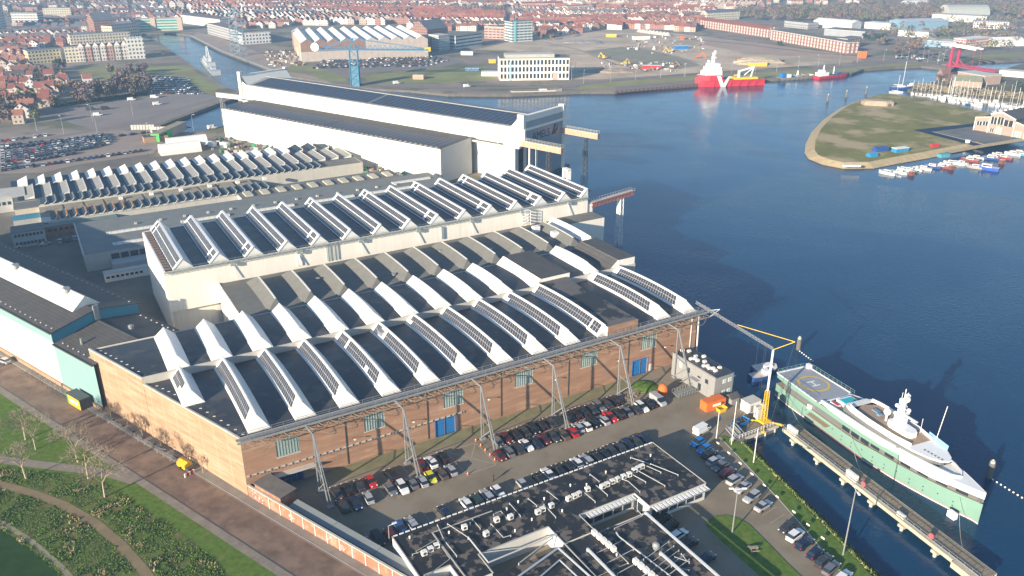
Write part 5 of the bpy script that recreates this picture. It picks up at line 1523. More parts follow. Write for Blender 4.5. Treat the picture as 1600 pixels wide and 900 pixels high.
mb = MB(); mb.tube((-RL * .12, 3.5, 4), (-RL * .12, 3.5, 12), 1.1, 8); mb.beam((-RL * .12, 3.5, 11.5), (-RL * .34, 3.0, 14.5), 1.0, 1.2); mb.beam((-RL * .34, 3, 14.5), (-RL * .3, 3, 6), .8, .8); mb.beam((-RL * .2, 3, 8), (-RL * .32, 3.0, 13.5), .6, .6)
mb.build('deck_crane', m_yw, ship)
MB().box(-RL * .40, -5.2, 4.9, -RL * .05, 5.2, 6.6).box(-RL * .2, -5.6, 4.9, -RL * .12, -5.0, 7.4).build('deck_cargo', m_yellow, ship)
mb = MB()
for i in range(12): mb.obox((RL * .12 - i * 1.9, -5.9, 5), .8, .5, rb.uniform(.6, 1.8))
mb.build('deck_gear', m_bw, ship)
# other vessels
def ship2(name, label, a, b, W_, H_, hm, dm, cabins, masts=(), arc=None):
    A, B = G(*a, WZ), G(*b, WZ)
    L_ = (B - A).length; c_ = (A + B) / 2; hd = math.atan2(B.y - A.y, B.x - A.x)
    t = thing(name, label, 'ship', (c_.x, c_.y, WZ), hd)
    hull(MB(), L_, W_, H_, 0, 1, .22, -.5).build('hull', [hm, dm], t)
    for (x0, x1, w_, z0, z1, m) in cabins: MB().box(x0 * L_, -w_, z0, x1 * L_, w_, z1).build('deckhouse', m, t)
    for (x, z0, z1, r_) in masts:
        mb = MB(); lattice(mb, (x * L_, 0, z0), (x * L_, 0, z1), r_, r_ * .4, 5, .14); mb.build('mast', m_whitemet, t)
    return t
m_ngrey = M('navy_grey', (.40, .43, .44), .5)
ship2('grey_warship', 'pale grey naval vessel with tall mast moored in the canal', (338, 118), (318, 96), 9.5, 3.6, m_ngrey, m_ngrey, [(-.2, .2, 3.6, 3, 7, m_ngrey), (-.1, .14, 2.8, 7, 10, m_ngrey), (-.38, -.26, 2, 3, 5, m_ngrey), (.28, .34, 1.2, 3, 5, m_ngrey)], [(.02, 10, 19, 1.3), (-.12, 7, 12, .8)])
ship2('work_barge', 'grey work barge with blue cabin and crates on its deck by the far quay', (1217, 125.5), (1273, 121.5), 8, 2.2, M('barge_grey', (.26, .24, .21), .8), m_steel_d, [(-.46, -.36, 2.5, 2, 5.5, m_bluepaint), (-.34, -.22, 2.4, 2, 4.6, m_yw), (-.05, .1, 3, 2, 3.4, m_galv), (.15, .25, 2.6, 2, 4, m_rust), (.3, .4, 2.4, 2, 3.4, m_white2)], [(.0, 3, 7, .6)])
ship2('red_coaster', 'low red and white coaster moored right of the work barge', (1275, 123.5), (1325, 118.5), 8, 2.4, m_sred, m_steel_d, [(-.46, -.2, 3, 2, 5.2, m_yw), (-.4, -.3, 2.5, 5.2, 7, m_yw), (.08, .2, 2, 2, 4, m_navy)], [(-.3, 6, 11, .4), (.02, 3, 9, .3)])
ship2('white_barge', 'long pale cargo barge moored at the far quay below the white office block', (798, 147), (878, 145.5), 7, 2.6, m_conc_l, M('barge_load', (.22, .19, .15), .9, .4, .8), [(.05, .2, 1.8, 2.4, 3.4, m_yw)], [])
ship2('small_ferry', 'small blue ferry berthed behind the crane on the quay', (1178, 583), (1212, 578), 4.5, 1.4, m_navy, m_bdeck, [(-.1, .25, 1.0, 1.2, 2.2, m_yw)], [])
ship2('tied_boat', 'dark launch moored across the quay edge by the yacht stern', (1172, 594), (1204, 588), 3.2, 1.3, m_navy, m_bdeck, [(.1, .35, .8, 1, 2.4, m_yw)], [])
for (x, y, px_, lab) in ((3, -4.9, 2.0, 'stern'), (27, -5.3, 21, 'middle'), (53.5, -1.5, 47, 'bow')):
    a = yt.matrix_basis @ Vector((x, y, 4.2)); b = pr.matrix_basis @ Vector((px_, 4.1, .5))
    mb = MB(); p = a
    for k in range(1, 9):
        t_ = k / 8; q = a.lerp(b, t_) - Vector((0, 0, 1.2 * math.sin(PI * t_))); mb.tube(p, q, .05, 4, cap=False); p = q
    tag(mb.build('mooring_rope', M('rope', (.45, .42, .34), .9)), f'slack mooring rope from the yacht {lab} to the pier', 'rope')
# ------------------------------------------------------------------ big covered dock hall
dh = thing('dock_hall', 'huge white covered dock hall with blue solar roof and tall gable frames', 'dock hall', Q(204.6, 96.6), QA)
# local x = q - 204.6, y = p - 96.6
m_dwhite = M('dock_white', (.82, .77, .67), .55, .05, .7, stretch=(1, 1, .08), col2=(.68, .61, .49), thr=(.58, .85, .8), wave=(6.1, .012, (.70, .69, .66)))
mb = MB()
mb.face([(26.4, 212, 0), (26.4, 7, 0), (26.4, 7, 25.3), (26.4, 206, 25.3), (26.4, 212, 28)], 0)
mb.face([(26.4, 7, 17), (26.4, 0, 17), (26.4, 0, 31), (26.4, 1.5, 31), (26.4, 7, 25.3)], 0)
mb.face([(60.4, 0, 0), (60.4, 212, 0), (60.4, 212, 25.3), (60.4, 0, 25.3)], 0)
mb.face([(60.4, 212, 0), (26.4, 212, 0), (26.4, 212, 31), (60.4, 212, 31)], 0)
mb.build('wall', [m_dwhite], dh)
mb = MB()
mb.box(23.3, 2.0, 0, 26.2, 14, 16.2, 0); mb.box(23.2, 1.8, 16.2, 26.35, 212, 16.9, 0, 1)
mb.build('lower_block', [m_dwhite, m_roofgr], dh)
mb = MB()
RX = 43.4
mb.face([(26.4, 206, 25.4), (26.4, 7, 25.4), (RX, 3, 28.3), (RX, 210, 28.3)], 0)
mb.face([(RX, 210, 28.3), (RX, 3, 28.3), (60.4, 3, 25.4), (60.4, 210, 25.4)], 0)
mb.box(26.2, 7, 25.2, 27.6, 206, 25.55, 1); mb.box(RX - .4, 3, 28.3, RX + .4, 210, 28.5, 1)
mb.build('roof', [M('grey_dock_roof', (.26, .27, .26), .7, .1, .3), m_conc_l], dh)
for (y0, y1) in ((7.5, 103), (104.5, 203)):
    mb = MB()
    def rp(x, y): return (x, y, 25.5 + (x - 26.4) / (RX - 26.4) * 2.9 + .06)
    n_ = 20
    for k in range(n_):
        a, b = lerp(y0, y1, k / n_), lerp(y0, y1, (k + 1) / n_)
        mb.face([rp(28, b), rp(28, a), rp(RX - .8, a), rp(RX - .8, b)], 0, [(b, 0), (a, 0), (a, 15.6), (b, 15.6)])
    mb.build('solar_array', [m_solarb], dh)
mb = MB()  # gable frame at the water end
mb.box(26.4, -1, 28.4, 60.4, 1.2, 31.2, 0); mb.box(26.4, -1.6, 24.3, 60.9, -.4, 25.3, 0)
mb.face([(26.4, -.9, 25.3), (60.4, -.9, 25.3), (60.4, -.9, 28.4), (26.4, -.9, 28.4)], 1)
mb.box(25.2, -1.4, 17.5, 27.2, 2.2, 31.9, 0); mb.box(59.2, -1.4, 0, 61.4, 1.6, 31.9, 0); mb.box(25.2, -2.2, 18, 26.4, -1.5, 25, 0)
mb.box(23.6, -.2, 16.2, 26.3, 9, 17.3, 0)
mb.build('gable_frame', [m_dwhite, M('grey_panel', (.30, .34, .36), .5)], dh)
m_door = M('translucent_door', (.24, .30, .34), .35, .06, .3, wave=(4.2, .03, (.17, .21, .25)))
mb = MB(); mb.face([(26.4, -.6, -1.5), (60.4, -.6, -1.5), (60.4, -.6, 24.3), (26.4, -.6, 24.3)], 0)
mb.build('dock_door', [m_door], dh)
for x in (29.5, 35.2): MB().box(x, -2.2, -2, x + .7, -1.5, 16).build('guide_post', m_white2, dh)
mb = MB(); mb.box(26.4, 206, 25.3, 60.4, 212.3, 25.5, 1); mb.face([(26.4, 205.9, 25.4), (60.4, 205.9, 25.4), (60.4, 211, 31), (26.4, 211, 31)], 0); mb.box(26.0, 210.5, 25, 60.8, 212.5, 31.3, 0); mb.box(25.2, 210.5, 18, 27, 213, 33, 0); mb.box(59.5, 210.5, 0, 61.4, 213, 32, 0)
mb.build('end_parapet', [m_dwhite, m_conc_l], dh)
for k in range(9):
    y = 12 + k * 22.2
    MB().beam((22.8, y, 17.0), (26.1, y + 1.0, 23.5), .3, .3).box(22.2, y - .5, 17.0, 23.4, y + .5, 17.3).build('wall_strut', m_galv, dh)
for z in (18.5, 20, 21.5, 23): MB().box(26.1, 134, z, 26.36, 137.5, z + .35).build('vent_slot', m_steel_d, dh)
# lettering on the door end
def text_obj(name, txt, size, mat, parent, loc, rot, ext=.02):
    cu = bpy.data.curves.new(name, 'FONT'); cu.body = txt; cu.size = size; cu.extrude = ext; cu.align_x = 'CENTER'
    o = bpy.data.objects.new(name, cu); COL.objects.link(o); o.parent = parent; o.location = loc; o.rotation_euler = rot
    bpy.context.view_layer.update()
    me = bpy.data.meshes.new_from_object(o.evaluated_get(bpy.context.evaluated_depsgraph_get()))
    bpy.data.objects.remove(o)
    me.materials.clear(); me.materials.append(mat)
    o = bpy.data.objects.new(name, me); COL.objects.link(o); o.parent = parent; o.location = loc; o.rotation_euler = rot
    return o
text_obj('lettering', 'AMELS', 5.2, M('sign_black', (.02, .025, .03), .5), dh, (41, -.75, 18.6), (PI / 2, 0, 0))
MB().face([(50, -.72, 18.6), (52.3, -.72, 23.4), (54.3, -.72, 23.4), (52.9, -.72, 21.2), (54, -.72, 18.6)]).face([(52.6, -.71, 19.6), (55.6, -.71, 23.2), (55, -.71, 19.6)]).build('logo', [M('sign_black')], dh)
# annex with its solar roof
an = thing('dock_annex', 'white lean-to annex with long solar roof along the big dock hall', 'industrial hall', Q(204.6, 124.9), QA)
mb = MB()
mb.face([(0, 168, 0), (0, 0, 0), (0, 0, 16.8), (0, 168, 16.8)], 0); mb.face([(0, 0, 0), (23.1, 0, 0), (23.1, 0, 18.2), (0, 0, 16.8)], 1); mb.face([(23.1, 168, 0), (0, 168, 0), (0, 168, 16.8), (23.1, 168, 18.2)], 0)
mb.face([(-.02, 168, 14.2), (-.02, 0, 14.2), (-.02, 0, 14.5), (-.02, 168, 14.5)], 2)
mb.build('wall', [m_dwhite, M('annex_grey', (.50, .52, .51), .6, .05, .3, wave=(1.5, .05, (.44, .46, .45))), m_conc_l], an)
mb = MB(); mb.face([(-.3, -.3, 16.9), (23.1, -.3, 18.3), (23.1, 168.3, 18.3), (-.3, 168.3, 16.9)], 0); mb.beam((-.2, 168, 16.9), (-.2, -.2, 16.9), .4, .5, 1); mb.build('roof', [m_roofdk, m_steel_d], an)
for (y0, y1) in ((1, 80), (83, 164)):
    mb = MB(); n_ = 16
    for k in range(n_):
        a, b = lerp(y0, y1, k / n_), lerp(y0, y1, (k + 1) / n_)
        f = lambda x, y: (x, y, 16.9 + x / 23.4 * 1.4 + .1)
        mb.face([f(1, b), f(1, a), f(14.5, a), f(14.5, b)], 0, [(b, 0), (a, 0), (a, 13.6), (b, 13.6)])
    mb.build('solar_array', [m_solarb], an)
for i in range(50): MB().box(.1, 2 + i * 3.3, 17.0, .6, 3.6 + i * 3.3, 17.25).build('roof_fixing', m_conc_l, an)
MB().box(-.06, 76, 1.5, -.003, 79, 6).build('louvre', m_steel_d, an)
for y in (40, 93, 120, 126): MB().box(-.12, y, .2, -.003, y + .2, 14.1).build('downpipe', m_galv, an)
# crane beams in front of the dock opening
for i, (q, p, lab) in enumerate(((229.4, 95.5, 'nearer orange crane beam at the dock hall opening'), (264.5, 97.5, 'farther orange crane beam at the dock hall opening'))):
    t = thing('crane_beam', lab, 'crane runway', Q(q, p), QA - PI / 2 - R(4))
    MB().box(0, -.8, 17.6, 23.5, .8, 20.2).build('beam', M('faded_orange', (.62, .33, .22), .7, .18, .8), t)
    mb = MB(); mb.box(-.2, -.9, 20.2, 23.7, .9, 20.4)
    for y in (-.9, .9):
        mb.tube((0, y, 21.5), (23.5, y, 21.5), .06, 4)
        for k in range(14): mb.tube((k * 1.8, y, 20.3), (k * 1.8, y, 21.5), .06, 4)
    mb.build('walkway', m_conc_l, t)
    mb = MB(); lattice(mb, (16, 0, -3), (16, 0, 17.5), 1.2, .6, 7, .16); mb.build('support', m_steel_d, t)
t = thing('crane_beam', 'pale crane beam with red lattice at the canal end of the dock hall', 'crane runway', Q(233, 309), QA + PI / 2 + R(8))
MB().box(0, -.8, 15.6, 24, .8, 17.6).build('beam', M('faded_pink', (.62, .48, .42), .7), t); MB().box(0, -.9, 17.6, 24, .9, 18.4).build('walkway', m_conc_l, t)
mb = MB(); lattice(mb, (20, 0, -1), (20, 0, 15.5), 1.2, .8, 6, .2); mb.build('support', m_galv, t)
jt = thing('dock_jetty', 'dark piled jetty reaching out from the dock opening', 'jetty', Q(229, 95), QA - PI / 2)
MB().box(0, -2, -.6, 30, 1.5, .3).box(24, -6, -.4, 33, 8, .2).build('deck', m_rust, jt)
for k in range(8): MB().tube((2 + k * 4, -1.5, -5), (2 + k * 4, -1.5, .4), .35, 7).build('pile', M('tarred_pile'), jt)
for k, (x, y) in enumerate(((4, 0), (14, 0), (27, -3), (31, 5))): MB().tube((x, y, .3), (x, y, 2.5), .7, 8).build('bollard', m_conc_l, jt)

# ------------------------------------------------------------------ sawtooth works
st = thing('sawtooth_factory', 'wide old factory with rows of white, grey and dark sawtooth roofs', 'factory', Y(-27.6, 222), YA)
m_tan = M('tan_roof', (.33, .29, .21), .9, .18, .25, col2=(.24, .20, .15), thr=(.5, .62, 1))
m_bluebl = M('north_light_glass', (.018, .045, .075), .6, .2, .6, spec=.25)
m_teeth = M('light_grey_roof', (.27, .27, .255), .8, .12, .4)
mb = MB()
mb.face([(0, 8, 0), (141.4, 8, 0), (141.4, 8, 6), (0, 8, 6)], 0)
mb.face([(0, 36, 0), (0, 0, 0), (0, 0, 5), (0, 36, 6)], 0)
mb.face([(-9, 56, 0), (-9, 20, 0), (-9, 20, 6), (-9, 56, 6)], 1); mb.face([(-9, 18, 0), (0, 18, 0), (0, 18, 6), (-9, 18, 6)], 0)
mb.face([(141.4, 8, 0), (141.4, 54, 0), (141.4, 54, 6), (141.4, 8, 6)], 0)
mb.face([(141.4, 54, 0), (-9, 54, 0), (-9, 54, 6), (141.4, 54, 6)], 1)
mb.build('wall', [M('pale_render', (.55, .53, .46), .8, .08, .3, wave=(8.3, .012, (.35, .34, .3))), m_white2], st)
mb = MB(); mb.box(-9, 8.2, 5.4, 141.3, 54, 5.9, 0); mb.face([(0, -8, 4.9), (64, -8, 4.9), (64, 8, 5.3), (0, 8, 5.3)], 1)
mb.build('roof', [m_roofgr, m_tan], st)
def tooth(name, x0, w_, y0, y1, zb, h, mlit, mflat):
    """flat blue strip, then a slope rising to the right with an upright end"""
    mb = MB(); xm = x0 + w_ * .38; x1 = x0 + w_ * .97
    mb.face([(x0, y0, zb), (xm, y0, zb), (xm, y1, zb), (x0, y1, zb)], 1)
    mb.face([(xm, y0, zb), (x1, y0, zb + h), (x1, y1, zb + h), (xm, y1, zb)], 0)
    mb.face([(xm, y0, zb), (x1, y0, zb), (x1, y0, zb + h)], 2); mb.face([(x1, y1, zb), (xm, y1, zb), (x1, y1, zb + h)], 2)
    mb.face([(x1, y0, zb), (x1, y1, zb), (x1, y1, zb + h), (x1, y0, zb + h)], 2)
    mb.beam((x1, y0, zb + h + .04), (x1, y1, zb + h + .04), .3, .12, 2)
    return mb.build(name, [mlit, mflat, m_white2], st)
for k in range(22):
    x = -9 + k * 6.9
    tooth('sawtooth_ridge', x, 6.8, 41, 54.5, 6.4, 1.7, m_white2 if k < 18 else m_bluebl, m_bluebl)
for k in range(22):
    x = -7 + k * 6.7
    tooth('sawtooth_ridge', x, 6.5, 20, 40.5, 6.1, 1.4, m_teeth, m_bluebl)
for k in range(35):
    x = .5 + k * 3.45 + (0 if k < 20 else 0)
    if x > 120: break
    mb = MB(); zb = 5.95
    mb.face([(x + .4, 19.5, zb), (x + .4, 8.8, zb), (x + 2.6, 9.5, zb + 1.0), (x + 2.6, 19.5, zb + 1.0)], 1)
    mb.face([(x + 2.6, 19.5, zb + 1.0), (x + 2.6, 9.5, zb + 1.0), (x + 3.3, 9.3, zb), (x + 3.3, 19.5, zb)], 0)
    mb.beam((x + 2.75, 9.4, zb + 1.0), (x + 2.75, 19.5, zb + 1.0), .55, .18, 0); mb.beam((x + .3, 8.7, zb + .1), (x + 1.6, 8.4, zb + .15), .3, .25, 2); mb.beam((x + 1.6, 8.4, zb + .15), (x + 2.7, 9.3, zb + .9), .3, .25, 2)
    mb.build('skylight_tooth', [m_teeth, m_bluebl, m_conc_l], st)
# long tan flat and the near row of low teeth
for k in range(11):
    mb = MB(); mb.box(2 + k * 7.7, -1, 5.15, 8.5 + k * 7.7, 7.6, 5.45); mb.build('flat_panel', m_tan, st)
m_corten = M('rust_orange_sheet', (.50, .24, .08), .8, .15, .6)
for k in range(27):
    x = 3 + k * 3.5
    if x > 88: break
    mb = MB(); zb = 4.95
    mb.face([(x + .4, -2, zb), (x + .4, -12.6, zb), (x + 2.6, -12, zb + 1.2), (x + 2.6, -2, zb + 1.2)], 1)
    mb.face([(x + 2.6, -2, zb + 1.2), (x + 2.6, -12, zb + 1.2), (x + 3.4, -12.2, zb), (x + 3.4, -2, zb)], 0)
    mb.beam((x + 2.8, -12, zb + 1.2), (x + 2.8, -2, zb + 1.2), .6, .18, 0); mb.beam((x + .3, -12.7, zb + .1), (x + 1.7, -13, zb + .15), .3, .3, 2); mb.beam((x + 1.7, -13, zb + .15), (x + 2.8, -12, zb + 1.1), .3, .3, 2)
    mb.build('skylight_tooth', [m_corten if k < 9 else m_teeth, m_bluebl, m_conc_l], st)
MB().box(2, -13.6, 0, 90, -13.1, 5.0).box(0, -13.6, 4.6, 90, -1.5, 4.93).build('front_block', M('pale_render'), st)
for k in range(6):
    x = 30 + k * 12.2
    MB().box(x, 2, 5.46, x + 1.6, 3.6, 6.6).build('roof_vent', m_white2, st)
# right hand low block with square skylights
rbk = thing('skylight_block', 'low pale block with a row of square cream skylights on its grey roof', 'factory', Y(44, 196.5), YA)
MB().box(4, 0, 0, 77, 17, 5).build('wall', M('pale_render'), rbk); MB().box(3.9, -.1, 5.0, 77.1, 17.1, 5.25).build('roof', m_roofgr, rbk)
for k in range(10): MB().box(6 + k * 7.2, 5, 5.27, 9.2 + k * 7.2, 12, 5.9).build('skylight', M('cream_skylight', (.52, .48, .36), .5), rbk)
# flat works building with long barrel skylights, behind the white hall
fw = thing('flat_works', 'grey flat roofed works with long translucent barrel skylights behind the white hall', 'factory', Y(-16.8, 156), YA)
MB().box(0, 0, 0, 150, 40, 6.0).build('wall', M('grey_render', (.42, .43, .42), .8, .08, .3), fw)
MB().box(-.1, -.1, 6.0, 150.1, 40.1, 6.25, 1, 0).box(-.3, -.3, 6.2, .2, 40.3, 6.5, 1).build('roof', [M('slate_felt', (.19, .20, .19), .75, .14, .25), m_conc_l], fw)
MB().box(8, -6, 0, 40, -.1, 3.2).build('front_extension', M('grey_render'), fw)
for k in range(10): MB().box(8.4 + k * 3.1, -.16, 2.4, 11 + k * 3.1, -.105, 5.2).build('window', m_glass, fw)
def barrel(u0, u1, v, w_, z, name='barrel_skylight'):
    mb = MB(); n_ = 6
    for k in range(n_):
        a, b = PI * k / n_, PI * (k + 1) / n_
        mb.face([(u0, v - w_ * math.cos(a), z + w_ * .6 * math.sin(a)), (u1, v - w_ * math.cos(a), z + w_ * .6 * math.sin(a)), (u1, v - w_ * math.cos(b), z + w_ * .6 * math.sin(b)), (u0, v - w_ * math.cos(b), z + w_ * .6 * math.sin(b))], 0)
    mb.box(u0 - .1, v - w_, z, u0, v + w_, z + w_ * .5); mb.box(u1, v - w_, z, u1 + .1, v + w_, z + w_ * .5)
    mb.build(name, [M('fibreglass', (.60, .60, .55), .5, .08, .8, wave=(2.2, .1, (.42, .42, .4)))], fw)
for u0 in (9.5, 36, 62, 88, 114): barrel(u0, u0 + 18, 20.5, 1.2, 6.25)
for u0 in (10, 36.5, 62, 88, 114): barrel(u0, u0 + 17, 6.5, 1.2, 6.25)
barrel(128, 146, 30, 1.2, 6.25)
for i in range(14): MB().box(20 + i * 9, 27, 6.26, 20.9 + i * 9, 28.2, 6.9).build('roof_vent', m_conc_l, fw)
# small white annex in the shaded yard and the two storey works office
so = thing('yard_office', 'two storey grey white office with window rows in the shaded yard', 'office building', Y(-38.2, 196), YA)
MB().box(0, 0, 0, 11, 9, 5.8).build('wall', M('grey_render'), so); MB().box(-.1, -.1, 5.8, 11.1, 9.1, 6.05).build('roof', m_roofgr, so)
for z in (1.0, 4.1):
    for k in range(8): MB().box(.7 + k * 1.25, -.07, z, 1.6 + k * 1.25, -.003, z + 1.1).build('window', m_glass, so)
s2 = thing('low_workshop', 'low pale workshop strip with small windows in the shaded yard', 'shed', Y(-12.5, 142), YA)
MB().box(0, 0, 0, 17, 3.2, 3).build('wall', m_white2, s2); MB().box(-.1, -.1, 3, 17.1, 3.3, 3.15).build('roof', m_conc_l, s2)
for k in range(8): MB().box(.6 + k * 1.5, -.06, 1.3, 1.6 + k * 1.5, -.003, 2.1).build('window', m_glass, s2)
s3 = thing('brick_range', 'low brick range with a white canopy left of the sawtooth factory', 'shed', Y(-27, 204), YA)
MB().box(0, 0, 0, 26, 8, 4).build('wall', M('panel_brick'), s3); MB().box(-.1, -.1, 4, 26.1, 8.1, 4.2).build('roof', M('green_grey_roof', (.16, .22, .19), .8, .2, .4), s3)
for k in range(12): MB().box(.8 + k * 2, -.06, 2, 2.1 + k * 2, -.003, 3.2).build('window', m_glass, s3)
s4 = thing('grey_workshop', 'grey walled workshop with three square windows at the left edge', 'shed', G(40, 325), YA)
MB().box(-14, -3, 0, 1, 12, 6.5).build('wall', M('grey_render'), s4); MB().box(-14.1, -3.1, 6.5, 1.1, 12.1, 6.8).build('roof', m_conc_l, s4)
for k in range(4): MB().box(-12 + k * 2, -3.06, 3.2, -10.7 + k * 2, -3.003, 4.6).build('window', m_glass, s4)
s5 = thing('teal_tank_shed', 'low teal roofed shed in the shaded yard', 'shed', G(36, 353), YA)
MB().box(-3, -1, 0, 14, 5, 3).build('wall', M('grey_render'), s5); MB().box(-3.2, -1.2, 3, 14.2, 5.2, 3.3).build('roof', m_teal, s5)
# white arched tents beyond the sawtooth factory
for i, (px, py, L_) in enumerate(((250, 241, 21), (262, 231, 21))):
    t = thing('storage_tent', ['nearer white arched storage tent behind the factory', 'farther white arched storage tent behind the factory'][i], 'tent', G(px, py), YA)
    mb = MB(); n_ = 8
    for k in range(n_):
        a, b = PI * k / n_, PI * (k + 1) / n_
        for (x0, x1) in ((0, L_),):
            mb.face([(x0, -5 * math.cos(a), 5.5 * math.sin(a)), (x1, -5 * math.cos(a), 5.5 * math.sin(a)), (x1, -5 * math.cos(b), 5.5 * math.sin(b)), (x0, -5 * math.cos(b), 5.5 * math.sin(b))])
    mb.face([(0, -5 * math.cos(PI * k / n_), 5.5 * math.sin(PI * k / n_)) for k in range(n_ + 1)][::-1]); mb.face([(L_, -5 * math.cos(PI * k / n_), 5.5 * math.sin(PI * k / n_)) for k in range(n_ + 1)])
    mb.build('canopy', m_white2, t); MB().box(-.06, -1.5, 0, -.003, 1.5, 3.5).build('door', m_conc_l, t)
gs = thing('green_container_shed', 'long shed of containers with a bright green end by the small dock', 'shed', G(250, 222), math.atan2(G(292, 202).y - G(250, 222).y, G(292, 202).x - G(250, 222).x))
Lg = (G(292, 202) - G(250, 222)).length
MB().box(0, 0, 0, Lg * .45, 5, 4.5).build('green_block', M('bright_green', (.04, .42, .08), .5), gs); MB().box(Lg * .45 + .01, 0, 0, Lg, 5, 4.2).build('grey_block', m_galv, gs); MB().box(-.3, -.3, 4.5, Lg, 5.3, 4.8).build('roof', M('tan_roof'), gs)
# fence and brown shed near the lock
t = thing('brown_shed', 'brown flat shed between the car park and the small dock', 'shed', G(226, 224), YA); MB().box(0, 0, 0, 13, 6, 3.4).build('wall', M('timber_plinth'), t); MB().box(-.2, -.2, 3.4, 13.2, 6.2, 3.6).build('roof', M('dark_brown_roof', (.09, .07, .06)), t)
for i, (px, py, L_, W_) in enumerate(((235, 206, 16, 2), (205, 203, 14, 2))):
    t = thing('slatted_fence', ['pale slatted fence panel beside the small dock', 'pale slatted fence left of the dock gate'][i], 'fence', G(px, py), YA - R(25))
    for k in range(8): MB().box(k * L_ / 8, 0, 0, (k + .85) * L_ / 8, .15, 3).build('panel', m_conc_l, t)
# debris heaps between the hall and the annex
m_debris = M('scrap_brown', (.23, .14, .10), .9, .4, 1.5)
dcol = [m_debris, m_rust, m_galv, M('scrap_green', (.05, .25, .12)), m_conc_l, m_debris]
rr = random.Random(9)
dbm = MB()
for _ in range(330):
    t_ = rr.random()
    if t_ < .6: p = Y(rr.uniform(114, 138), rr.uniform(214, 238))
    else: p = G(rr.uniform(346, 440), 0) if False else Q(204 - rr.uniform(3, 24), rr.uniform(215, 290))
    dbm.obox((p.x, p.y, 0), rr.uniform(.6, 3), rr.uniform(.4, 1.6), rr.uniform(.3, 2.2), rr.uniform(0, 3), rr.randrange(6))
tag(dbm.build('scrap_and_timber', dcol), 'scattered scrap, timber and crates piled in the yard by the dock annex', 'scrap', kind='stuff')
for i, (q, p, c_) in enumerate([(190, 268, m_white2), (187, 276, m_white2), (182, 283, M('scrap_green')), (195, 224, m_rust), (184, 236, m_galv)]):
    container('site_container', ['white site cabin beside the dock annex wall', 'second white cabin nearer the canal beside the annex', 'green skip-like container near the canal end of the annex', 'rusty container in front of the annex corner', 'grey steel container between the scrap piles'][i], Q(q, p), QA + PI / 2 + R(rr.uniform(-8, 8)), 6, 2.5, 2.6, c_)
# ------------------------------------------------------------------ vehicles
CC = {'black': (.012, .013, .015), 'dark grey': (.05, .053, .058), 'grey': (.17, .18, .19), 'silver': (.42, .44, .46), 'white': (.78, .78, .76), 'red': (.50, .015, .015), 'dark red': (.14, .015, .02),
      'navy blue': (.012, .025, .07), 'blue': (.03, .10, .30), 'bright blue': (.01, .22, .60), 'yellow': (.70, .66, .03), 'brown': (.13, .09, .07), 'dark green': (.03, .07, .06), 'pink': (.5, .05, .2), 'purple': (.1, .02, .12), 'green': (.12, .4, .05)}
def carmat(c_): return M('car_paint_' + c_.replace(' ', '_'), CC[c_], .22, .03, 1, metal=.15 if c_ not in ('white', 'red', 'yellow') else 0, spec=.6)
m_tyre = M('tyre', (.015, .015, .015), .9); m_cglass = M('car_glass', (.018, .022, .028), .06, .05, 1, spec=.9); m_hl = M('headlight_lens', (.7, .72, .72), .15); m_tl = M('tail_light', (.4, .02, .02), .3); m_plate = M('number_plate', (.7, .55, .1), .5)
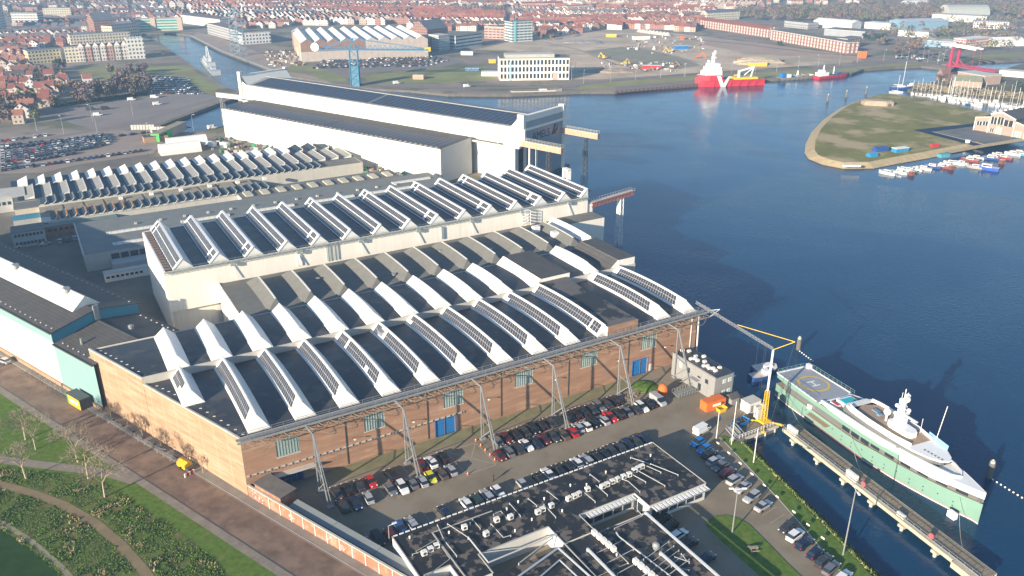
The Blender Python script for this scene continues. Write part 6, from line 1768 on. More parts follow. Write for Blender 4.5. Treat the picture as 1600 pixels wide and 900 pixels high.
def car_proto(name, kind, cat):
    """front towards +x"""
    t = thing(name, name, cat, (0, 0, -60))
    if kind == 'hatch': L, W_, prof, roofp = 4.1, 1.75, None, [(-1.75, .95), (-1.35, 1.45), (.25, 1.47), (1.0, .98)]
    elif kind == 'estate': L, W_, prof, roofp = 4.7, 1.82, None, [(-2.2, 1.0), (-1.85, 1.44), (.2, 1.46), (1.05, .98)]
    elif kind == 'sedan': L, W_, prof, roofp = 4.6, 1.80, None, [(-1.75, .98), (-1.0, 1.40), (.2, 1.42), (1.05, .96)]
    elif kind == 'suv': L, W_, prof, roofp = 4.5, 1.88, None, [(-2.05, 1.1), (-1.75, 1.64), (.25, 1.67), (1.05, 1.12)]
    elif kind == 'van': L, W_, prof, roofp = 5.1, 2.0, None, [(-2.5, 1.25), (-2.4, 2.0), (1.1, 2.02), (1.9, 1.2)]
    zb = roofp[0][1]
    hl = L / 2
    # lower body: cross sections along x with rounded plan
    X = [-hl, -hl + .12, -hl + .5, -1.3, 0, 1.3, hl - .55, hl - .15, hl]
    top = {'hatch': [.8, .92, .95, .95, .95, .93, .84, .74, .6], 'estate': [.8, .92, 1.0, .97, .96, .93, .84, .74, .6], 'sedan': [.78, .93, .96, .95, .94, .93, .84, .74, .6], 'suv': [.85, 1.02, 1.08, 1.08, 1.08, 1.06, .98, .88, .7], 'van': [1.1, 1.25, 1.25, 1.25, 1.25, 1.22, 1.05, .95, .75]}[kind]
    wd = [.80, .90, .97, 1, 1, 1, .96, .86, .72]
    mb = MB(); S = []
    for x, z, w_ in zip(X, top, wd):
        w_ = w_ * W_ / 2
        S.append([(x, -w_ * .94, .28), (x, -w_, .55), (x, -w_ * .97, z - .08), (x, -w_ * .86, z), (x, w_ * .86, z), (x, w_ * .97, z - .08), (x, w_, .55), (x, w_ * .94, .28)])
    for A, B in zip(S[:-1], S[1:]):
        for i in range(7): mb.face([A[i], B[i], B[i + 1], A[i + 1]][::-1])
        mb.face([A[7], B[7], B[0], A[0]][::-1])
    mb.face(S[0]); mb.face(S[-1][::-1])
    # roof and pillars
    (xa, za), (xb_, zb2), (xc, zc), (xd, zd) = roofp
    wl, wu = W_ / 2 * .92, W_ / 2 * .74 if kind != 'van' else W_ / 2 * .86
    mb.face([(xb_, -wu, zb2), (xc, -wu, zc), (xc, wu, zc), (xb_, wu, zb2)])
    if kind == 'van':
        for s_ in (-1, 1):
            f = [(xa, s_ * wl, za - .1), (.7, s_ * wl, za - .1), (.7, s_ * wu, zb2), (xb_, s_ * wu, zb2)]; mb.face(f if s_ < 0 else f[::-1])
        mb.face([(xa, wl, za - .1), (xa, -wl, za - .1), (xb_, -wu, zb2), (xb_, wu, zb2)])
    mb.box(-hl + .3, -W_ / 2 * .9, .24, hl - .3, W_ / 2 * .9, .3)
    mb.build('body', [carmat('silver')], t)
    def win(nm, f): MB().face(f).build(nm, m_cglass, t)
    gl = MB()
    gl.face([(xd, -wl * .93, zd - .02), (xd, wl * .93, zd - .02), (xc, wu * .98, zc - .015), (xc, -wu * .98, zc - .015)][::1]); gl.build('windscreen', m_cglass, t)
    if kind != 'van':
        MB().face([(xa, wl * .93, za - .02), (xa, -wl * .93, za - .02), (xb_, -wu * .98, zb2 - .015), (xb_, wu * .98, zb2 - .015)]).build('rear_window', m_cglass, t)
    for s_ in (-1, 1):
        xs0 = xa if kind != 'van' else .72; xs1 = xb_ if kind != 'van' else .72
        f = [(xs0, s_ * wl * .955, za - .06), (xd, s_ * wl * .955, zd - .06), (xc, s_ * wu * .995, zc - .01), (xs1, s_ * wu * .995, zb2 - .01)]
        MB().face(f if s_ < 0 else f[::-1]).build('side_window', m_cglass, t)
        for x in (-hl + .85, hl - .85):
            MB().tube((x, s_ * (W_ / 2 - .2), .33), (x, s_ * (W_ / 2 + .005), .33), .33, 12).build('wheel', m_tyre, t)
        MB().box(hl - .35, min(s_ * W_ * .24, s_ * W_ * .40), .58, hl - .01, max(s_ * W_ * .24, s_ * W_ * .40), .76).build('headlight', m_hl, t)
        MB().box(-hl - .01, min(s_ * W_ * .28, s_ * W_ * .42), .68, -hl + .12, max(s_ * W_ * .28, s_ * W_ * .42), .86).build('tail_light', m_tl, t)
        MB().box(.78, min(s_ * W_ * .48, s_ * W_ * .58), .9, .95, max(s_ * W_ * .48, s_ * W_ * .58), 1.05).build('mirror', m_steel_d, t)
    return t
KN = {'hatch': 'hatchback', 'estate': 'estate car', 'sedan': 'saloon car', 'suv': 'tall car', 'van': 'van'}
protos = {k: car_proto({'van': 'parked_van'}.get(k, 'parked_car'), k, 'van' if k == 'van' else 'car') for k in KN}
_pu = {}
def place_car(kind, colr, p, rz, label, group, sc_=1.0):
    src = protos[kind]
    m_ = carmat(colr)
    if kind not in _pu:
        _pu[kind] = 1
        src.location = p; src.rotation_euler = (0, 0, rz); src['label'] = label; src['group'] = group; src.scale = (sc_,) * 3
        for c_ in src.children:
            if c_.name.startswith('body'): c_.data.materials[0] = m_
        return src
    return dup(src, p, rz, label, group, sc_, [('body', 0, m_)])
rc = random.Random(21)
NOSE = {'hatch': 0}
def row(name, cars, rot, jit=.04):
    """cars = [(u, v, kind, colour)] ; the label says colour, kind and neighbours"""
    n_ = len(cars)
    for i, (u, v, kd, cl) in enumerate(cars):
        lab = f'{cl} {KN[kd]} in the {name}, {ORD[i]} from the left'
        if 'lawn' in name or 'shaded row' in name: lab = lab.replace('from the left', 'from the top')
        p = Y(u + rc.uniform(-.08, .08), v + rc.uniform(-.25, .25), .03)
        place_car(kd, cl, p, YA + rot + rc.uniform(-jit, jit) + (PI if rc.random() < .25 else 0), lab, 'cars in the ' + name)
H, E_, S, V_, U = 'hatch', 'estate', 'sedan', 'van', 'suv'
row('row nearest the brick facade', [(16.1, -9.2, S, 'dark grey'), (18.6, -9.2, S, 'black'), (21.2, -9, H, 'dark grey'), (23.8, -8.9, H, 'red'), (28.5, -8.9, E_, 'black'), (35.7, -9, S, 'dark red'), (37.9, -9, U, 'white'), (41.2, -9.1, E_, 'black'),
     (54.7, -9, E_, 'grey'), (57.2, -9.1, H, 'dark red'), (59.7, -9, E_, 'black'), (62.2, -9, S, 'dark grey'), (64.6, -9, E_, 'black'), (67.2, -9, H, 'black'), (69.6, -8.8, S, 'dark grey'), (75, -8.8, S, 'black'), (77, -8.8, E_, 'black'), (79.3, -8.7, E_, 'black'), (81.9, -8.8, S, 'dark grey'), (84.2, -8.8, E_, 'grey'), (86.4, -8.9, H, 'dark grey'), (89, -8.6, S, 'black')], PI / 2)
row('second row from the brick facade', [(15.8, -14.1, E_, 'dark grey'), (18.3, -14.4, S, 'navy blue'), (21.2, -13.9, H, 'silver'), (26.3, -13.9, H, 'grey'), (28.8, -14.3, U, 'white'), (31.2, -14.1, H, 'grey'), (33.3, -14.6, H, 'silver'), (35.5, -14.3, H, 'yellow'), (38.0, -14.5, H, 'brown'), (40.4, -14.1, H, 'silver'),
     (52.3, -14.6, H, 'dark red'), (54.8, -14.3, E_, 'grey'), (57.2, -14.4, E_, 'dark grey'), (59.7, -14.4, S, 'white'), (62.2, -14.3, S, 'navy blue'), (64.6, -14.4, H, 'dark red'), (67, -14.4, S, 'dark grey'), (69.4, -14.6, S, 'brown'), (71.8, -14.8, H, 'red'), (74.1, -14.3, H, 'silver')], PI / 2)
row('second row, right of the gantry legs', [(76.2, -14.6, H, 'white'), (78.7, -14.1, E_, 'black'), (81.3, -14.4, H, 'silver'), (83.7, -14.1, S, 'red'), (86, -14.2, U, 'black'), (88.6, -14, S, 'grey'), (91.1, -14.7, H, 'dark grey'), (93.2, -14.5, E_, 'white'), (95.7, -14.2, S, 'black')], PI / 2)
place_car(V_, 'silver', Y(98.6, -14, .03), YA - PI / 2, 'silver van at the right end of the row by the grey office', 'vans on the quay')
place_car(V_, 'white', Y(99.0, -29.7, .03), YA + .15, 'white van parked alone in front of the orange container', 'vans on the quay')
row('left half of the office row', [(15.9, -27.2, H, 'blue'), (18.2, -26.8, E_, 'black'), (20.7, -27, H, 'dark red'), (23.2, -26.4, S, 'blue'), (25.7, -26.2, E_, 'silver'), (33.0, -26.3, S, 'navy blue'), (37.9, -26.2, H, 'white'), (40.4, -26.4, H, 'dark green'), (43.0, -26.2, E_, 'silver'), (45.5, -26.2, H, 'white'),
     (51.3, -26.7, H, 'silver'), (55.5, -26.4, S, 'black')], PI / 2)
row('right half of the office row', [(58.0, -26, S, 'white'), (60.8, -26, S, 'black'), (63.4, -26, H, 'black'), (65.8, -26, H, 'white'), (68.3, -26.1, E_, 'silver'), (70.8, -26, E_, 'black'), (73, -26, S, 'black'), (75.2, -26, S, 'dark grey'), (77.6, -26, H, 'dark grey'), (80, -26, E_, 'navy blue'), (82.4, -26, S, 'dark grey'), (84.9, -26.1, S, 'navy blue')], PI / 2)
row('row beside the lawn', [(94.4, -33.4, H, 'bright blue'), (94.0, -36.0, H, 'bright blue'), (93.5, -38.3, S, 'black'), (92.9, -40.7, E_, 'silver'), (92.3, -43, S, 'grey'), (92.0, -45.4, E_, 'dark red'), (91.5, -48.0, U, 'silver'), (91.1, -51.0, S, 'silver'), (90.5, -54.2, E_, 'silver'), (90.3, -57.3, S, 'silver'), (89.2, -64.9, H, 'dark grey'), (88.8, -67.3, U, 'white'), (88.6, -69.8, E_, 'navy blue'), (88.2, -72.5, H, 'navy blue'), (87.9, -74.8, E_, 'dark grey'), (87.6, -77.2, E_, 'grey'), (87.4, -79.6, E_, 'white')], R(9))
row('shaded row right of the office', [(69.5, -50.6, E_, 'black'), (69.3, -53, S, 'black'), (69.2, -55.7, E_, 'white'), (69.2, -58.4, E_, 'black'), (69.2, -63.3, S, 'navy blue')], R(8))
place_car(H, 'silver', Q(-3.0, 103, .03), QA + PI / 2 + R(8), 'silver hatchback parked alone on the brick street beside the white hall', 'cars on the street')
for i, (px, py, cl) in enumerate(((36, 385, 'white'), (56, 380, 'dark grey'), (70, 383, 'silver'), (94, 379, 'silver'), (106, 376, 'dark grey'), (117, 374, 'silver'))):
    place_car(H if i % 2 else S, cl, G(px, py, .03), YA + (PI / 2 if i > 2 else .2), f'{cl} car in the shaded works yard, {ORD[i]} from the left', 'cars in the shaded works yard')
# simple cars of the distant car parks (a few pixels each): one mesh each
def far_car(kind):
    L, W_, Hh = {'a': (4.2, 1.75, 1.45), 'b': (4.7, 1.8, 1.5)}[kind]
    mb = MB()
    mb.box(-L / 2, -W_ / 2, .2, L / 2, W_ / 2, .85, 0)
    r0, r1 = (-L * .40, .20 * L), (-L * .30, .08 * L)
    a = [(r0[0], -.8, .85), (r0[1], -.8, .85), (r0[1], .8, .85), (r0[0], .8, .85)]; b = [(r1[0], -.66, Hh), (r1[1], -.66, Hh), (r1[1], .66, Hh), (r1[0], .66, Hh)]
    for i in range(4): j = (i + 1) % 4; mb.face([a[i], a[j], b[j], b[i]], 1)
    mb.face(b, 0)
    return mb
farm = {k: far_car(k) for k in 'ab'}
fmesh = {}
for k in 'ab':
    o = farm[k].build('parked_car', [carmat('silver'), m_cglass], None, (0, 0, -60)); fmesh[k] = o.data; bpy.data.objects.remove(o)
FCOL = ['black'] * 5 + ['dark grey'] * 6 + ['grey'] * 4 + ['silver'] * 5 + ['white'] * 6 + ['navy blue'] * 4 + ['blue', 'dark red', 'red', 'dark green', 'brown']
_n_far = [0]
stuffcars = {}
def far(p, rz, where, cl=None, force_stuff=False, key=0):
    cl = cl or rc.choice(FCOL)
    k = rc.choice('ab')
    if _n_far[0] < 186 and not force_stuff:
        _n_far[0] += 1
        o = bpy.data.objects.new('parked_car', fmesh[k]); COL.objects.link(o)
        o.material_slots[0].link = 'OBJECT'; o.material_slots[0].material = carmat(cl)
        o.location = (p.x, p.y, .05); o.rotation_euler = (0, 0, rz)
        tag(o, f'small {cl} car parked in the {where}', 'car', f'{cl} cars in the {where}')
    else:
        mb, mats = stuffcars.setdefault(key, (MB(), []))
        m_ = carmat(cl)
        if m_ not in mats: mats.append(m_)
        src = far_car(k)
        src.m = [(mats.index(m_) if x == 0 else 99) for x in src.m]
        mb.merge(src, Matrix.Translation((p.x, p.y, .05)) @ Matrix.Rotation(rz, 4, 'Z'))
# big works car park, upper left
def lot(a, b, n_, rot, where, fill=.9, **k):
    A, B = G(*a), G(*b); hd = math.atan2(B.y - A.y, B.x - A.x)
    for i in range(n_):
        if rc.random() > fill: continue
        far(A.lerp(B, (i + .5) / n_), hd + rot + rc.uniform(-.05, .05), where, **k)
big = 'large works car park at the upper left'
for (a, b) in (((0, 275), (64, 262)), ((64, 262), (215, 243))): pass
rowsL = [((0, 265), (40, 259)), ((44, 262), (225, 236)), ((0, 255), (150, 231)), ((0, 247), (172, 223)), ((0, 240), (175, 216)), ((0, 229), (168, 213)), ((85, 223), (165, 211)), ((0, 222), (75, 212))]
for a, b in rowsL[:6]:
    n_ = int((G(*b) - G(*a)).length / 2.75)
    lot(a, b, n_, PI / 2 - R(12), big, .88)
for a, b in rowsL[6:]:
    n_ = int((G(*b) - G(*a)).length / 2.75)
    lot(a, b, n_, PI / 2 - R(12), big, .85, force_stuff=True, key='big')
# far car parks
for a, b in (((0, 268), (66, 257)), ((0, 261), (120, 240)), ((0, 251), (165, 227)), ((0, 243.5), (176, 219)), ((0, 234.5), (172, 214.5)), ((40, 229), (168, 211))):
    n_ = int((G(*b) - G(*a)).length / 2.75); lot(a, b, n_, PI / 2 - R(12), big, .9, force_stuff=True, key='big')
for k in range(9):
    a = (488 + k * 3 + max(0, k - 5) * 6, 107 - k * 2.3); b = (700 - abs(k - 4) * 8, 103 - k * 2.1)
    n_ = int((G(*b) - G(*a)).length / 2.9)
    lot(a, b, n_, PI / 2, 'far', .85, force_stuff=True, key='quay')
for k in range(9):
    lot((230 + k * 1.5, 120 + k * 3.3), (290 + k * 3, 123 + k * 3), 24, PI / 2 - .6, 'x', .8, force_stuff=True, key='canal')
lot((165, 216), (300, 200), 0 + 8, .3, 'x', .8, force_stuff=True, key='canal')
for k in range(3): lot((1420 + k * 8, 97 - k * 4), (1480, 94 - k * 5), 12, .3, 'x', .5, force_stuff=True, key='bridge')
for k in range(4): lot((1480 + k * 6, 62 + k * 3), (1600, 56 + k * 3), 22, .5, 'x', .6, force_stuff=True, key='bridge')
for k in range(3): lot((1400, 88 + k * 2), (1455, 86 + k * 2), 14, .5, 'x', .7, force_stuff=True, key='bridge')
for key, lab in (('big', 'rows of small cars filling the far side of the works car park'), ('quay', 'densely packed cars in front of the far shipyard hall'), ('canal', 'cars parked by the trees beside the canal'), ('bridge', 'cars parked between the trees by the red bridge')):
    mb, mats = stuffcars[key]
    mats = mats + [m_cglass]; mb.m = [len(mats) - 1 if x == 99 else x for x in mb.m]
    tag(mb.build('parked_cars', mats), lab, 'cars', kind='stuff')
# vehicles standing out on the apron above the small dock
for i, (px, py, cl, lab) in enumerate(((153, 181, 'white', 'white box van in the middle of the grey apron'), (206, 157, 'white', 'white van at the upper edge of the apron'), (242, 153, 'white', 'white van in front of the parked cars by the canal'), (246, 164, 'white', 'white van lowest of the three on the apron'), (165, 171, 'dark grey', 'dark van left on the apron'), (332, 201, 'white', 'white van on the quay of the small dock'), (620, 131, 'white', 'white van on the far quay road beside the blue crane'), (730, 136, 'white', 'white van on the far quay road near the office block'), (142, 172, 'dark grey', 'dark van beside the fence at the apron edge'))):
    place_car('van', cl, G(px, py, .05), R(rc.uniform(10, 40)), lab, 'vans on the far aprons', 1.15)
# ------------------------------------------------------------------ park and trees
m_path = M('trodden_path', (.22, .17, .095), .95, .2, .3)
m_rough = M('rough_ground', (.10, .14, .035), .95, .45, .5, bump=.5, spec=.1, col2=(.16, .14, .06), thr=(.46, .60, .7))
rough_poly = [G(*p, .03) for p in ((0, 732), (60, 738), (130, 745), (165, 755), (210, 790), (255, 815), (300, 845), (345, 890), (370, 930), (330, 980), (100, 960), (-60, 880), (-120, 760))]
mb = MB(); mb.face([(p.x, p.y, .035) for p in rough_poly][::-1] if False else [(p.x, p.y, .035) for p in rough_poly]); 
for f in (0,): pass
struct('rough_terrain', mb, m_rough)
strip('park_path', [G(-60, 742, 0), G(0, 757, 0), G(50, 770, 0), (G(100, 789, 0)), G(150, 818, 0), G(190, 852, 0), G(225, 892, 0), G(255, 935, 0)], 1.9, m_path, .06)
strip('upper_path', [G(-60, 712, 0), G(0, 718, 0), G(60, 726, 0), G(130, 734, 0), G(180, 742, 0), G(212, 752, 0)], 2.6, M('gravel_path', (.23, .205, .17), .95, .15, .4), .06)
sheet('shaded_lawn', [G(-140, 760), G(0, 826), G(45, 856), G(92, 896), G(120, 930), G(-100, 1000)], M('shaded_grass', (.03, .065, .02), .95, .3, .3, spec=.05), .05)  # lawn lying in shade, with the shade painted into its darker grass colour
strip('lawn_edge_path', [G(-60, 786), G(0, 815), G(50, 846), G(95, 885), G(130, 925)], 1.0, M('pale_verge', (.26, .24, .15), .95, .25, .6), .055)
# rough vegetation: one mass nobody could count
rv = random.Random(4)
def inpoly(x, y, P):
    c = False; n_ = len(P)
    for i in range(n_):
        a, b = P[i], P[i - 1]
        if (a.y > y) != (b.y > y) and x < (b.x - a.x) * (y - a.y) / (b.y - a.y) + a.x: c = not c
    return c
pathc = [G(0, 757), G(50, 770), G(100, 789), G(150, 818), G(190, 852), G(225, 892), G(255, 935)]
pathd = [G(-60, 786), G(0, 815), G(50, 846), G(95, 885), G(130, 925)]
dk = [G(-140, 760), G(0, 826), G(45, 856), G(92, 896), G(120, 930), G(-100, 1000)]
def dseg(x, y, L):
    best = 1e9
    for a, b in zip(L[:-1], L[1:]):
        ax, ay, bx, by = a.x, a.y, b.x, b.y
        t = max(0, min(1, ((x - ax) * (bx - ax) + (y - ay) * (by - ay)) / ((bx - ax) ** 2 + (by - ay) ** 2)))
        best = min(best, math.hypot(x - ax - t * (bx - ax), y - ay - t * (by - ay)))
    return best
xs_ = [p.x for p in rough_poly]; ys_ = [p.y for p in rough_poly]
tuft = MB(); n_t = 0
while n_t < 19000:
    x = rv.uniform(max(min(xs_), -150), max(xs_)); y = rv.uniform(min(ys_), max(ys_))
    if not inpoly(x, y, rough_poly) or dseg(x, y, pathc) < 1.3 or dseg(x, y, pathd) < .6 or inpoly(x, y, dk): 
        n_t += .2; continue
    n_t += 1
    nv = noise.noise(Vector((x * .12, y * .12, 3))) 
    n2_ = noise.noise(Vector((x * .35, y * .35, 9)))
    if n2_ < -.28: continue
    h = (.12 + .30 * max(0, nv + .35)) * rv.uniform(.6, 1.25)
    m_ = 1 if nv + n2_ * .6 > .28 and rv.random() < .75 else (2 if rv.random() < .35 else 0)
    if rv.random() < .1: m_ = 3
    for k in range(3):
        a = rv.uniform(0, 6.28); w_ = rv.uniform(.07, .2) ; lx, ly = rv.uniform(-.3, .3), rv.uniform(-.3, .3)
        dx, dy = math.cos(a) * w_, math.sin(a) * w_
        ox, oy = x + rv.uniform(-.3, .3), y + rv.uniform(-.3, .3)
        tuft.face([(ox - dx, oy - dy, 0), (ox + dx, oy + dy, 0), (ox + lx + dx * .3, oy + ly + dy * .3, h), (ox + lx - dx * .4, oy + ly - dy * .4, h * .9)], m_)
tag(tuft.build('rough_grass', [M('weed_green', (.12, .20, .035), .9, .3, .6), M('weed_tan', (.36, .31, .16), .9, .25, .6), M('weed_dark', (.075, .13, .03), .9, .3, .6), M('weed_bright', (.14, .20, .05), .9, .2, .6)]),
    'rough tufted grass and weeds covering the park bank at the lower left', 'rough grass', kind='stuff')
# grass texture on the lawns near the camera and on the water bank
tuft = MB()
tl2 = [(Y(103.6, -37.8), Y(107.0, -38.2)), (Y(101, -49.8), Y(103.9, -49.9)), (Y(97, -66.3), Y(100, -66.5)), (Y(93.4, -80), Y(96.5, -80.4)), (Y(88, -108), Y(91.3, -108.5))]
for _ in range(3800):
    k = rv.randrange(4); t_ = rv.random(); s_ = rv.random() ** 1.2
    a = tl2[k][0].lerp(tl2[k + 1][0], t_); b = tl2[k][1].lerp(tl2[k + 1][1], t_)
    p = a.lerp(b, s_); z = .1 - 2.0 * s_
    h = rv.uniform(.15, .7)
    for q in range(2):
        an_ = rv.uniform(0, 6.28); dx, dy = math.cos(an_) * .25, math.sin(an_) * .25
        tuft.face([(p.x - dx, p.y - dy, z - .1), (p.x + dx, p.y + dy, z - .1), (p.x + rv.uniform(-.3, .3), p.y + rv.uniform(-.3, .3), z + h)], 1 if rv.random() < .28 else (2 if rv.random() < .4 else 0))
tag(tuft.build('reed_bank', [M('weed_green'), M('weed_tan'), M('weed_dark')]), 'rough reeds and grass on the sloping bank opposite the pier', 'reeds', kind='stuff')

m_bark = M('pale_bark', (.40, .34, .25), .9, .2, 2)
m_twig = M('twigs', (.30, .25, .18), .9, .2, 2)
def bare_tree(name, seed, H_, spread, trunk=.36, depth=5, twig=.02):
    r_ = random.Random(seed)
    t = thing(name, 'tree', 'tree', (0, 0, -80))
    tb, cb_ = MB(), MB()
    def grow(p, d, L, r, dep):
        q = p + d * L
        (tb if dep == depth else cb_).tube(p, q, r, 6 if dep > 3 else (4 if dep > 1 else 3), 0, r2=r * .68, cap=False)
        if dep == 0: return
        n_ = r_.choice((3, 4)) if dep > 2 else r_.choice((3, 4, 4))
        for k in range(n_):
            f = r_.uniform(.55, 1.0) if dep < depth else r_.uniform(.75, 1.0)
            a = 2 * PI * k / n_ + r_.uniform(-.5, .5)
            s1 = d.cross(Vector((0.3, .2, 1))).normalized(); s2 = d.cross(s1)
            nd = (d * r_.uniform(.75, 1.1) + (s1 * math.cos(a) + s2 * math.sin(a)) * r_.uniform(.45, .85) * spread + Vector((0, 0, .12))).normalized()
            grow(p.lerp(q, f), nd, L * r_.uniform(.58, .78), r * .6 * (1.0 if r > twig * 1.6 else 1.4), dep - 1)
    grow(Vector((0, 0, 0)), Vector((.04, .02, 1)).normalized(), H_ * .33, trunk * .5, depth)
    tb.build('trunk', m_bark, t); cb_.build('crown', m_twig, t)
    return t
bt = [bare_tree('bare_tree', 3, 10.5, 1.0), bare_tree('bare_tree', 8, 9.5, 1.1), bare_tree('bare_tree', 12, 5.0, .8, .16, 4, .014)]
nt_ = [((164, 777), 0, 1.0, 'bare tree nearest the camera, standing on the mown verge by the brick street'), ((138, 748), 1, 1.05, 'bare tree behind the nearest one, right of the path junction'), ((122, 722), 0, .95, 'bare tree beyond the gravel path near the street'),
       ((41, 748), 1, .95, 'bare tree left of the path, standing in rough grass'), ((56, 702), 0, .85, 'bare tree at the left on the upper lawn'), ((40, 687), 1, .95, 'bare tree behind the left lawn tree near the street shelter'), ((-14, 720), 0, 1.0, 'bare tree cut by the left edge of the picture')]
_bu = set()
for i, (p, k, s_, lab) in enumerate(nt_):
    if k not in _bu:
        _bu.add(k); o = bt[k]; o.location = G(*p, 0); o.scale = (s_ * 1.3,) * 3; o['label'] = lab
    else: dup(bt[k], G(*p, 0), i * 1.3, lab, None, s_ * 1.3)
for i, (q, p) in enumerate(((-.9, 44.5), (-.9, 38.2), (-.9, 30.5), (-.9, 20), (-.9, 14.5), (-.9, 52))):
    lab = f'thin bare sapling against the brick street wall, {ORD[i]} in the row'
    if i == 0: o = bt[2]; o.location = Q(q, p, 0); o['label'] = lab; o['group'] = 'saplings along the street wall'
    else: dup(bt[2], Q(q, p, 0), i * 2.1, lab, 'saplings along the street wall', 1.3 - .1 * (i % 3))
# street side: fence, yellow kiosk, compressor, bike racks
sf = q_thing('mesh_fence', 'low mesh site fence along the street wall with stored pipes behind', 'fence', -2.3, 22)
for k in range(14): MB().tube((0, k * 2.6, 0), (0, k * 2.6, 1.5), .05, 4).box(-.2, k * 2.6 - .2, 0, .2, k * 2.6 + .2, .15).build('post', m_galv, sf)
mb = MB()
for z in (.3, .7, 1.1, 1.45): mb.beam((0, 0, z), (0, 33.8, z), .03, .03)
for k in range(68): mb.beam((0, k * .5, .2), (0, k * .5, 1.45), .02, .02)
mb.build('mesh', m_galv, sf)
for i in range(7):
    t = q_thing('stored_pipe_stack', f'low stack of scrap pipes between fence and brick wall, {ORD[i]} from the corner', 'pipe stack', -1.2, 24 + i * 4.4); t['group'] = 'pipe stacks behind the mesh fence'
    mb = MB(); rr = random.Random(i)
    for k in range(7): mb.tube((rr.uniform(-.4, .4), 0, .15 + k * .07), (rr.uniform(-.4, .4), rr.uniform(2, 3.6), .15 + k * .07), .1, 5)
    mb.build('pipes', [m_steel_d], t)
ki = q_thing('yellow_container', 'yellow container with black roof beside the mint wall on the street', 'container', -3.4, 61.3)
MB().box(0, 0, 0, 2.6, 6.4, 2.8).build('body', m_yellow, ki); MB().box(-.1, -.1, 2.8, 2.7, 6.5, 3.0).build('roof', m_steel_d, ki); MB().box(-.05, .2, .1, 2.65, -.12, 2.7).build('door', m_steel_d, ki)
MB().box(-.06, 6.0, .1, 1.0, 6.5, 2.7).build('green_side', M('scrap_green'), ki); MB().box(-.05, 1.2, 1.0, -.003, 5.2, 1.9).build('notice', m_white2, ki)
cp = q_thing('yellow_compressor', 'yellow site compressor and barrier beside the wall sapling', 'compressor', -2.9, 18.2)
mb = MB(); mb.prism([(0, 0), (1.9, 0), (1.9, 3.0), (0, 3.0)], .4, 1.5); mb.gable(0, 0, 1.9, 3.0, 1.5, 1.9, 'y'); mb.build('body', m_yellow, cp); MB().box(.2, -1, 0, 1.7, .0, .8).build('tow_frame', m_steel_d, cp)
for s_ in (0, 1.9): MB().tube((s_ - .1, 1.5, .4), (s_ + .1, 1.5, .4), .4, 10).build('wheel', m_tyre, cp)
t = q_thing('site_barrier', 'low red and white barrier in front of the yellow compressor', 'barrier', -4.2, 16.2)
for k in range(5): MB().box(k * .5, 0, 0, k * .5 + .4, .3, .9).build('panel', m_red if k % 2 else m_white2, t)
for i in range(16):
    t = q_thing('parked_bicycle', f'bicycle in the jumbled row beside the white hall, {ORD[i]} from the yellow container', 'bicycle', -1.9 - (i % 2) * .6, 72 + i * 1.35); t['group'] = 'bicycles along the street'
    t.rotation_euler[2] += random.Random(i).uniform(-.4, .4)
    mb = MB()
    for x in (-.5, .5):
        for k in range(10):
            a, b = 2 * PI * k / 10, 2 * PI * (k + 1) / 10
            mb.tube((x + .33 * math.cos(a), 0, .34 + .33 * math.sin(a)), (x + .33 * math.cos(b), 0, .34 + .33 * math.sin(b)), .03, 4, cap=False)
    mb.build('wheels', m_tyre, t)
    MB().tube((-.5, 0, .34), (-.15, 0, .9), .03, 4).tube((-.15, 0, .85), (.4, 0, .85), .03, 4).tube((.5, 0, .34), (.38, 0, 1.0), .03, 4).tube((-.1, 0, .4), (.4, 0, .85), .03, 4).build('frame', m_galv, t)
t = thing('pedestrian', 'person in dark clothes walking across the car park', 'person', G(771, 752), YA)
def skin(name, pts, edges, mat, parent):
    me = bpy.data.meshes.new(name); me.from_pydata([p[:3] for p in pts], edges, []); me.materials.append(mat)
    o = bpy.data.objects.new(name, me); COL.objects.link(o)
    md = o.modifiers.new('skin', 'SKIN')
    sv = me.skin_vertices[0].data if me.skin_vertices else None
    if sv is None:
        bm = bmesh.new(); bm.from_mesh(me); bm.verts.layers.skin.verify(); bm.to_mesh(me); bm.free(); sv = me.skin_vertices[0].data
    for k, p in enumerate(pts): sv[k].radius = (p[3], p[3])
    sv[0].use_root = True
    o.modifiers.new('sub', 'SUBSURF').levels = 1; o.modifiers['sub'].render_levels = 1
    o.parent = parent
    return o
pts = [(0, 0, .95, .15), (0, 0, 1.25, .17), (0, 0, 1.45, .13), (0, 0, 1.56, .06), (0, 0, 1.70, .10), (.03, .2, 1.42, .06), (.12, .27, 1.12, .05), (.22, .27, .88, .035), (.03, -.2, 1.42, .06), (-.08, -.27, 1.12, .05), (-.05, -.28, .86, .035),
       (.05, .1, .88, .1), (.2, .1, .48, .07), (.12, .1, .08, .05), (.26, .1, .04, .045), (-.05, -.1, .88, .1), (-.08, -.1, .48, .07), (-.28, -.1, .12, .05), (-.16, -.1, .04, .045)]
ed = [(0, 1), (1, 2), (2, 3), (3, 4), (2, 5), (5, 6), (6, 7), (2, 8), (8, 9), (9, 10), (0, 11), (11, 12), (12, 13), (13, 14), (0, 15), (15, 16), (16, 17), (17, 18)]
skin('body', pts, ed, M('dark_clothes', (.03, .03, .04), .9), t)
MB().sphere((-.01, 0, 1.76), .105, 8).build('hair', M('dark_hair', (.05, .03, .02), .8), t)
for p in bpy.data.objects:
    if p.name.startswith('pedestrian'): p['label'] = 'person in dark clothes walking across the car park'; p.name = 'person'
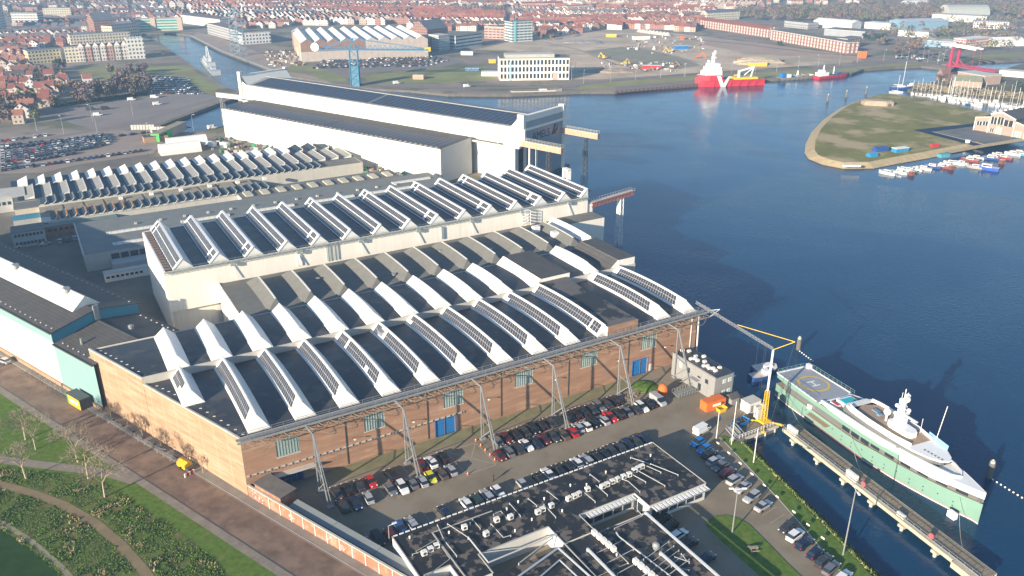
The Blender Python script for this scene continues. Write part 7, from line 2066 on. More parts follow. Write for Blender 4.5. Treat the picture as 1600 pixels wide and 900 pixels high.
# ------------------------------------------------------------------ far ground patches
Z2 = .08
def fs(name, pts, mat, z=Z2): return sheet(name, [G(*p) for p in pts], mat, z)
m_fgrass = M('far_grass', (.23, .24, .09), .95, .25, .03, col2=(.22, .19, .09), thr=(.5, .62, .8))
m_road = M('far_road', (.21, .185, .165), .9, .12, .1)
m_apron = M('grey_apron', (.24, .205, .185), .9, .15, .03)
fs('canal_grass', [(122, 104), (285, 103), (300, 108), (342, 138), (332, 150), (312, 141), (286, 124), (232, 122), (150, 124), (124, 118)], m_fgrass)
fs('canal_apron_paving', [(90, 185), (110, 168), (180, 158), (232, 152), (300, 143), (334, 150), (345, 155), (345, 158), (300, 174), (248, 194), (180, 206), (120, 196)], m_apron, .09)
strip('dock_road', [G(0, 225, 0), G(60, 218, 0), G(130, 207, 0), G(195, 196, 0), G(245, 182, 0), G(300, 165, 0), G(350, 152, 0)], 6, m_road, .12)
fs('car_park_paving', [(0, 272), (0, 213), (150, 203), (240, 205), (262, 214), (240, 240), (120, 258), (70, 270)], M('car_park_ground', (.30, .235, .19), .9, .15, .05), .10)
fs('far_yard_grass', [(565, 118), (690, 106), (760, 104), (768, 118), (776, 124), (700, 130), (640, 131), (575, 128)], m_fgrass)
fs('hall_grass', [(455, 101), (478, 100), (520, 112), (548, 128), (520, 130), (478, 116), (440, 112)], m_fgrass, .1)
fs('quay_paving', [(300, 56), (345, 79), (400, 100), (440, 114), (520, 131), (470, 105), (400, 80), (340, 58), (310, 50)], M('quay_brown', (.34, .27, .22), .9, .2, .05), .07)
strip('far_quay_road', [G(520, 128, 0), G(600, 135, 0), G(680, 137.5, 0), G(760, 138, 0), G(880, 136, 0), G(960, 126, 0), G(1060, 119, 0), G(1180, 112, 0), G(1300, 107, 0), G(1400, 98, 0), G(1490, 100, 0)], 8, m_road, .13)
fs('car_lot_paving', [(478, 107), (500, 84), (680, 84), (728, 96), (690, 106), (560, 115), (520, 115)], m_road, .09)
fs('building_site_soil', [(740, 78), (860, 52), (960, 42), (1090, 56), (1340, 88), (1330, 98), (1180, 108), (1060, 116), (940, 124), (892, 124), (890, 86), (790, 80)], m_dirt, .05)
fs('dark_plot_soil', [(910, 80), (985, 72), (1060, 88), (1095, 102), (1060, 108), (985, 102)], M('dark_plot', (.25, .23, .165), .95, .2, .05), .1)
fs('plot_soil', [(1110, 62), (1180, 66), (1340, 90), (1350, 96), (1180, 84), (1095, 70)], M('red_soil', (.40, .29, .22), .95, .15, .03), .1)
strip('site_road', [G(1060, 60, 0), G(1150, 68, 0), G(1250, 80, 0), G(1340, 88, 0), G(1400, 92, 0)], 7, m_road, .16)
strip('town_road', [G(985, 72, 0), G(1040, 84, 0), G(1090, 98, 0)], 4, M('sandy_track', (.34, .28, .22), .95), .16)
strip('site_track', [G(850, 66, 0), G(905, 78, 0), G(960, 100, 0), G(1020, 112, 0)], 4, M('sandy_track'), .16)
fs('quay_bank_grass', [(905, 141), (905, 131), (960, 125), (1060, 118), (1180, 112), (1340, 104), (1430, 97), (1445, 101), (1350, 106), (1330, 113), (1215, 121), (1100, 130), (960, 136)], M('bank_grass', (.26, .25, .10), .95, .2, .05), .11)
strip('bridge_road', [G(1490, 102, 0), G(1520, 106, 0), G(1560, 112, 0), G(1620, 122, 0)], 7, m_road, .5)
fs('channel_far_bank_grass', [(1500, 99), (1540, 92), (1600, 88), (1600, 82), (1520, 86), (1495, 94)], m_fgrass, .1)
strip('highway_road', [G(1330, 100, 0), G(1480, 90, 0), G(1540, 84, 0), G(1640, 74, 0)], 10, m_road, .14)
struct('jetty_quay', MB().prism([xy(G(*p)) for p in ((962, 143.5), (960, 137), (1085, 126.5), (1090, 132))], -1, .9, 0, 1), [M('sheet_piling', (.20, .12, .10), .9, .2, 1, wave=(4, .3, (.10, .06, .05))), m_road])
# spit: dark water channel, yard slab, bunker and camps
m_chan = M('dark_basin', (.012, .028, .055), .6, .2, .05, spec=.08)
sheet('spit_basin_water', [G(*p, .6) for p in ((1426, 203), (1530, 192), (1532, 194), (1535, 196), (1456, 206), (1540, 227), (1524, 228), (1500, 222))], m_chan, .65)
sheet('spit_yard_paving', [G(*p, .6) for p in ((1462, 206), (1522, 198), (1600, 216), (1600, 219), (1545, 226))], M('spit_slab', (.14, .145, .16), .8, .2, .1, col2=(.20, .17, .15), thr=(.5, .6, .8)), .66)
strip('spit_kerb', [G(1457, 206, .6), G(1540, 227, .6)], 1.2, m_conc_l, .72)
strip('spit_reeds', [G(1480, 238, .6), G(1530, 229, .6), G(1600, 218, .6), G(1640, 212, .6)], 5, M('bank_reed'), .7)
t = thing('bunker', 'low weathered concrete bunker on the tip of the grass spit', 'bunker', G(1350, 163, .6), YA - R(48))
MB().prism([(0, -4), (14, -4), (19, -1), (19, 5), (3, 6), (-2, 2)], 0, 2.6, 0).build('wall', M('old_concrete', (.38, .30, .22), .9, .2, .3), t)
MB().prism([(1, -3), (13.6, -3.4), (18, -.8), (18, 4), (4, 5), (-.5, 1.6)], 2.605, 3.2, 0).build('roof', M('old_concrete'), t)
MB().box(15, -4.05, .3, 16.5, -3.9, 2).build('opening', m_steel_d, t)
m_tarp = M('blue_tarp', (.03, .24, .45), .5, .1, .6)
for i, (px, py, L_, W_, H_, m_, lab, tent) in enumerate([(1360, 246, 8, 5, 3, m_tarp, 'light blue tarpaulin tent, leftmost of the camp on the spit', True), (1370, 238, 13, 6, 3.5, m_navy, 'long dark blue tent behind the light blue one on the spit', True), (1400, 239, 14, 5, 3, m_tarp, 'blue and white container cabin on the spit', False),
        (1457, 230, 8, 3, 2, m_red, 'red covered boat laid up on the spit grass', True), (1470, 247, 10, 4, 2.4, M('teal_tarp', (.08, .32, .38), .6), 'teal covered shelter at the spit bank', False), (1512, 224, 2.5, 2.5, 2.2, m_white2, 'small white hut beside the dark basin on the spit', False), (1318, 261, 14, 2, 1, m_white2, 'long white float at the foot of the spit', False)]):
    L_, W_, H_ = L_ * .62, W_ * .7, H_ * .7
    t = thing('covered_shelter', lab, 'shelter', G(px, py, .6), YA - R(10 if i != 6 else 30))
    if tent: MB().box(0, 0, 0, L_, W_, H_ * .5).build('wall', m_, t); MB().gable(0, 0, L_, W_, H_ * .5, H_, 'x', .2).build('cover', m_, t)
    else: MB().box(0, 0, 0, L_, W_, H_).build('wall', m_, t); MB().box(-.2, -.2, H_, L_ + .2, W_ + .2, H_ + .2).build('cover', m_white2 if m_ is m_tarp else m_, t)
t = thing('glazed_shed', 'old boatbuilding shed with white framed glazed gable on the spit', 'shed', G(1522, 201, .6), 0)
a, b = G(1522, 203, .6), G(1600, 217, .6); hd = math.atan2(b.y - a.y, b.x - a.x); t.rotation_euler = (0, 0, hd); t.location = a
Ls = (b - a).length
mb = MB()
mb.face([(0, 0, 0), (Ls * .28, 0, 0), (Ls * .28, 0, 9), (0, 0, 7.5)], 0); mb.face([(Ls * .28, -.6, 0), (Ls * .78, -.6, 0), (Ls * .78, -.6, 10), (Ls * .5, -.6, 13.0), (Ls * .28, -.6, 11)], 0); mb.face([(Ls * .78, 0, 0), (Ls * 1.2, 0, 0), (Ls * 1.2, 0, 5.5), (Ls * .78, 0, 8.6)], 0)
mb.face([(0, 30, 0), (0, 0, 0), (0, 0, 7.5), (0, 30, 7.5)], 0)
mb.build('wall', [M('pinkish_brick', (.36, .27, .22), .85, .12, .4)], t)
mb = MB(); mb.face([(0, 0, 7.6), (Ls * .28, 0, 9.1), (Ls * .28, 40, 9.1), (0, 40, 7.6)], 0); mb.face([(Ls * .28, -.6, 11), (Ls * .5, -.6, 13), (Ls * .5, 40, 13), (Ls * .28, 40, 11)], 0); mb.face([(Ls * .5, -.6, 13), (Ls * .78, -.6, 10), (Ls * .78, 40, 10), (Ls * .5, 40, 13)], 0); mb.face([(Ls * .78, 0, 8.6), (Ls * 1.2, 0, 5.5), (Ls * 1.2, 40, 5.5), (Ls * .78, 40, 8.6)], 0)
mb.build('roof', [m_roofdk], t)
for (x0, x1, z0, z1, m_) in ((.31, .42, 5.5, 9.5, m_glass), (.44, .55, 5.8, 10, m_glass), (.57, .74, 5.5, 9, m_glass), (.04, .14, 3.5, 5.6, m_glass), (.16, .26, 4, 6.2, m_glass), (.45, .54, .2, 4.5, M('pale_green_door', (.30, .60, .32), .5)), (.82, .93, .2, 3.8, M('pale_green_door')), (.33, .40, 1, 3, m_glass)):
    w_ = MB().box(x0 * Ls, -.75, z0, x1 * Ls, -.62, z1).build('window' if m_ is m_glass else 'door', m_, t)
    mb = MB(); mb.box(x0 * Ls - .25, -.8, z0, x0 * Ls - .02, -.61, z1); mb.box(x1 * Ls + .02, -.8, z0, x1 * Ls + .25, -.61, z1); mb.box((x0 + x1) / 2 * Ls - .12, -.82, z0, (x0 + x1) / 2 * Ls + .12, -.76, z1); mb.build('frame', m_white2, w_)
mb = MB(); mb.beam((Ls * .28, -.75, 11), (Ls * .5, -.75, 13), .4, .6); mb.beam((Ls * .5, -.75, 13), (Ls * .78, -.75, 10), .4, .6); mb.beam((0, -.1, 7.6), (Ls * .28, -.1, 9.1), .4, .6); mb.beam((Ls * .78, -.1, 8.6), (Ls * 1.2, -.1, 5.5), .4, .6)
for x in (0, .28, .78, 1.0): mb.beam((x * Ls, -.8, 0), (x * Ls, -.8, 8 if x != 1 else 6.5), .6, .4)
mb.build('white_trim', m_white2, t)

# ------------------------------------------------------------------ larger far buildings
def bld(name, label, a, b, depth, H_, wallm, roofm, cat='building', side='back', roof='flat', rh=3, over=.0, extra=None, wins=None):
    """building whose front foot runs from pixel a to pixel b"""
    A, B = G(*a), G(*b)
    hd = math.atan2(B.y - A.y, B.x - A.x); L = (B - A).length
    t = thing(name, label, cat, (A.x, A.y, 0), hd)
    MB().box(0, 0, 0, L, depth, H_, 0).build('wall', wallm, t)
    if roof == 'flat': MB().box(-.2, -.2, H_, L + .2, depth + .2, H_ + .6, 1, 0).build('roof', [roofm, m_conc_l], t)
    else: MB().gable(-.2, -.2, L + .2, depth + .2, H_, H_ + rh, roof, .2, 0, 1).build('roof', [roofm, wallm], t)
    if wins:   # (n across, n up, material, width fraction, height fraction, z0)
        nx, nz, wm, fw, fh, z0 = wins
        dx, dz = L / nx, (H_ - z0) / nz
        for i in range(nx):
            for k in range(nz):
                x = (i + .5) * dx; z = z0 + (k + .5) * dz
                MB().box(x - dx * fw / 2, -.12, z - dz * fh / 2, x + dx * fw / 2, -.003, z + dz * fh / 2).build('window', wm, t)
    if extra: extra(t, L)
    return t
W_ = lambda nm, wall=(.5, .5, .5), dx=3.0, dz=3.0, fx=(.25, .75), fz=(.25, .75), gl=(.07, .08, .10): grid_mat(nm, wall, gl, dx, dz, fx, fz)
w_cream = W_('cream_windows', (.62, .56, .42)); w_white = W_('white_windows', (.68, .66, .61)); w_brick = W_('brick_windows', (.33, .17, .12)); w_yell = W_('yellow_windows', (.66, .56, .33)); w_grey = W_('grey_windows', (.38, .38, .37)); w_dbrick = W_('dark_brick_windows', (.20, .12, .10))
w_strip = W_('strip_windows', (.66, .66, .62), 60, 3.4, (.01, .99), (.45, .85)); w_teal = W_('teal_strip', (.60, .56, .42), 60, 3.3, (.01, .99), (.3, .85), (.05, .30, .28)); w_balc = W_('balcony_tower', (.55, .60, .58), 5, 3.0, (.05, .95), (.35, .9), (.09, .12, .13))
m_tile_r = M('red_tiles', (.25, .09, .065), .8, .2, .1); m_tile_d = M('dark_tiles', (.09, .075, .075), .7, .2, .1); m_tile_b = M('brown_tiles', (.20, .10, .075), .8, .2, .1); m_slate = M('slate', (.13, .14, .16), .6, .15, .1); m_tile_o = M('orange_tiles', (.31, .135, .09), .8, .2, .1)
def pent(t, L):
    MB().box(L * .42, 2, 16.6, L * .5, 7, 20).build('penthouse', m_white2, t)
# white office block with individual windows
def wo_extra(t, L):
    MB().box(L * .08, 3, 17, L * .79, 16, 20.2, 0, 1).build('penthouse', [M('glass_roof', (.42, .42, .38), .5), m_conc_l], t)
    MB().box(L * .135, -.3, 0, L * .165, -.13, 15).build('blue_stair_strip', M('pale_blue', (.35, .50, .70), .5), t)
    MB().box(L * .76, -.3, .2, L * .83, -.13, 6).build('door', M('timber_door', (.45, .38, .32), .7), t)
    for i in range(3): MB().box(-.14, 3 + i * 5, 1, -.003, 5 + i * 5, 3).build('window', m_glass, t)
bld('white_office_block', 'white three storey office block with tall dark windows on the far quay', (781, 126), (889, 124.5), 22, 17, M('warm_white', (.82, .80, .72), .6, .04, .3), m_roofgr, 'office building', extra=wo_extra, wins=(19, 3, m_glass, .62, .68, .6))
t = thing('annex_hut', 'low white annex at the left foot of the white office block', 'shed', G(752, 119), 0); MB().box(0, 0, 0, 14, 8, 3.4).build('wall', m_white2, t); MB().box(-.1, -.1, 3.4, 14.1, 8.1, 3.7).build('roof', m_conc_l, t)
for i, px in enumerate((727, 738)):
    container('site_container', ['left of two pale blue containers on the far grass', 'right of two pale blue containers on the far grass'][i], G(px, 111), 0, 6, 2.5, 2.6, M('pale_blue'))
# far shipyard hall with sawtooth gables
fa, fb, fc = G(472, 97), G(640, 90), G(403, 78)
hd = math.atan2(fb.y - fa.y, fb.x - fa.x); Lh = (G(668, 88) - fa).length; Dh = (fc - fa).length
fh = thing('shipyard_hall', 'huge old brick shipyard hall with pale zigzag roof beyond the canal', 'industrial hall', fa, hd)
ns = 10; wz = Lh / ns
mb = MB()
for k in range(ns):
    x0, x1 = k * wz, (k + 1) * wz; m_ = 0 if k < 5 else 1
    mb.face([(x0, 0, 0), (x1, 0, 0), (x1, 0, 9), (x0, 0, 9)], 1); mb.face([(x0, 0, 9), (x1, 0, 9), (x1, 0, 17), ((x0 + x1) / 2, 0, 20.5), (x0, 0, 17)], m_)
    mb.face([(x1, Dh, 0), (x0, Dh, 0), (x0, Dh, 17), ((x0 + x1) / 2, Dh, 20.5), (x1, Dh, 17)], 0)
sh_ = Vector((fc.x - fa.x, fc.y - fa.y, 0)); 
mb.face([(0, Dh, 0), (0, 0, 0), (0, 0, 17), (0, Dh, 17)], 2); mb.face([(Lh, 0, 0), (Lh, Dh, 0), (Lh, Dh, 17), (Lh, 0, 17)], 1)
mb.build('wall', [M('brown_brick', (.25, .15, .115), .85, .15, .2, wave=(6, .06, (.17, .12, .10))), M('pale_panel', (.44, .38, .33), .8, .1, .2, wave=(6, .04, (.3, .26, .22))), M('tan_brick', (.48, .36, .25), .85, .12, .2, wave=(5, .08, (.34, .26, .19)))], fh)
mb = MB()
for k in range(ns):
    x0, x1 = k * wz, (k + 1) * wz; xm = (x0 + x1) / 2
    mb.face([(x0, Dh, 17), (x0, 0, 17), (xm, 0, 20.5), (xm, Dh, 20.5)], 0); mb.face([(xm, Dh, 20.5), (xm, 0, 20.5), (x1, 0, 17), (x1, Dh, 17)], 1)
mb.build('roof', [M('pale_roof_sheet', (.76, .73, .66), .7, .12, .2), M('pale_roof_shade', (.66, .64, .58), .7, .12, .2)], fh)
MB().box(-.3, 8, 0, -.003, 13, 15).build('door', m_white2, fh); MB().box(-.35, 10, .2, -.303, 11.5, 14).build('door_gap', m_steel_d, fh); MB().box(-.3, 40, .1, -.003, 50, 8).build('door', m_white2, fh)
rr = random.Random(6)
# blue hammerhead crane
bc = thing('hammerhead_crane', 'tall blue hammerhead harbour crane behind the dock hall', 'crane', G(556, 134), R(4))
m_cb = M('crane_blue', (.05, .20, .34), .5, .1, .5)
mb = MB(); lattice(mb, (0, 0, 0), (0, 0, 20), 3.2, 3.2, 4, .35); mb.build('tower', m_cb, bc)
MB().box(-3, -3, 0, 3, 3, 15.5).build('clad_tower', M('mottled_blue', (.10, .24, .34), .6, .45, .8), bc)
mb = MB(); lattice(mb, (0, 0, 20), (0, 0, 27.5), 3.2, 3.0, 1, .35)
apex = Vector((0, 0, 36))
for s_ in (-2.2, 2.2):
    mb.beam((-28, s_, 28), (58, s_, 27), .5, .8)
    for k in range(22): x = -28 + k * 3.9; mb.beam((x, s_, 27.6), (x + 1.9, s_ * .8, 27.6 + max(0, 4.2 - abs(x) * .06)), .22, .22); mb.beam((x + 1.9, s_ * .8, 27.6 + max(0, 4.2 - abs(x) * .06)), (x + 3.8, s_, 27.6), .22, .22)
    mb.beam((-28, s_, 28), (0, s_, 36), .35, .35); mb.beam((0, s_, 36), (28, s_, 32), .35, .35); mb.beam((28, s_, 32), (58, s_, 27.5), .3, .3); mb.beam((3, s_, 27), (0, s_, 36), .4, .4); mb.beam((-3, s_, 27), (0, s_, 36), .4, .4)
mb.build('jib', m_cb, bc)
MB().tube((-29, -2.5, 30), (-29, 2.5, 30), 3.2, 14).build('counterweight', m_white2, bc); MB().box(55, -2, 26, 60, 2, 29).build('trolley', m_yellow, bc)
# lattice crane tower
lt = thing('lattice_crane', 'pale blue grey lattice shipyard crane tower standing on the canal quay', 'crane', G(374, 87), R(-20))
mb = MB(); lattice(mb, (0, 0, 0), (0, 0, 44), 5.5, 3.6, 8, .32, 0); mb.box(-5, -5, 20, 5, 5, 20.4); mb.box(-4, -4, 36, 4, 4, 36.5); mb.build('tower', M('pale_crane_steel', (.18, .27, .34), .5), lt)
# individual blocks
bld('apartment_block', 'cream four storey flats in front of the old town trees', (47, 101), (98, 96.5), 14, 11.5, w_yell, m_roofgr, 'apartment building')
def gabl(t, L):
    for k in range(7):
        x = L * (.17 + .09 * k); c_ = (m_tile_b, m_tile_r, m_tile_d)[k % 3]
        MB().gable(x, -1.2, x + L * .075, 12, 13.5, 17.5, 'y', 0, 0, 1).build('gable_roof', [c_, m_white2], t)
        MB().box(x, -1.2, .1, x + L * .07, -.02, 13.4).build('bay', W_(('bay_w_%d' % (k % 3)), ((.62, .56, .50), (.45, .26, .20), (.55, .52, .46))[k % 3], 2.4, 3.2), t)
    MB().box(L * .78, -1.6, .1, L * 1.0, 13.9, 19).box(L * .78, -1.7, 19, L, 14, 19.4).build('end_block', W_('end_block_w', (.62, .62, .57), 3.2, 3.6), t)
bld('canal_apartments', 'long row of varied modern canal apartments with gabled bays and a tall white end block', (104, 98), (228, 91), 14, 13.5, w_cream, m_tile_d, 'apartment building', extra=gabl)
bld('rear_apartments', 'pale yellow white flats behind the canal apartments', (112, 74), (205, 68), 12, 12, w_cream, m_roofgr, 'apartment building')
bld('solar_roof_block', 'cream block with a tilted dark solar roof behind the canal flats', (178, 62), (220, 57), 18, 14, W_('solarblock_w', (.60, .50, .34), 3, 3.4), m_solarb, 'building', roof='flat')
bld('brick_warehouse', 'tall brick warehouse with blue grey slanted roof in the town', (150, 56), (182, 54), 30, 17, w_brick, m_slate, 'building', roof='x', rh=8)
bld('green_glass_office', 'long office with green glass bands and sand coloured towers at the canal end', (213, 49), (286, 47), 20, 13.5, w_teal, m_conc_l, 'office building', extra=lambda t, L: [MB().box(L * x, -1, .1, L * (x + .1), 4, 15.5).build('tower', M('sand_tower', (.56, .42, .32), .8), t) for x in (.33, .90)])
bld('white_flats', 'white slab of flats with balconies at the far upper left', (21, 42), (62, 42), 14, 17, W_('wf', (.60, .58, .54), 4, 3, (.1, .9), (.35, .8)), m_roofgr, 'apartment building')
bld('tower_flats', 'tall pale apartment tower cut by the left edge', (-8, 54), (13, 50), 16, 36, W_('tf', (.58, .54, .50), 3.5, 3), m_roofgr, 'apartment building')
bld('cream_flats', 'cream flats with roof huts at the far upper left', (70, 31), (113, 30), 14, 15, w_cream, m_roofgr, 'apartment building')
bld('grey_canal_office', 'long grey office slab across the canal', (325, 53), (378, 68), 18, 12, w_grey, m_roofgr, 'office building')
bld('white_grid_office', 'white office with square grid windows right of the lattice crane', (380, 70), (424, 67), 16, 12, W_('wgo', (.68, .68, .66), 3.6, 3.6), m_roofgr, 'office building')
bld('far_white_row', 'long white rendered row behind the canal offices', (285, 36), (345, 44), 14, 11, w_white, m_tile_d, 'building', roof='x')
bld('brick_workshop', 'brick workshop with a tall pitched grey roof right of the far shipyard hall', (668, 62), (700, 58), 26, 11, w_brick, m_slate, 'building', roof='x', rh=9)
bld('dark_workshop', 'dark brick workshop beside the far shipyard hall', (641, 80), (688, 78), 22, 13, w_dbrick, m_roofblk, 'building')
bld('scaffold_building', 'pale scaffolded building between the dark workshop and the striped office', (686, 80), (703, 78), 16, 15, W_('scf', (.55, .56, .54), 2.5, 2.5, (.1, .9), (.12, .88), (.28, .30, .31)), m_conc_l, 'building')
bld('striped_office', 'dark office with white horizontal bands', (712, 77), (753, 71), 22, 13, w_strip, m_roofgr, 'office building')
bld('balcony_tower', 'apartment tower with layered balconies and a teal stair core', (800, 66), (832, 64), 18, 21, w_balc, m_roofgr, 'apartment building', extra=lambda t, L: MB().box(L * .1, -.6, 0, L * .2, -.02, 22.5).build('stair_core', M('teal_core', (.20, .50, .52), .5), t))
bld('stepped_flats', 'red and white stepped flats left of the balcony tower', (757, 60), (798, 62), 16, 13, W_('stf', (.48, .30, .24), 5, 3, (.1, .9), (.35, .8)), m_roofgr, 'apartment building')
bld('brick_flats', 'long four storey brick flats with white balconies right of the building site, left part', (1090, 42), (1200, 59), 12, 9.5, W_('brf', (.26, .13, .10), 5.2, 3, (.1, .55), (.12, .9), (.62, .57, .52)), m_tile_r, 'apartment building', roof='x')
bld('brick_flats', 'long brick flats with white balconies facing the building site, right part', (1203, 62), (1322, 84), 14, 10.5, W_('brf2', (.27, .14, .11), 5.2, 3.2, (.1, .55), (.12, .9), (.66, .60, .54)), m_roofgr, 'apartment building')
bld('brick_flats', 'short brick flats end block behind the orange box by the right road', (1322, 78), (1344, 74), 12, 10.5, W_('brf2'), m_roofgr, 'apartment building')
bld('yellow_school', 'cream brick school with long flat roof beyond the terraces', (1104, 33), (1155, 30), 14, 11, w_cream, m_slate, 'building', roof='x')
bld('long_terrace', 'long pale terrace with red roof in front of the woods at the top', (885, 20), (925, 18), 12, 9, w_white, m_roofgr, 'building')
bld('white_terrace', 'white terrace with red roof high in the town', (815, 15), (880, 14), 10, 9, w_white, m_tile_r, 'building', roof='x')
bld('red_white_block', 'small red and white block near the bridge head', (1507, 76), (1545, 72), 14, 9, W_('rwb', (.66, .62, .56), 3, 3, (.1, .9), (.3, .85), (.45, .12, .10)), m_white2, 'building')
# industrial sheds at the upper right
shd = [((1270, 42), (1330, 47), 24, 8, m_whs, m_white2, 'x', 'long white roofed industrial shed left of the business park'), ((1350, 44), (1390, 47), 22, 7, m_whs, m_white2, 'flat', 'low white shed with red corner in the business park'),
       ((1412, 48), (1480, 46), 30, 10, M('bluegrey_shed', (.20, .32, .42), .6, .1, .3), M('pale_blue_roof', (.42, .46, .48), .6), 'x', 'large blue grey shed in the business park'), ((1455, 32), (1540, 36), 30, 8, m_whs, M('cream_roof', (.58, .54, .46), .7), 'flat', 'long cream roofed shed below the arched hangar'),
       ((1520, 44), (1575, 46), 22, 8, w_white, m_conc_l, 'flat', 'white shed at the right of the business park'), ((1440, 72), (1492, 76), 26, 6, M('bluegrey_shed'), M('cream_roof'), 'flat', 'low blue walled hall left of the bridge'),
       ((1287, 55), (1350, 60), 28, 7, M('grey_shed', (.30, .32, .34), .6), m_roofgr, 'flat', 'grey flat shed behind the brick flats'), ((1415, 12), (1452, 12), 20, 8, w_white, m_white2, 'x', 'white building between the woods at the top right'),
       ((1548, 73), (1600, 72), 18, 6, m_whs, m_white2, 'x', 'white pitched shed right of the red and white block'), ((1402, 56), (1450, 60), 20, 6, m_whs, M('cream_roof'), 'flat', 'low cream roofed depot in the business park'), ((1225, 42), (1262, 46), 20, 7, w_grey, m_roofgr, 'flat', 'grey office at the left end of the business park'), ((30, 22), (60, 22), 16, 10, w_brick, m_tile_d, 'x', 'dark roofed hall at the far left')]
for a, b, d_, h_, wm, rm, rf, lab in shd: bld('industrial_shed', lab, a, b, d_, h_, wm, rm, 'shed', roof=rf, rh=3)
t = thing('arched_hangar', 'large grey arched hangar against the woods at the top right', 'hangar', G(1483, 25), R(2))
mb = MB(); Rr, Lr = 17, 62
for k in range(10):
    a, b = PI * k / 10, PI * (k + 1) / 10
    f = lambda t_, x: (x, 17 - Rr * math.cos(t_), 15 * math.sin(t_))
    mb.face([f(a, 0), f(a, Lr), f(b, Lr), f(b, 0)])
mb.face([f(PI * k / 10, 0) for k in range(11)][::-1], 1); mb.face([f(PI * k / 10, Lr) for k in range(11)], 1)
mb.build('vault', [M('hangar_grey', (.36, .38, .34), .6, .1, .3), m_conc_l], t)
MB().box(Lr, 8, 0, Lr + .3, 26, 9).build('door', m_galv, t)
# marina side buildings
bld('marina_shed', 'mossy roofed boat shed behind the marina masts', (1488, 136), (1533, 138.5), 22, 5, M('pinkish_brick'), M('moss_roof', (.28, .29, .19), .85, .15, .3), 'shed', roof='x', rh=3)
bld('marina_hall', 'pinkish hall with white edged flat roof beside the mossy shed', (1536, 134), (1562, 132), 26, 7, M('pinkish_brick'), M('cream_roof'), 'shed')
bld('long_flat_shed', 'long flat pale roofed shed below the bridge', (1503, 122), (1560, 127), 12, 4, m_whs, M('cream_roof'), 'shed')
bld('long_flat_shed', 'cream roofed shed at the right edge beside the bridge', (1560, 119), (1620, 124), 12, 4.5, m_whs, M('cream_roof'), 'shed')
bld('brick_house', 'small brick house with a hipped roof at the marina head', (1472, 127), (1484, 127), 10, 5, M('pinkish_brick'), m_tile_b, 'house', roof='x', rh=4)
# red bascule bridge
br = thing('bascule_bridge', 'bright pink red double drawbridge over the right hand channel', 'bridge', G(1489, 104), 0)
a, b = G(1489, 104), G(1560, 114); br.rotation_euler = (0, 0, math.atan2(b.y - a.y, b.x - a.x))
m_pink = M('bridge_red', (.42, .03, .08), .5, .06, 1)
LB = (b - a).length
for s_ in (-1, 1):
    mb = MB(); mb.prism([(-1.1, s_ * 5 - .6), (1.1, s_ * 5 - .6), (1.1, s_ * 5 + .6), (-1.1, s_ * 5 + .6)], 0, 18); mb.build('tower', m_pink, br)
    MB().beam((-12, s_ * 5, 19), (22, s_ * 5, 17.4), 1.0, 1.4).build('balance_beam', m_white2, br)
    MB().tube((21, s_ * 5, 17), (21, s_ * 5, 1), .15, 5).tube((2, s_ * 5, 5), (8, s_ * 5, 1.2), .5, 5).build('hanger', m_pink, br)
MB().box(-11, -6, 17.5, -7, 6, 20).build('counterweight', m_white2, br)
MB().box(-8, -5, .6, LB, 5, 1.4).build('deck', m_road, br)
for s_ in (-1, 1): MB().beam((-4, s_ * 5.1, 2.2), (LB, s_ * 5.1, 2.2), .2, .3).beam((-4, s_ * 5.1, 1.2), (LB, s_ * 5.1, 1.2), .3, .9).build('parapet', m_pink, br)
strip('canal_quay', [G(297, 55, 0), G(345, 79.3, 0), G(400, 100.3, 0), G(440, 115.5, 0)], 3, m_conc_l, .22)
# light masts along the far quays
lp = [(899, 117), (912, 131), (954, 129), (993, 126), (1032, 122), (1069, 119), (1143, 114), (1213, 113), (1247, 108), (1278, 105), (1311, 102), (1339, 99), (1380, 96), (1408, 90), (1418, 94), (1442, 92), (1449, 98), (1465, 100), (1474, 96), (893, 125), (58, 205), (100, 209), (145, 190), (152, 207), (208, 181), (303, 207), (232, 222), (1070, 121), (1180, 115)]
l0 = None
for i, p in enumerate(lp):
    lab = f'pale lamp mast by the far road, {["above", "beside"][i % 2]} the quay'
    if l0 is None: l0 = lamp(G(*p), 10.5, .3, 'slim pale lamp mast standing along the far quays', 1, 'lamp masts along the far quays')
    else: dup(l0, G(*p), .3 + i, 'slim pale lamp mast standing along the far quays', 'lamp masts along the far quays')
# building site: heaps, diggers, huts
def heap(px, py, r_, h_, m_, lab, sx=1.6):
    mb = MB(); rr_ = random.Random(px); N, K = 18, 6
    P = [[((r_ * (1 - k / K) ** .8 * sx) * math.cos(2 * PI * i / N) * (1 + .18 * rr_.uniform(-1, 1)), r_ * (1 - k / K) ** .8 * math.sin(2 * PI * i / N) * (1 + .18 * rr_.uniform(-1, 1)), h_ * (1 - (1 - k / K) ** 1.5) + rr_.uniform(-.2, .2) * (k > 0)) for i in range(N)] for k in range(K)]
    for k in range(K - 1):
        for i in range(N): j = (i + 1) % N; mb.face([P[k][i], P[k][j], P[k + 1][j], P[k + 1][i]])
    mb.face(P[-1])
    o = mb.build('soil_heap', m_, None, G(px, py)); tag(o, lab, 'heap'); return o
heap(1188, 99, 17, 7, m_sand, 'large pale sand heap with sliced sides behind the red ship'); heap(960, 112, 13, 3, M('rubble', (.32, .25, .19), .95, .3, .3), 'broad low rubble heap beside the white office block', 2.3)
heap(910, 67, 14, 3, M('grey_rubble', (.28, .26, .24), .95, .4, .4), 'long grey rubble heap in the middle of the building site', 2.2)
for i in range(9): heap(1000 + i * 5.4, 50 + i * .7, 4.2, 4, M('pale_heap', (.50, .46, .42), .9), f'small pale conical heap, {ORD[i]} in the row on the site', 1)['group'] = 'conical heaps in a row'
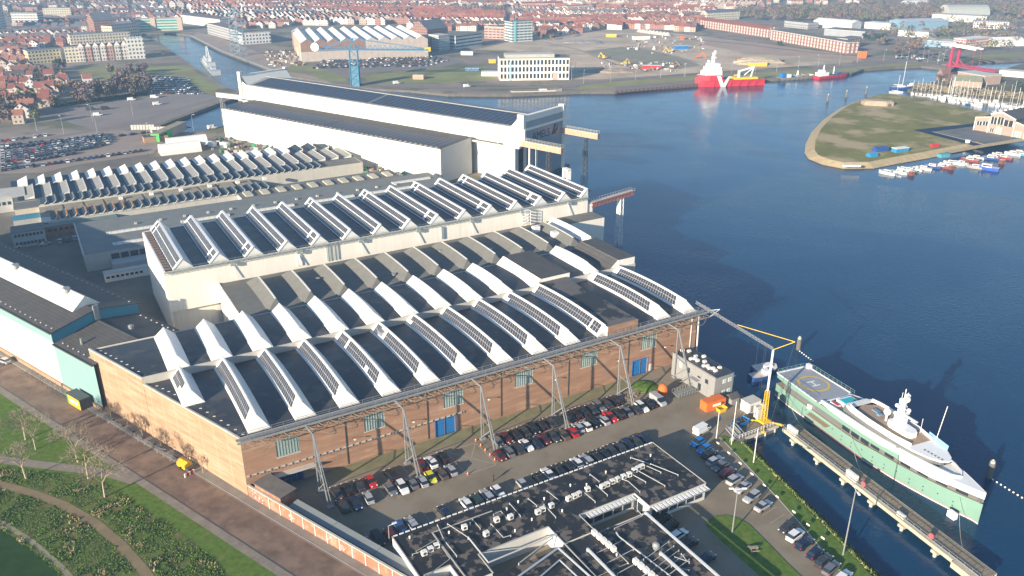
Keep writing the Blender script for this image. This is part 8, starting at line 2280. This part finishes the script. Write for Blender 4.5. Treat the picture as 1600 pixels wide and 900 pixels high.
def digger(px, py, rz, m_, lab):
    t = thing('excavator', lab, 'excavator', G(px, py), rz)
    MB().box(-2, -1.5, 0, 2, -.7, 1).box(-2, .7, 0, 2, 1.5, 1).build('tracks', m_steel_d, t)
    MB().box(-2, -1.3, 1.0, 1.2, 1.3, 2.4).box(.2, -1.3, 2.4, 1.4, 0, 3.4).build('cab', m_, t)
    MB().beam((1, .4, 2), (4.5, .4, 5.5), .5, .7).beam((4.5, .4, 5.5), (7, .4, 2), .4, .5).box(6.4, -.2, 1, 7.6, 1, 2.2).build('boom', m_, t)
digger(974, 102, .5, m_yellow, 'yellow excavator beside the rubble heap'); digger(944, 92, 2.2, m_yellow, 'small yellow excavator on the dark plot edge'); digger(1046, 82, 3.5, m_yellow, 'yellow excavator below the blue cabins'); digger(1091, 91, .2, m_orange, 'orange excavator behind the red ship bow')
for i, (px, py, L_, m_, lab) in enumerate([(1056, 77, 14, m_bluepaint, 'bright blue site cabins on the building site'), (990, 62, 20, m_white2, 'white and red site huts in the middle of the site'), (947, 58, 12, m_yellow, 'yellow site machine near the terraces'), (1003, 108, 16, m_red, 'red steel bundles beside the rubble heap'), (1152, 98, 8, m_orange, 'orange skip beside the sand heap'), (1172, 104, 16, m_yellow, 'yellow machinery row behind the red ship'),
        (1342, 91, 7, m_orange, 'bright orange box beside the right hand road'), (1065, 62, 3, m_orange, 'small orange hut on the site road'), (720, 86, 12, m_white2, 'white cube shaped hut at the car lot end'), (857, 58, 7, m_yellow, 'small yellow block at the site edge'), (645, 124, 9, M('salmon', (.60, .30, .22), .7), 'orange and grey lorry body on the far grass'), (765, 99, 6, m_yellow, 'yellow bin left of the white office block')]):
    t = thing('site_cabin', lab, 'site cabin', G(px, py), R(rr.uniform(-20, 20)))
    MB().box(0, 0, 0, L_, 5, 3.2 if i != 6 else 6).build('body', m_, t); MB().box(-.1, -.1, (3.2 if i != 6 else 6), L_ + .1, 5.1, (3.5 if i != 6 else 6.3)).build('roof', m_conc_l if m_ is not m_orange else m_, t)
dbm = MB()
for _ in range(260):
    z_ = rr.choice((0, 1, 2))
    if z_ == 0: p = G(rr.uniform(976, 1100), rr.uniform(58, 84))
    elif z_ == 1: p = G(rr.uniform(415, 480), rr.uniform(80, 104))
    else: p = G(rr.uniform(940, 1060), rr.uniform(98, 112))
    dbm.obox((p.x, p.y, 0), rr.uniform(.8, 4), rr.uniform(.6, 2), rr.uniform(.4, 2.2), rr.uniform(0, 3), rr.randrange(5))
tag(dbm.build('site_rubbish', [m_debris, m_conc_l, m_galv, m_rust, m_whs]), 'scattered building materials over the site and quay', 'debris', kind='stuff')
pp = thing('lying_pipe_stack', 'rack of rusty steel pipes on the far quay before the shipyard hall', 'pipe stack', G(430, 96), R(-30))
for k in range(8): MB().tube((0, k * 1.2, .6), (24, k * 1.2, .6), .5, 6).build('pipe', m_rust, pp)

# ------------------------------------------------------------------ town houses
HM = [[(.62, .57, .50), 'cream'], [(.70, .68, .64), 'white'], [(.36, .18, .13), 'brick'], [(.30, .16, .12), 'dark brick'], [(.46, .38, .30), 'sandy']]
hwalls = [W_('house_wall_' + n_.replace(' ', '_'), c_, 2.6, 2.9, (.28, .70), (.30, .72)) for c_, n_ in HM]
hroofs = [(m_tile_r, 'red'), (m_tile_o, 'orange red'), (m_tile_b, 'brown'), (m_tile_d, 'dark grey'), (m_slate, 'slate')]
rh_ = random.Random(33)
specs = []
def fill(poly, heading, spacing, pal, gap=.12, w=(5.6, 7.5), maxn=9999, hgt=(5.2, 6.4), gf=.45, dens=.9):
    P = [G(*p) for p in poly]
    cs, sn = math.cos(heading), math.sin(heading)
    us = [p.x * cs + p.y * sn for p in P]; vs = [-p.x * sn + p.y * cs for p in P]
    v = min(vs) + 5
    while v < max(vs):
        u = min(us); pr = rh_.choices(range(5), pal)[0]; wl = rh_.choice((0, 1, 1, 2, 3, 4)); skew = rh_.uniform(-2, 2); gfr = rh_.random() < gf
        runl = rh_.randint(4, 12); h_ = rh_.uniform(*hgt)
        while u < max(us):
            ww = rh_.uniform(*w)
            x, y = u * cs - v * sn, u * sn + v * cs
            if inpoly(x, y, P) and rh_.random() < dens:
                specs.append((x, y, heading + (0 if not gfr else PI / 2) + rh_.uniform(-.02, .02), ww, rh_.uniform(8, 10), h_ + rh_.uniform(-.4, .4), rh_.uniform(2.8, 4.2), pr if rh_.random() < .8 else rh_.choices(range(5), pal)[0], wl if rh_.random() < .6 else rh_.randrange(5), gfr))
            u += ww + .02; runl -= 1
            if runl <= 0: u += rh_.uniform(4, 12); runl = rh_.randint(4, 12); wl = rh_.randrange(5); h_ = rh_.uniform(*hgt)
        v += spacing * rh_.uniform(.85, 1.25)
old = [2, 1, 3, 5, 3]; redp = [5, 3, 3, 2, 1]; mix = [3, 2, 3, 4, 2]
fill([(0, 112), (45, 112), (118, 128), (100, 145), (60, 180), (0, 205)], R(20), 17, mix, dens=.62)
fill([(118, 130), (175, 138), (185, 150), (120, 160)], R(30), 20, [4, 4, 2, 1, 0], dens=.4)
fill([(0, 56), (40, 52), (110, 52), (150, 64), (100, 74), (45, 78), (40, 100), (0, 108)], R(12), 17, mix)
fill([(20, 44), (70, 34), (150, 32), (205, 34), (208, 46), (150, 48), (60, 52)], R(8), 18, old)
fill([(60, 22), (240, 22), (285, 34), (205, 34), (120, 30), (60, 30)], R(5), 24, old, dens=.6)
fill([(0, 4), (260, 2), (300, 8), (240, 20), (0, 20)], R(4), 34, mix, dens=.5)
fill([(245, 22), (420, 18), (640, 20), (640, 38), (480, 40), (425, 44), (378, 46), (345, 42), (290, 34)], R(-8), 19, old, dens=.92)
fill([(420, 2), (800, 0), (800, 12), (640, 18), (420, 16)], R(-5), 26, redp, dens=.7)
fill([(480, 12), (640, 12), (790, 26), (790, 36), (640, 34), (480, 22)], R(-16), 18, [8, 5, 1, 0, 0], gf=.2, dens=.97)
fill([(640, 36), (790, 38), (790, 46), (700, 50), (640, 44)], R(-10), 17, mix)
fill([(260, 0), (420, 0), (420, 16), (300, 18)], R(-3), 30, redp, dens=.7)
fill([(800, 16), (960, 14), (1000, 26), (970, 40), (940, 44), (900, 42), (836, 48), (800, 50)], R(-10), 18, redp, gf=.3)
fill([(960, 16), (1120, 18), (1100, 34), (1090, 44), (1040, 46), (990, 38)], R(-14), 19, redp)
fill([(940, 40), (1085, 44), (1086, 50), (1000, 46), (948, 46)], R(-16), 16, redp)
fill([(800, 0), (1160, 0), (1200, 10), (1140, 16), (800, 14)], R(-4), 28, redp, dens=.7)
fill([(1160, 0), (1420, 0), (1400, 4), (1200, 9)], R(-4), 36, redp, dens=.4)
fill([(836, 52), (935, 44), (960, 40), (940, 47), (860, 58)], R(12), 14, redp, hgt=(7, 9))
specs.sort(key=lambda s_: s_[0] ** 2 + s_[1] ** 2)
def house_mesh(w_, d, h, rr_, gfr):
    mb = MB(); mb.box(-w_ / 2, -d / 2, 0, w_ / 2, d / 2, h, 0, bottom=False)
    rb_ = MB()
    rb_.gable(-w_ / 2, -d / 2, w_ / 2, d / 2, h, h + rr_, 'x', .15, 0, 1)
    return mb, rb_
proto_h = {}
stuffh = {}
matsH = hwalls + [r_[0] for r_ in hroofs]
chim = MB().box(-.45, -.3, 0, .45, .3, 1.5)
area = lambda x, y: 'left of the canal' if x < -260 else ('beyond the shipyard hall' if x < 60 else 'behind the building site')
for i, (x, y, rz, w_, d, h, rr_, ri, wi, gfr) in enumerate(specs):
    if i < 285:
        key = (i % 9)
        if key not in proto_h:
            a, b = house_mesh(6.4 + (key % 3) * .5, 8.6 + key * .12, 5.4 + (key % 4) * .35, 3 + (key % 3) * .45, False)
            o1 = a.build('terraced_house', [hwalls[wi]]); o2 = b.build('roof', [hroofs[ri][0], hwalls[wi]]); o3 = chim.build('chimney', [M('panel_brick')])
            proto_h[key] = (o1.data, o2.data, o3.data, 5.4 + (key % 4) * .35, 3 + (key % 3) * .45)
            for o in (o1, o2, o3): bpy.data.objects.remove(o)
        m1, m2, m3, hh, rr2 = proto_h[key]
        o = bpy.data.objects.new('terraced_house', m1); COL.objects.link(o); o.location = (x, y, 0); o.rotation_euler = (0, 0, rz)
        o.material_slots[0].link = 'OBJECT'; o.material_slots[0].material = hwalls[wi]
        r_ = bpy.data.objects.new('roof', m2); COL.objects.link(r_); r_.parent = o
        for k, mt in ((0, hroofs[ri][0]), (1, hwalls[wi])): r_.material_slots[k].link = 'OBJECT'; r_.material_slots[k].material = mt
        c_ = bpy.data.objects.new('chimney', m3); COL.objects.link(c_); c_.parent = r_; c_.location = ((-1) ** i * 2.2, .6, hh + rr2 - .7)
        tag(o, f'{HM[wi][1]} house with {hroofs[ri][1]} tiled roof in the town {area(x, y)}', 'house', f'{HM[wi][1]} houses with {hroofs[ri][1]} roofs {area(x, y)}')
    else:
        key = 0 if x < -200 else (1 if x < 150 else 2)
        mb = stuffh.setdefault(key, MB())
        a, b = house_mesh(w_, d, h, rr_, gfr)
        a.m = [wi] * len(a.m); b.m = [5 + ri if k == 0 else wi for k in b.m]
        T4 = Matrix.Translation((x, y, 0)) @ Matrix.Rotation(rz, 4, 'Z')
        mb.merge(a, T4); mb.merge(b, T4)
for key, mb in stuffh.items():
    tag(mb.build('town_houses', matsH), ['roofs of the old town filling the upper left distance', 'red roofed terraces filling the middle distance', 'red roofed streets beyond the building site'][key], 'houses', kind='stuff')

# ------------------------------------------------------------------ far trees and woods
TC = {'brown': (.22, .15, .11), 'grey brown': (.19, .155, .13), 'olive': (.13, .14, .06), 'dark green': (.035, .065, .04), 'orange': (.32, .19, .07), 'purple brown': (.17, .12, .12)}
tmat = {k: M('crown_' + k.replace(' ', '_'), v, .95, .35, .25) for k, v in TC.items()}
def crown_mesh(seed, H_, Rr_, n_, size, blobs=7, cone=False):
    r_ = random.Random(seed); mb = MB()
    B = [(r_.uniform(-.5, .5) * Rr_, r_.uniform(-.5, .5) * Rr_, H_ * r_.uniform(.4, .85), Rr_ * r_.uniform(.4, .65)) for _ in range(blobs)]
    for _ in range(n_):
        if cone: z = H_ * r_.uniform(.12, 1); rad = Rr_ * (1.05 - z / H_); bx, by, bz, br = 0, 0, z, max(rad, .3); d = Vector((r_.gauss(0, 1), r_.gauss(0, 1), 0)).normalized() * r_.uniform(.5, 1)
        else: bx, by, bz, br = r_.choice(B); d = Vector((r_.gauss(0, 1), r_.gauss(0, 1), r_.gauss(0, .9))).normalized() * r_.uniform(.55, 1.05)
        c_ = Vector((bx, by, bz)) + d * br; s_ = size * r_.uniform(.6, 1.3)
        a = Vector((r_.gauss(0, 1), r_.gauss(0, 1), r_.gauss(0, 1))).normalized(); b = a.cross(Vector((r_.gauss(0, 1), r_.gauss(0, 1), r_.gauss(0, 1)))).normalized()
        mb.face([c_ + a * s_, c_ + b * s_ * .8, c_ - a * s_ * .9, c_ - b * s_])
    return mb
def trunk_mesh(seed, H_):
    r_ = random.Random(seed); mb = MB(); mb.tube((0, 0, 0), (0, 0, H_ * .45), .28, 6, r2=.18)
    for k in range(5):
        a = 2 * PI * k / 5; mb.tube((0, 0, H_ * r_.uniform(.25, .45)), (math.cos(a) * H_ * .2, math.sin(a) * H_ * .2, H_ * .7), .12, 4, r2=.05)
    return mb
tp = []
for k in range(4):
    c_ = crown_mesh(k, 9, 3.6, 300 if k < 3 else 260, .62, 8, k == 3).build('crown', [tmat['brown']]); t_ = trunk_mesh(k, 9).build('trunk', [M('dark_bark', (.09, .07, .055), .9)])
    tp.append((c_.data, t_.data)); bpy.data.objects.remove(c_); bpy.data.objects.remove(t_)
rt = random.Random(77)
def tree(p, col, s_, where, k=None):
    k = rt.randrange(3) if k is None else k
    o = thing('tree', f'{col} tree {where}', 'tree', (p.x, p.y, 0), rt.uniform(0, 6), f'{col} trees {where}'); o.scale = (s_, s_, s_ * rt.uniform(.85, 1.15))
    for nm, me, sl_ in (('crown', tp[k][0], tmat[col]), ('trunk', tp[k][1], None)):
        c_ = bpy.data.objects.new(nm, me); COL.objects.link(c_); c_.parent = o
        if sl_: c_.material_slots[0].link = 'OBJECT'; c_.material_slots[0].material = sl_
def grove(poly, n_, cols, where, s=(.7, 1.2)):
    P = [G(*p) for p in poly]; x0, x1 = min(p.x for p in P), max(p.x for p in P); y0, y1 = min(p.y for p in P), max(p.y for p in P); c_ = 0; it = 0
    while c_ < n_ and it < 4000:
        it += 1; x, y = rt.uniform(x0, x1), rt.uniform(y0, y1)
        if inpoly(x, y, P): tree(Vector((x, y, 0)), rt.choice(cols), rt.uniform(*s), where); c_ += 1
brn = ['brown', 'grey brown', 'grey brown', 'purple brown']
tree(G(97, 149), 'orange', 1.15, 'beside the red roofed villa'); tree(G(115, 146), 'brown', 1.0, 'just right of the orange tree')
grove([(112, 150), (175, 140), (230, 130), (235, 146), (180, 158), (120, 166)], 40, brn, 'along the apron below the canal lawn', (.9, 1.4))
grove([(0, 118), (60, 104), (98, 106), (120, 128), (95, 140), (20, 140), (0, 150)], 34, brn + ['dark green'], 'between the houses at the left')
grove([(0, 160), (60, 150), (110, 165), (60, 195), (0, 200)], 20, brn + ['olive'], 'by the road at the left edge')
grove([(170, 118), (230, 112), (240, 124), (180, 132)], 14, ['grey brown', 'purple brown'], 'on the canal lawn')
tree(G(257, 88), 'brown', .7, 'on the quay beside the white end block')
grove([(1350, 62), (1380, 60), (1385, 72), (1352, 74)], 8, ['dark green', 'dark green', 'grey brown'], 'behind the bright orange box')
grove([(1385, 70), (1440, 66), (1455, 84), (1400, 88)], 12, brn, 'around the business park car parks')
grove([(1455, 126), (1470, 118), (1488, 128), (1480, 138)], 6, brn, 'at the marina head', (.5, .8))
grove([(1575, 140), (1600, 132), (1600, 148)], 4, ['dark green', 'olive'], 'beside the marina hall', (.6, .9))
grove([(835, 60), (935, 46), (935, 52), (850, 66)], 12, brn, 'before the terraces at the site edge', (.5, .8))
tree(G(1220, 72), 'dark green', .7, 'in front of the brick flats', 3); tree(G(1216, 70), 'dark green', .55, 'in front of the brick flats', 3)
bush = MB()
for _ in range(900):
    t_ = rt.random(); a = G(lerp(1432, 1610, t_), lerp(141, 157, t_)); 
    s_ = rt.uniform(.8, 2.0); c_ = Vector((a.x + rt.uniform(-3, 3), a.y + rt.uniform(-2, 7), .3 + rt.uniform(.3, 3.5)))
    for q in range(2):
        d1 = Vector((rt.gauss(0, 1), rt.gauss(0, 1), rt.gauss(0, 1))).normalized() * s_; d2 = d1.cross(Vector((rt.gauss(0, 1), rt.gauss(0, 1), rt.gauss(0, 1)))).normalized() * s_
        bush.face([c_ + d1, c_ + d2, c_ - d1, c_ - d2])
tag(bush.build('bare_scrub', [M('scrub', (.22, .19, .13), .95, .3, .4)]), 'belt of bare scrub behind the marina masts', 'scrub', kind='stuff')
# hedge strip beside the apron
hg = MB()
for _ in range(700):
    t_ = rt.random(); a = G(lerp(85, 232, t_), lerp(168, 148, t_)); c_ = Vector((a.x, a.y + rt.uniform(-1.5, 1.5), rt.uniform(.3, 2.2)))
    d1 = Vector((rt.gauss(0, 1), rt.gauss(0, 1), rt.gauss(0, 1))).normalized(); d2 = d1.cross(Vector((rt.gauss(0, 1), .3, rt.gauss(0, 1)))).normalized(); hg.face([c_ + d1, c_ + d2, c_ - d1, c_ - d2])
tag(hg.build('hedge', [tmat['dark green']]), 'dark hedge along the upper edge of the grey apron', 'hedge', kind='stuff')
# distant woods
def woods(name, poly, n_, cols, lab, quads=60, s=(3.5, 6)):
    P = [G(*p) for p in poly]; x0, x1 = min(p.x for p in P), max(p.x for p in P); y0, y1 = min(p.y for p in P), max(p.y for p in P); mb = MB(); c_ = 0; it = 0
    while c_ < n_ and it < 60000:
        it += 1; x, y = rt.uniform(x0, x1), rt.uniform(y0, y1)
        if not inpoly(x, y, P): continue
        c_ += 1; m_ = rt.randrange(len(cols)); R_ = rt.uniform(*s); H_ = rt.uniform(7, 12)
        for q in range(quads):
            d = Vector((rt.gauss(0, 1), rt.gauss(0, 1), abs(rt.gauss(0, 1)) * .9 - .2)).normalized() * rt.uniform(.7, 1.05)
            c3 = Vector((x + d.x * R_, y + d.y * R_, max(1.5, H_ * .55 + d.z * H_ * .5))); sz = rt.uniform(.5, 1.15)
            a = Vector((rt.gauss(0, 1), rt.gauss(0, 1), rt.gauss(0, 1))).normalized(); b = a.cross(d).normalized()
            mb.face([c3 + a * sz, c3 + b * sz, c3 - a * sz, c3 - b * sz], m_)
    tag(mb.build(name, [tmat[k] for k in cols]), lab, 'woods', kind='stuff')
woods('woodland', [(1150, 18), (1250, 16), (1420, 12), (1600, 14), (1600, 32), (1560, 22), (1480, 20), (1460, 30), (1380, 36), (1250, 36), (1170, 32)], 620, ['grey brown', 'brown', 'purple brown', 'olive'], 'brown winter woods behind the business park')
woods('woodland', [(1350, -6), (1640, -6), (1640, 14), (1440, 11), (1340, 6)], 520, ['grey brown', 'purple brown', 'olive'], 'far woods along the top right edge', 30, (5, 9))
woods('woodland', [(0, -8), (260, -8), (240, 12), (150, 14), (0, 16)], 420, ['grey brown', 'purple brown', 'dark green'], 'far tree belts along the top left edge', 30, (5, 9))
woods('woodland', [(260, -10), (1350, -10), (1340, 3), (900, 4), (500, 3), (260, 4)], 700, ['grey brown', 'purple brown', 'brown'], 'far tree belts along the top middle edge', 26, (5, 9))
woods('woodland', [(690, 18), (790, 14), (800, 22), (760, 26), (700, 25)], 90, ['grey brown', 'purple brown'], 'bare trees between the red roofed streets', 30)
woods('woodland', [(0, 22), (60, 18), (330, 20), (330, 26), (60, 32), (0, 40)], 110, ['grey brown', 'dark green', 'purple brown'], 'scattered trees in the old town', 30, (3, 5))
woods('woodland', [(420, 16), (640, 20), (1100, 16), (1100, 40), (960, 36), (640, 40), (430, 36)], 130, ['grey brown', 'purple brown'], 'scattered bare trees among the red roofed streets', 26, (2.5, 4))
woods('woodland', [(1360, 40), (1600, 30), (1600, 80), (1500, 84), (1400, 70)], 150, ['grey brown', 'brown', 'olive'], 'trees scattered through the business park', 30, (3, 5))
# ------------------------------------------------------------------ air
hz = MB().box(-2600, -420, -6.4, 3400, 4200, 135)
hz = hz.build('haze', [bpy.data.materials.new('haze_air')])
tag(hz, 'thin pale winter haze filling the air over the harbour', 'haze', kind='stuff')
hm = hz.data.materials[0]; hm.use_nodes = True; hm.node_tree.nodes.clear()
ho = hm.node_tree.nodes.new('ShaderNodeOutputMaterial'); hv = hm.node_tree.nodes.new('ShaderNodeVolumePrincipled')
hv.inputs['Color'].default_value = (.42, .68, 1, 1); hv.inputs['Density'].default_value = .00026; hv.inputs['Anisotropy'].default_value = .1
hm.node_tree.links.new(hv.outputs[0], ho.inputs['Volume'])
hm.cycles.homogeneous_volume = True if hasattr(hm.cycles, 'homogeneous_volume') else None
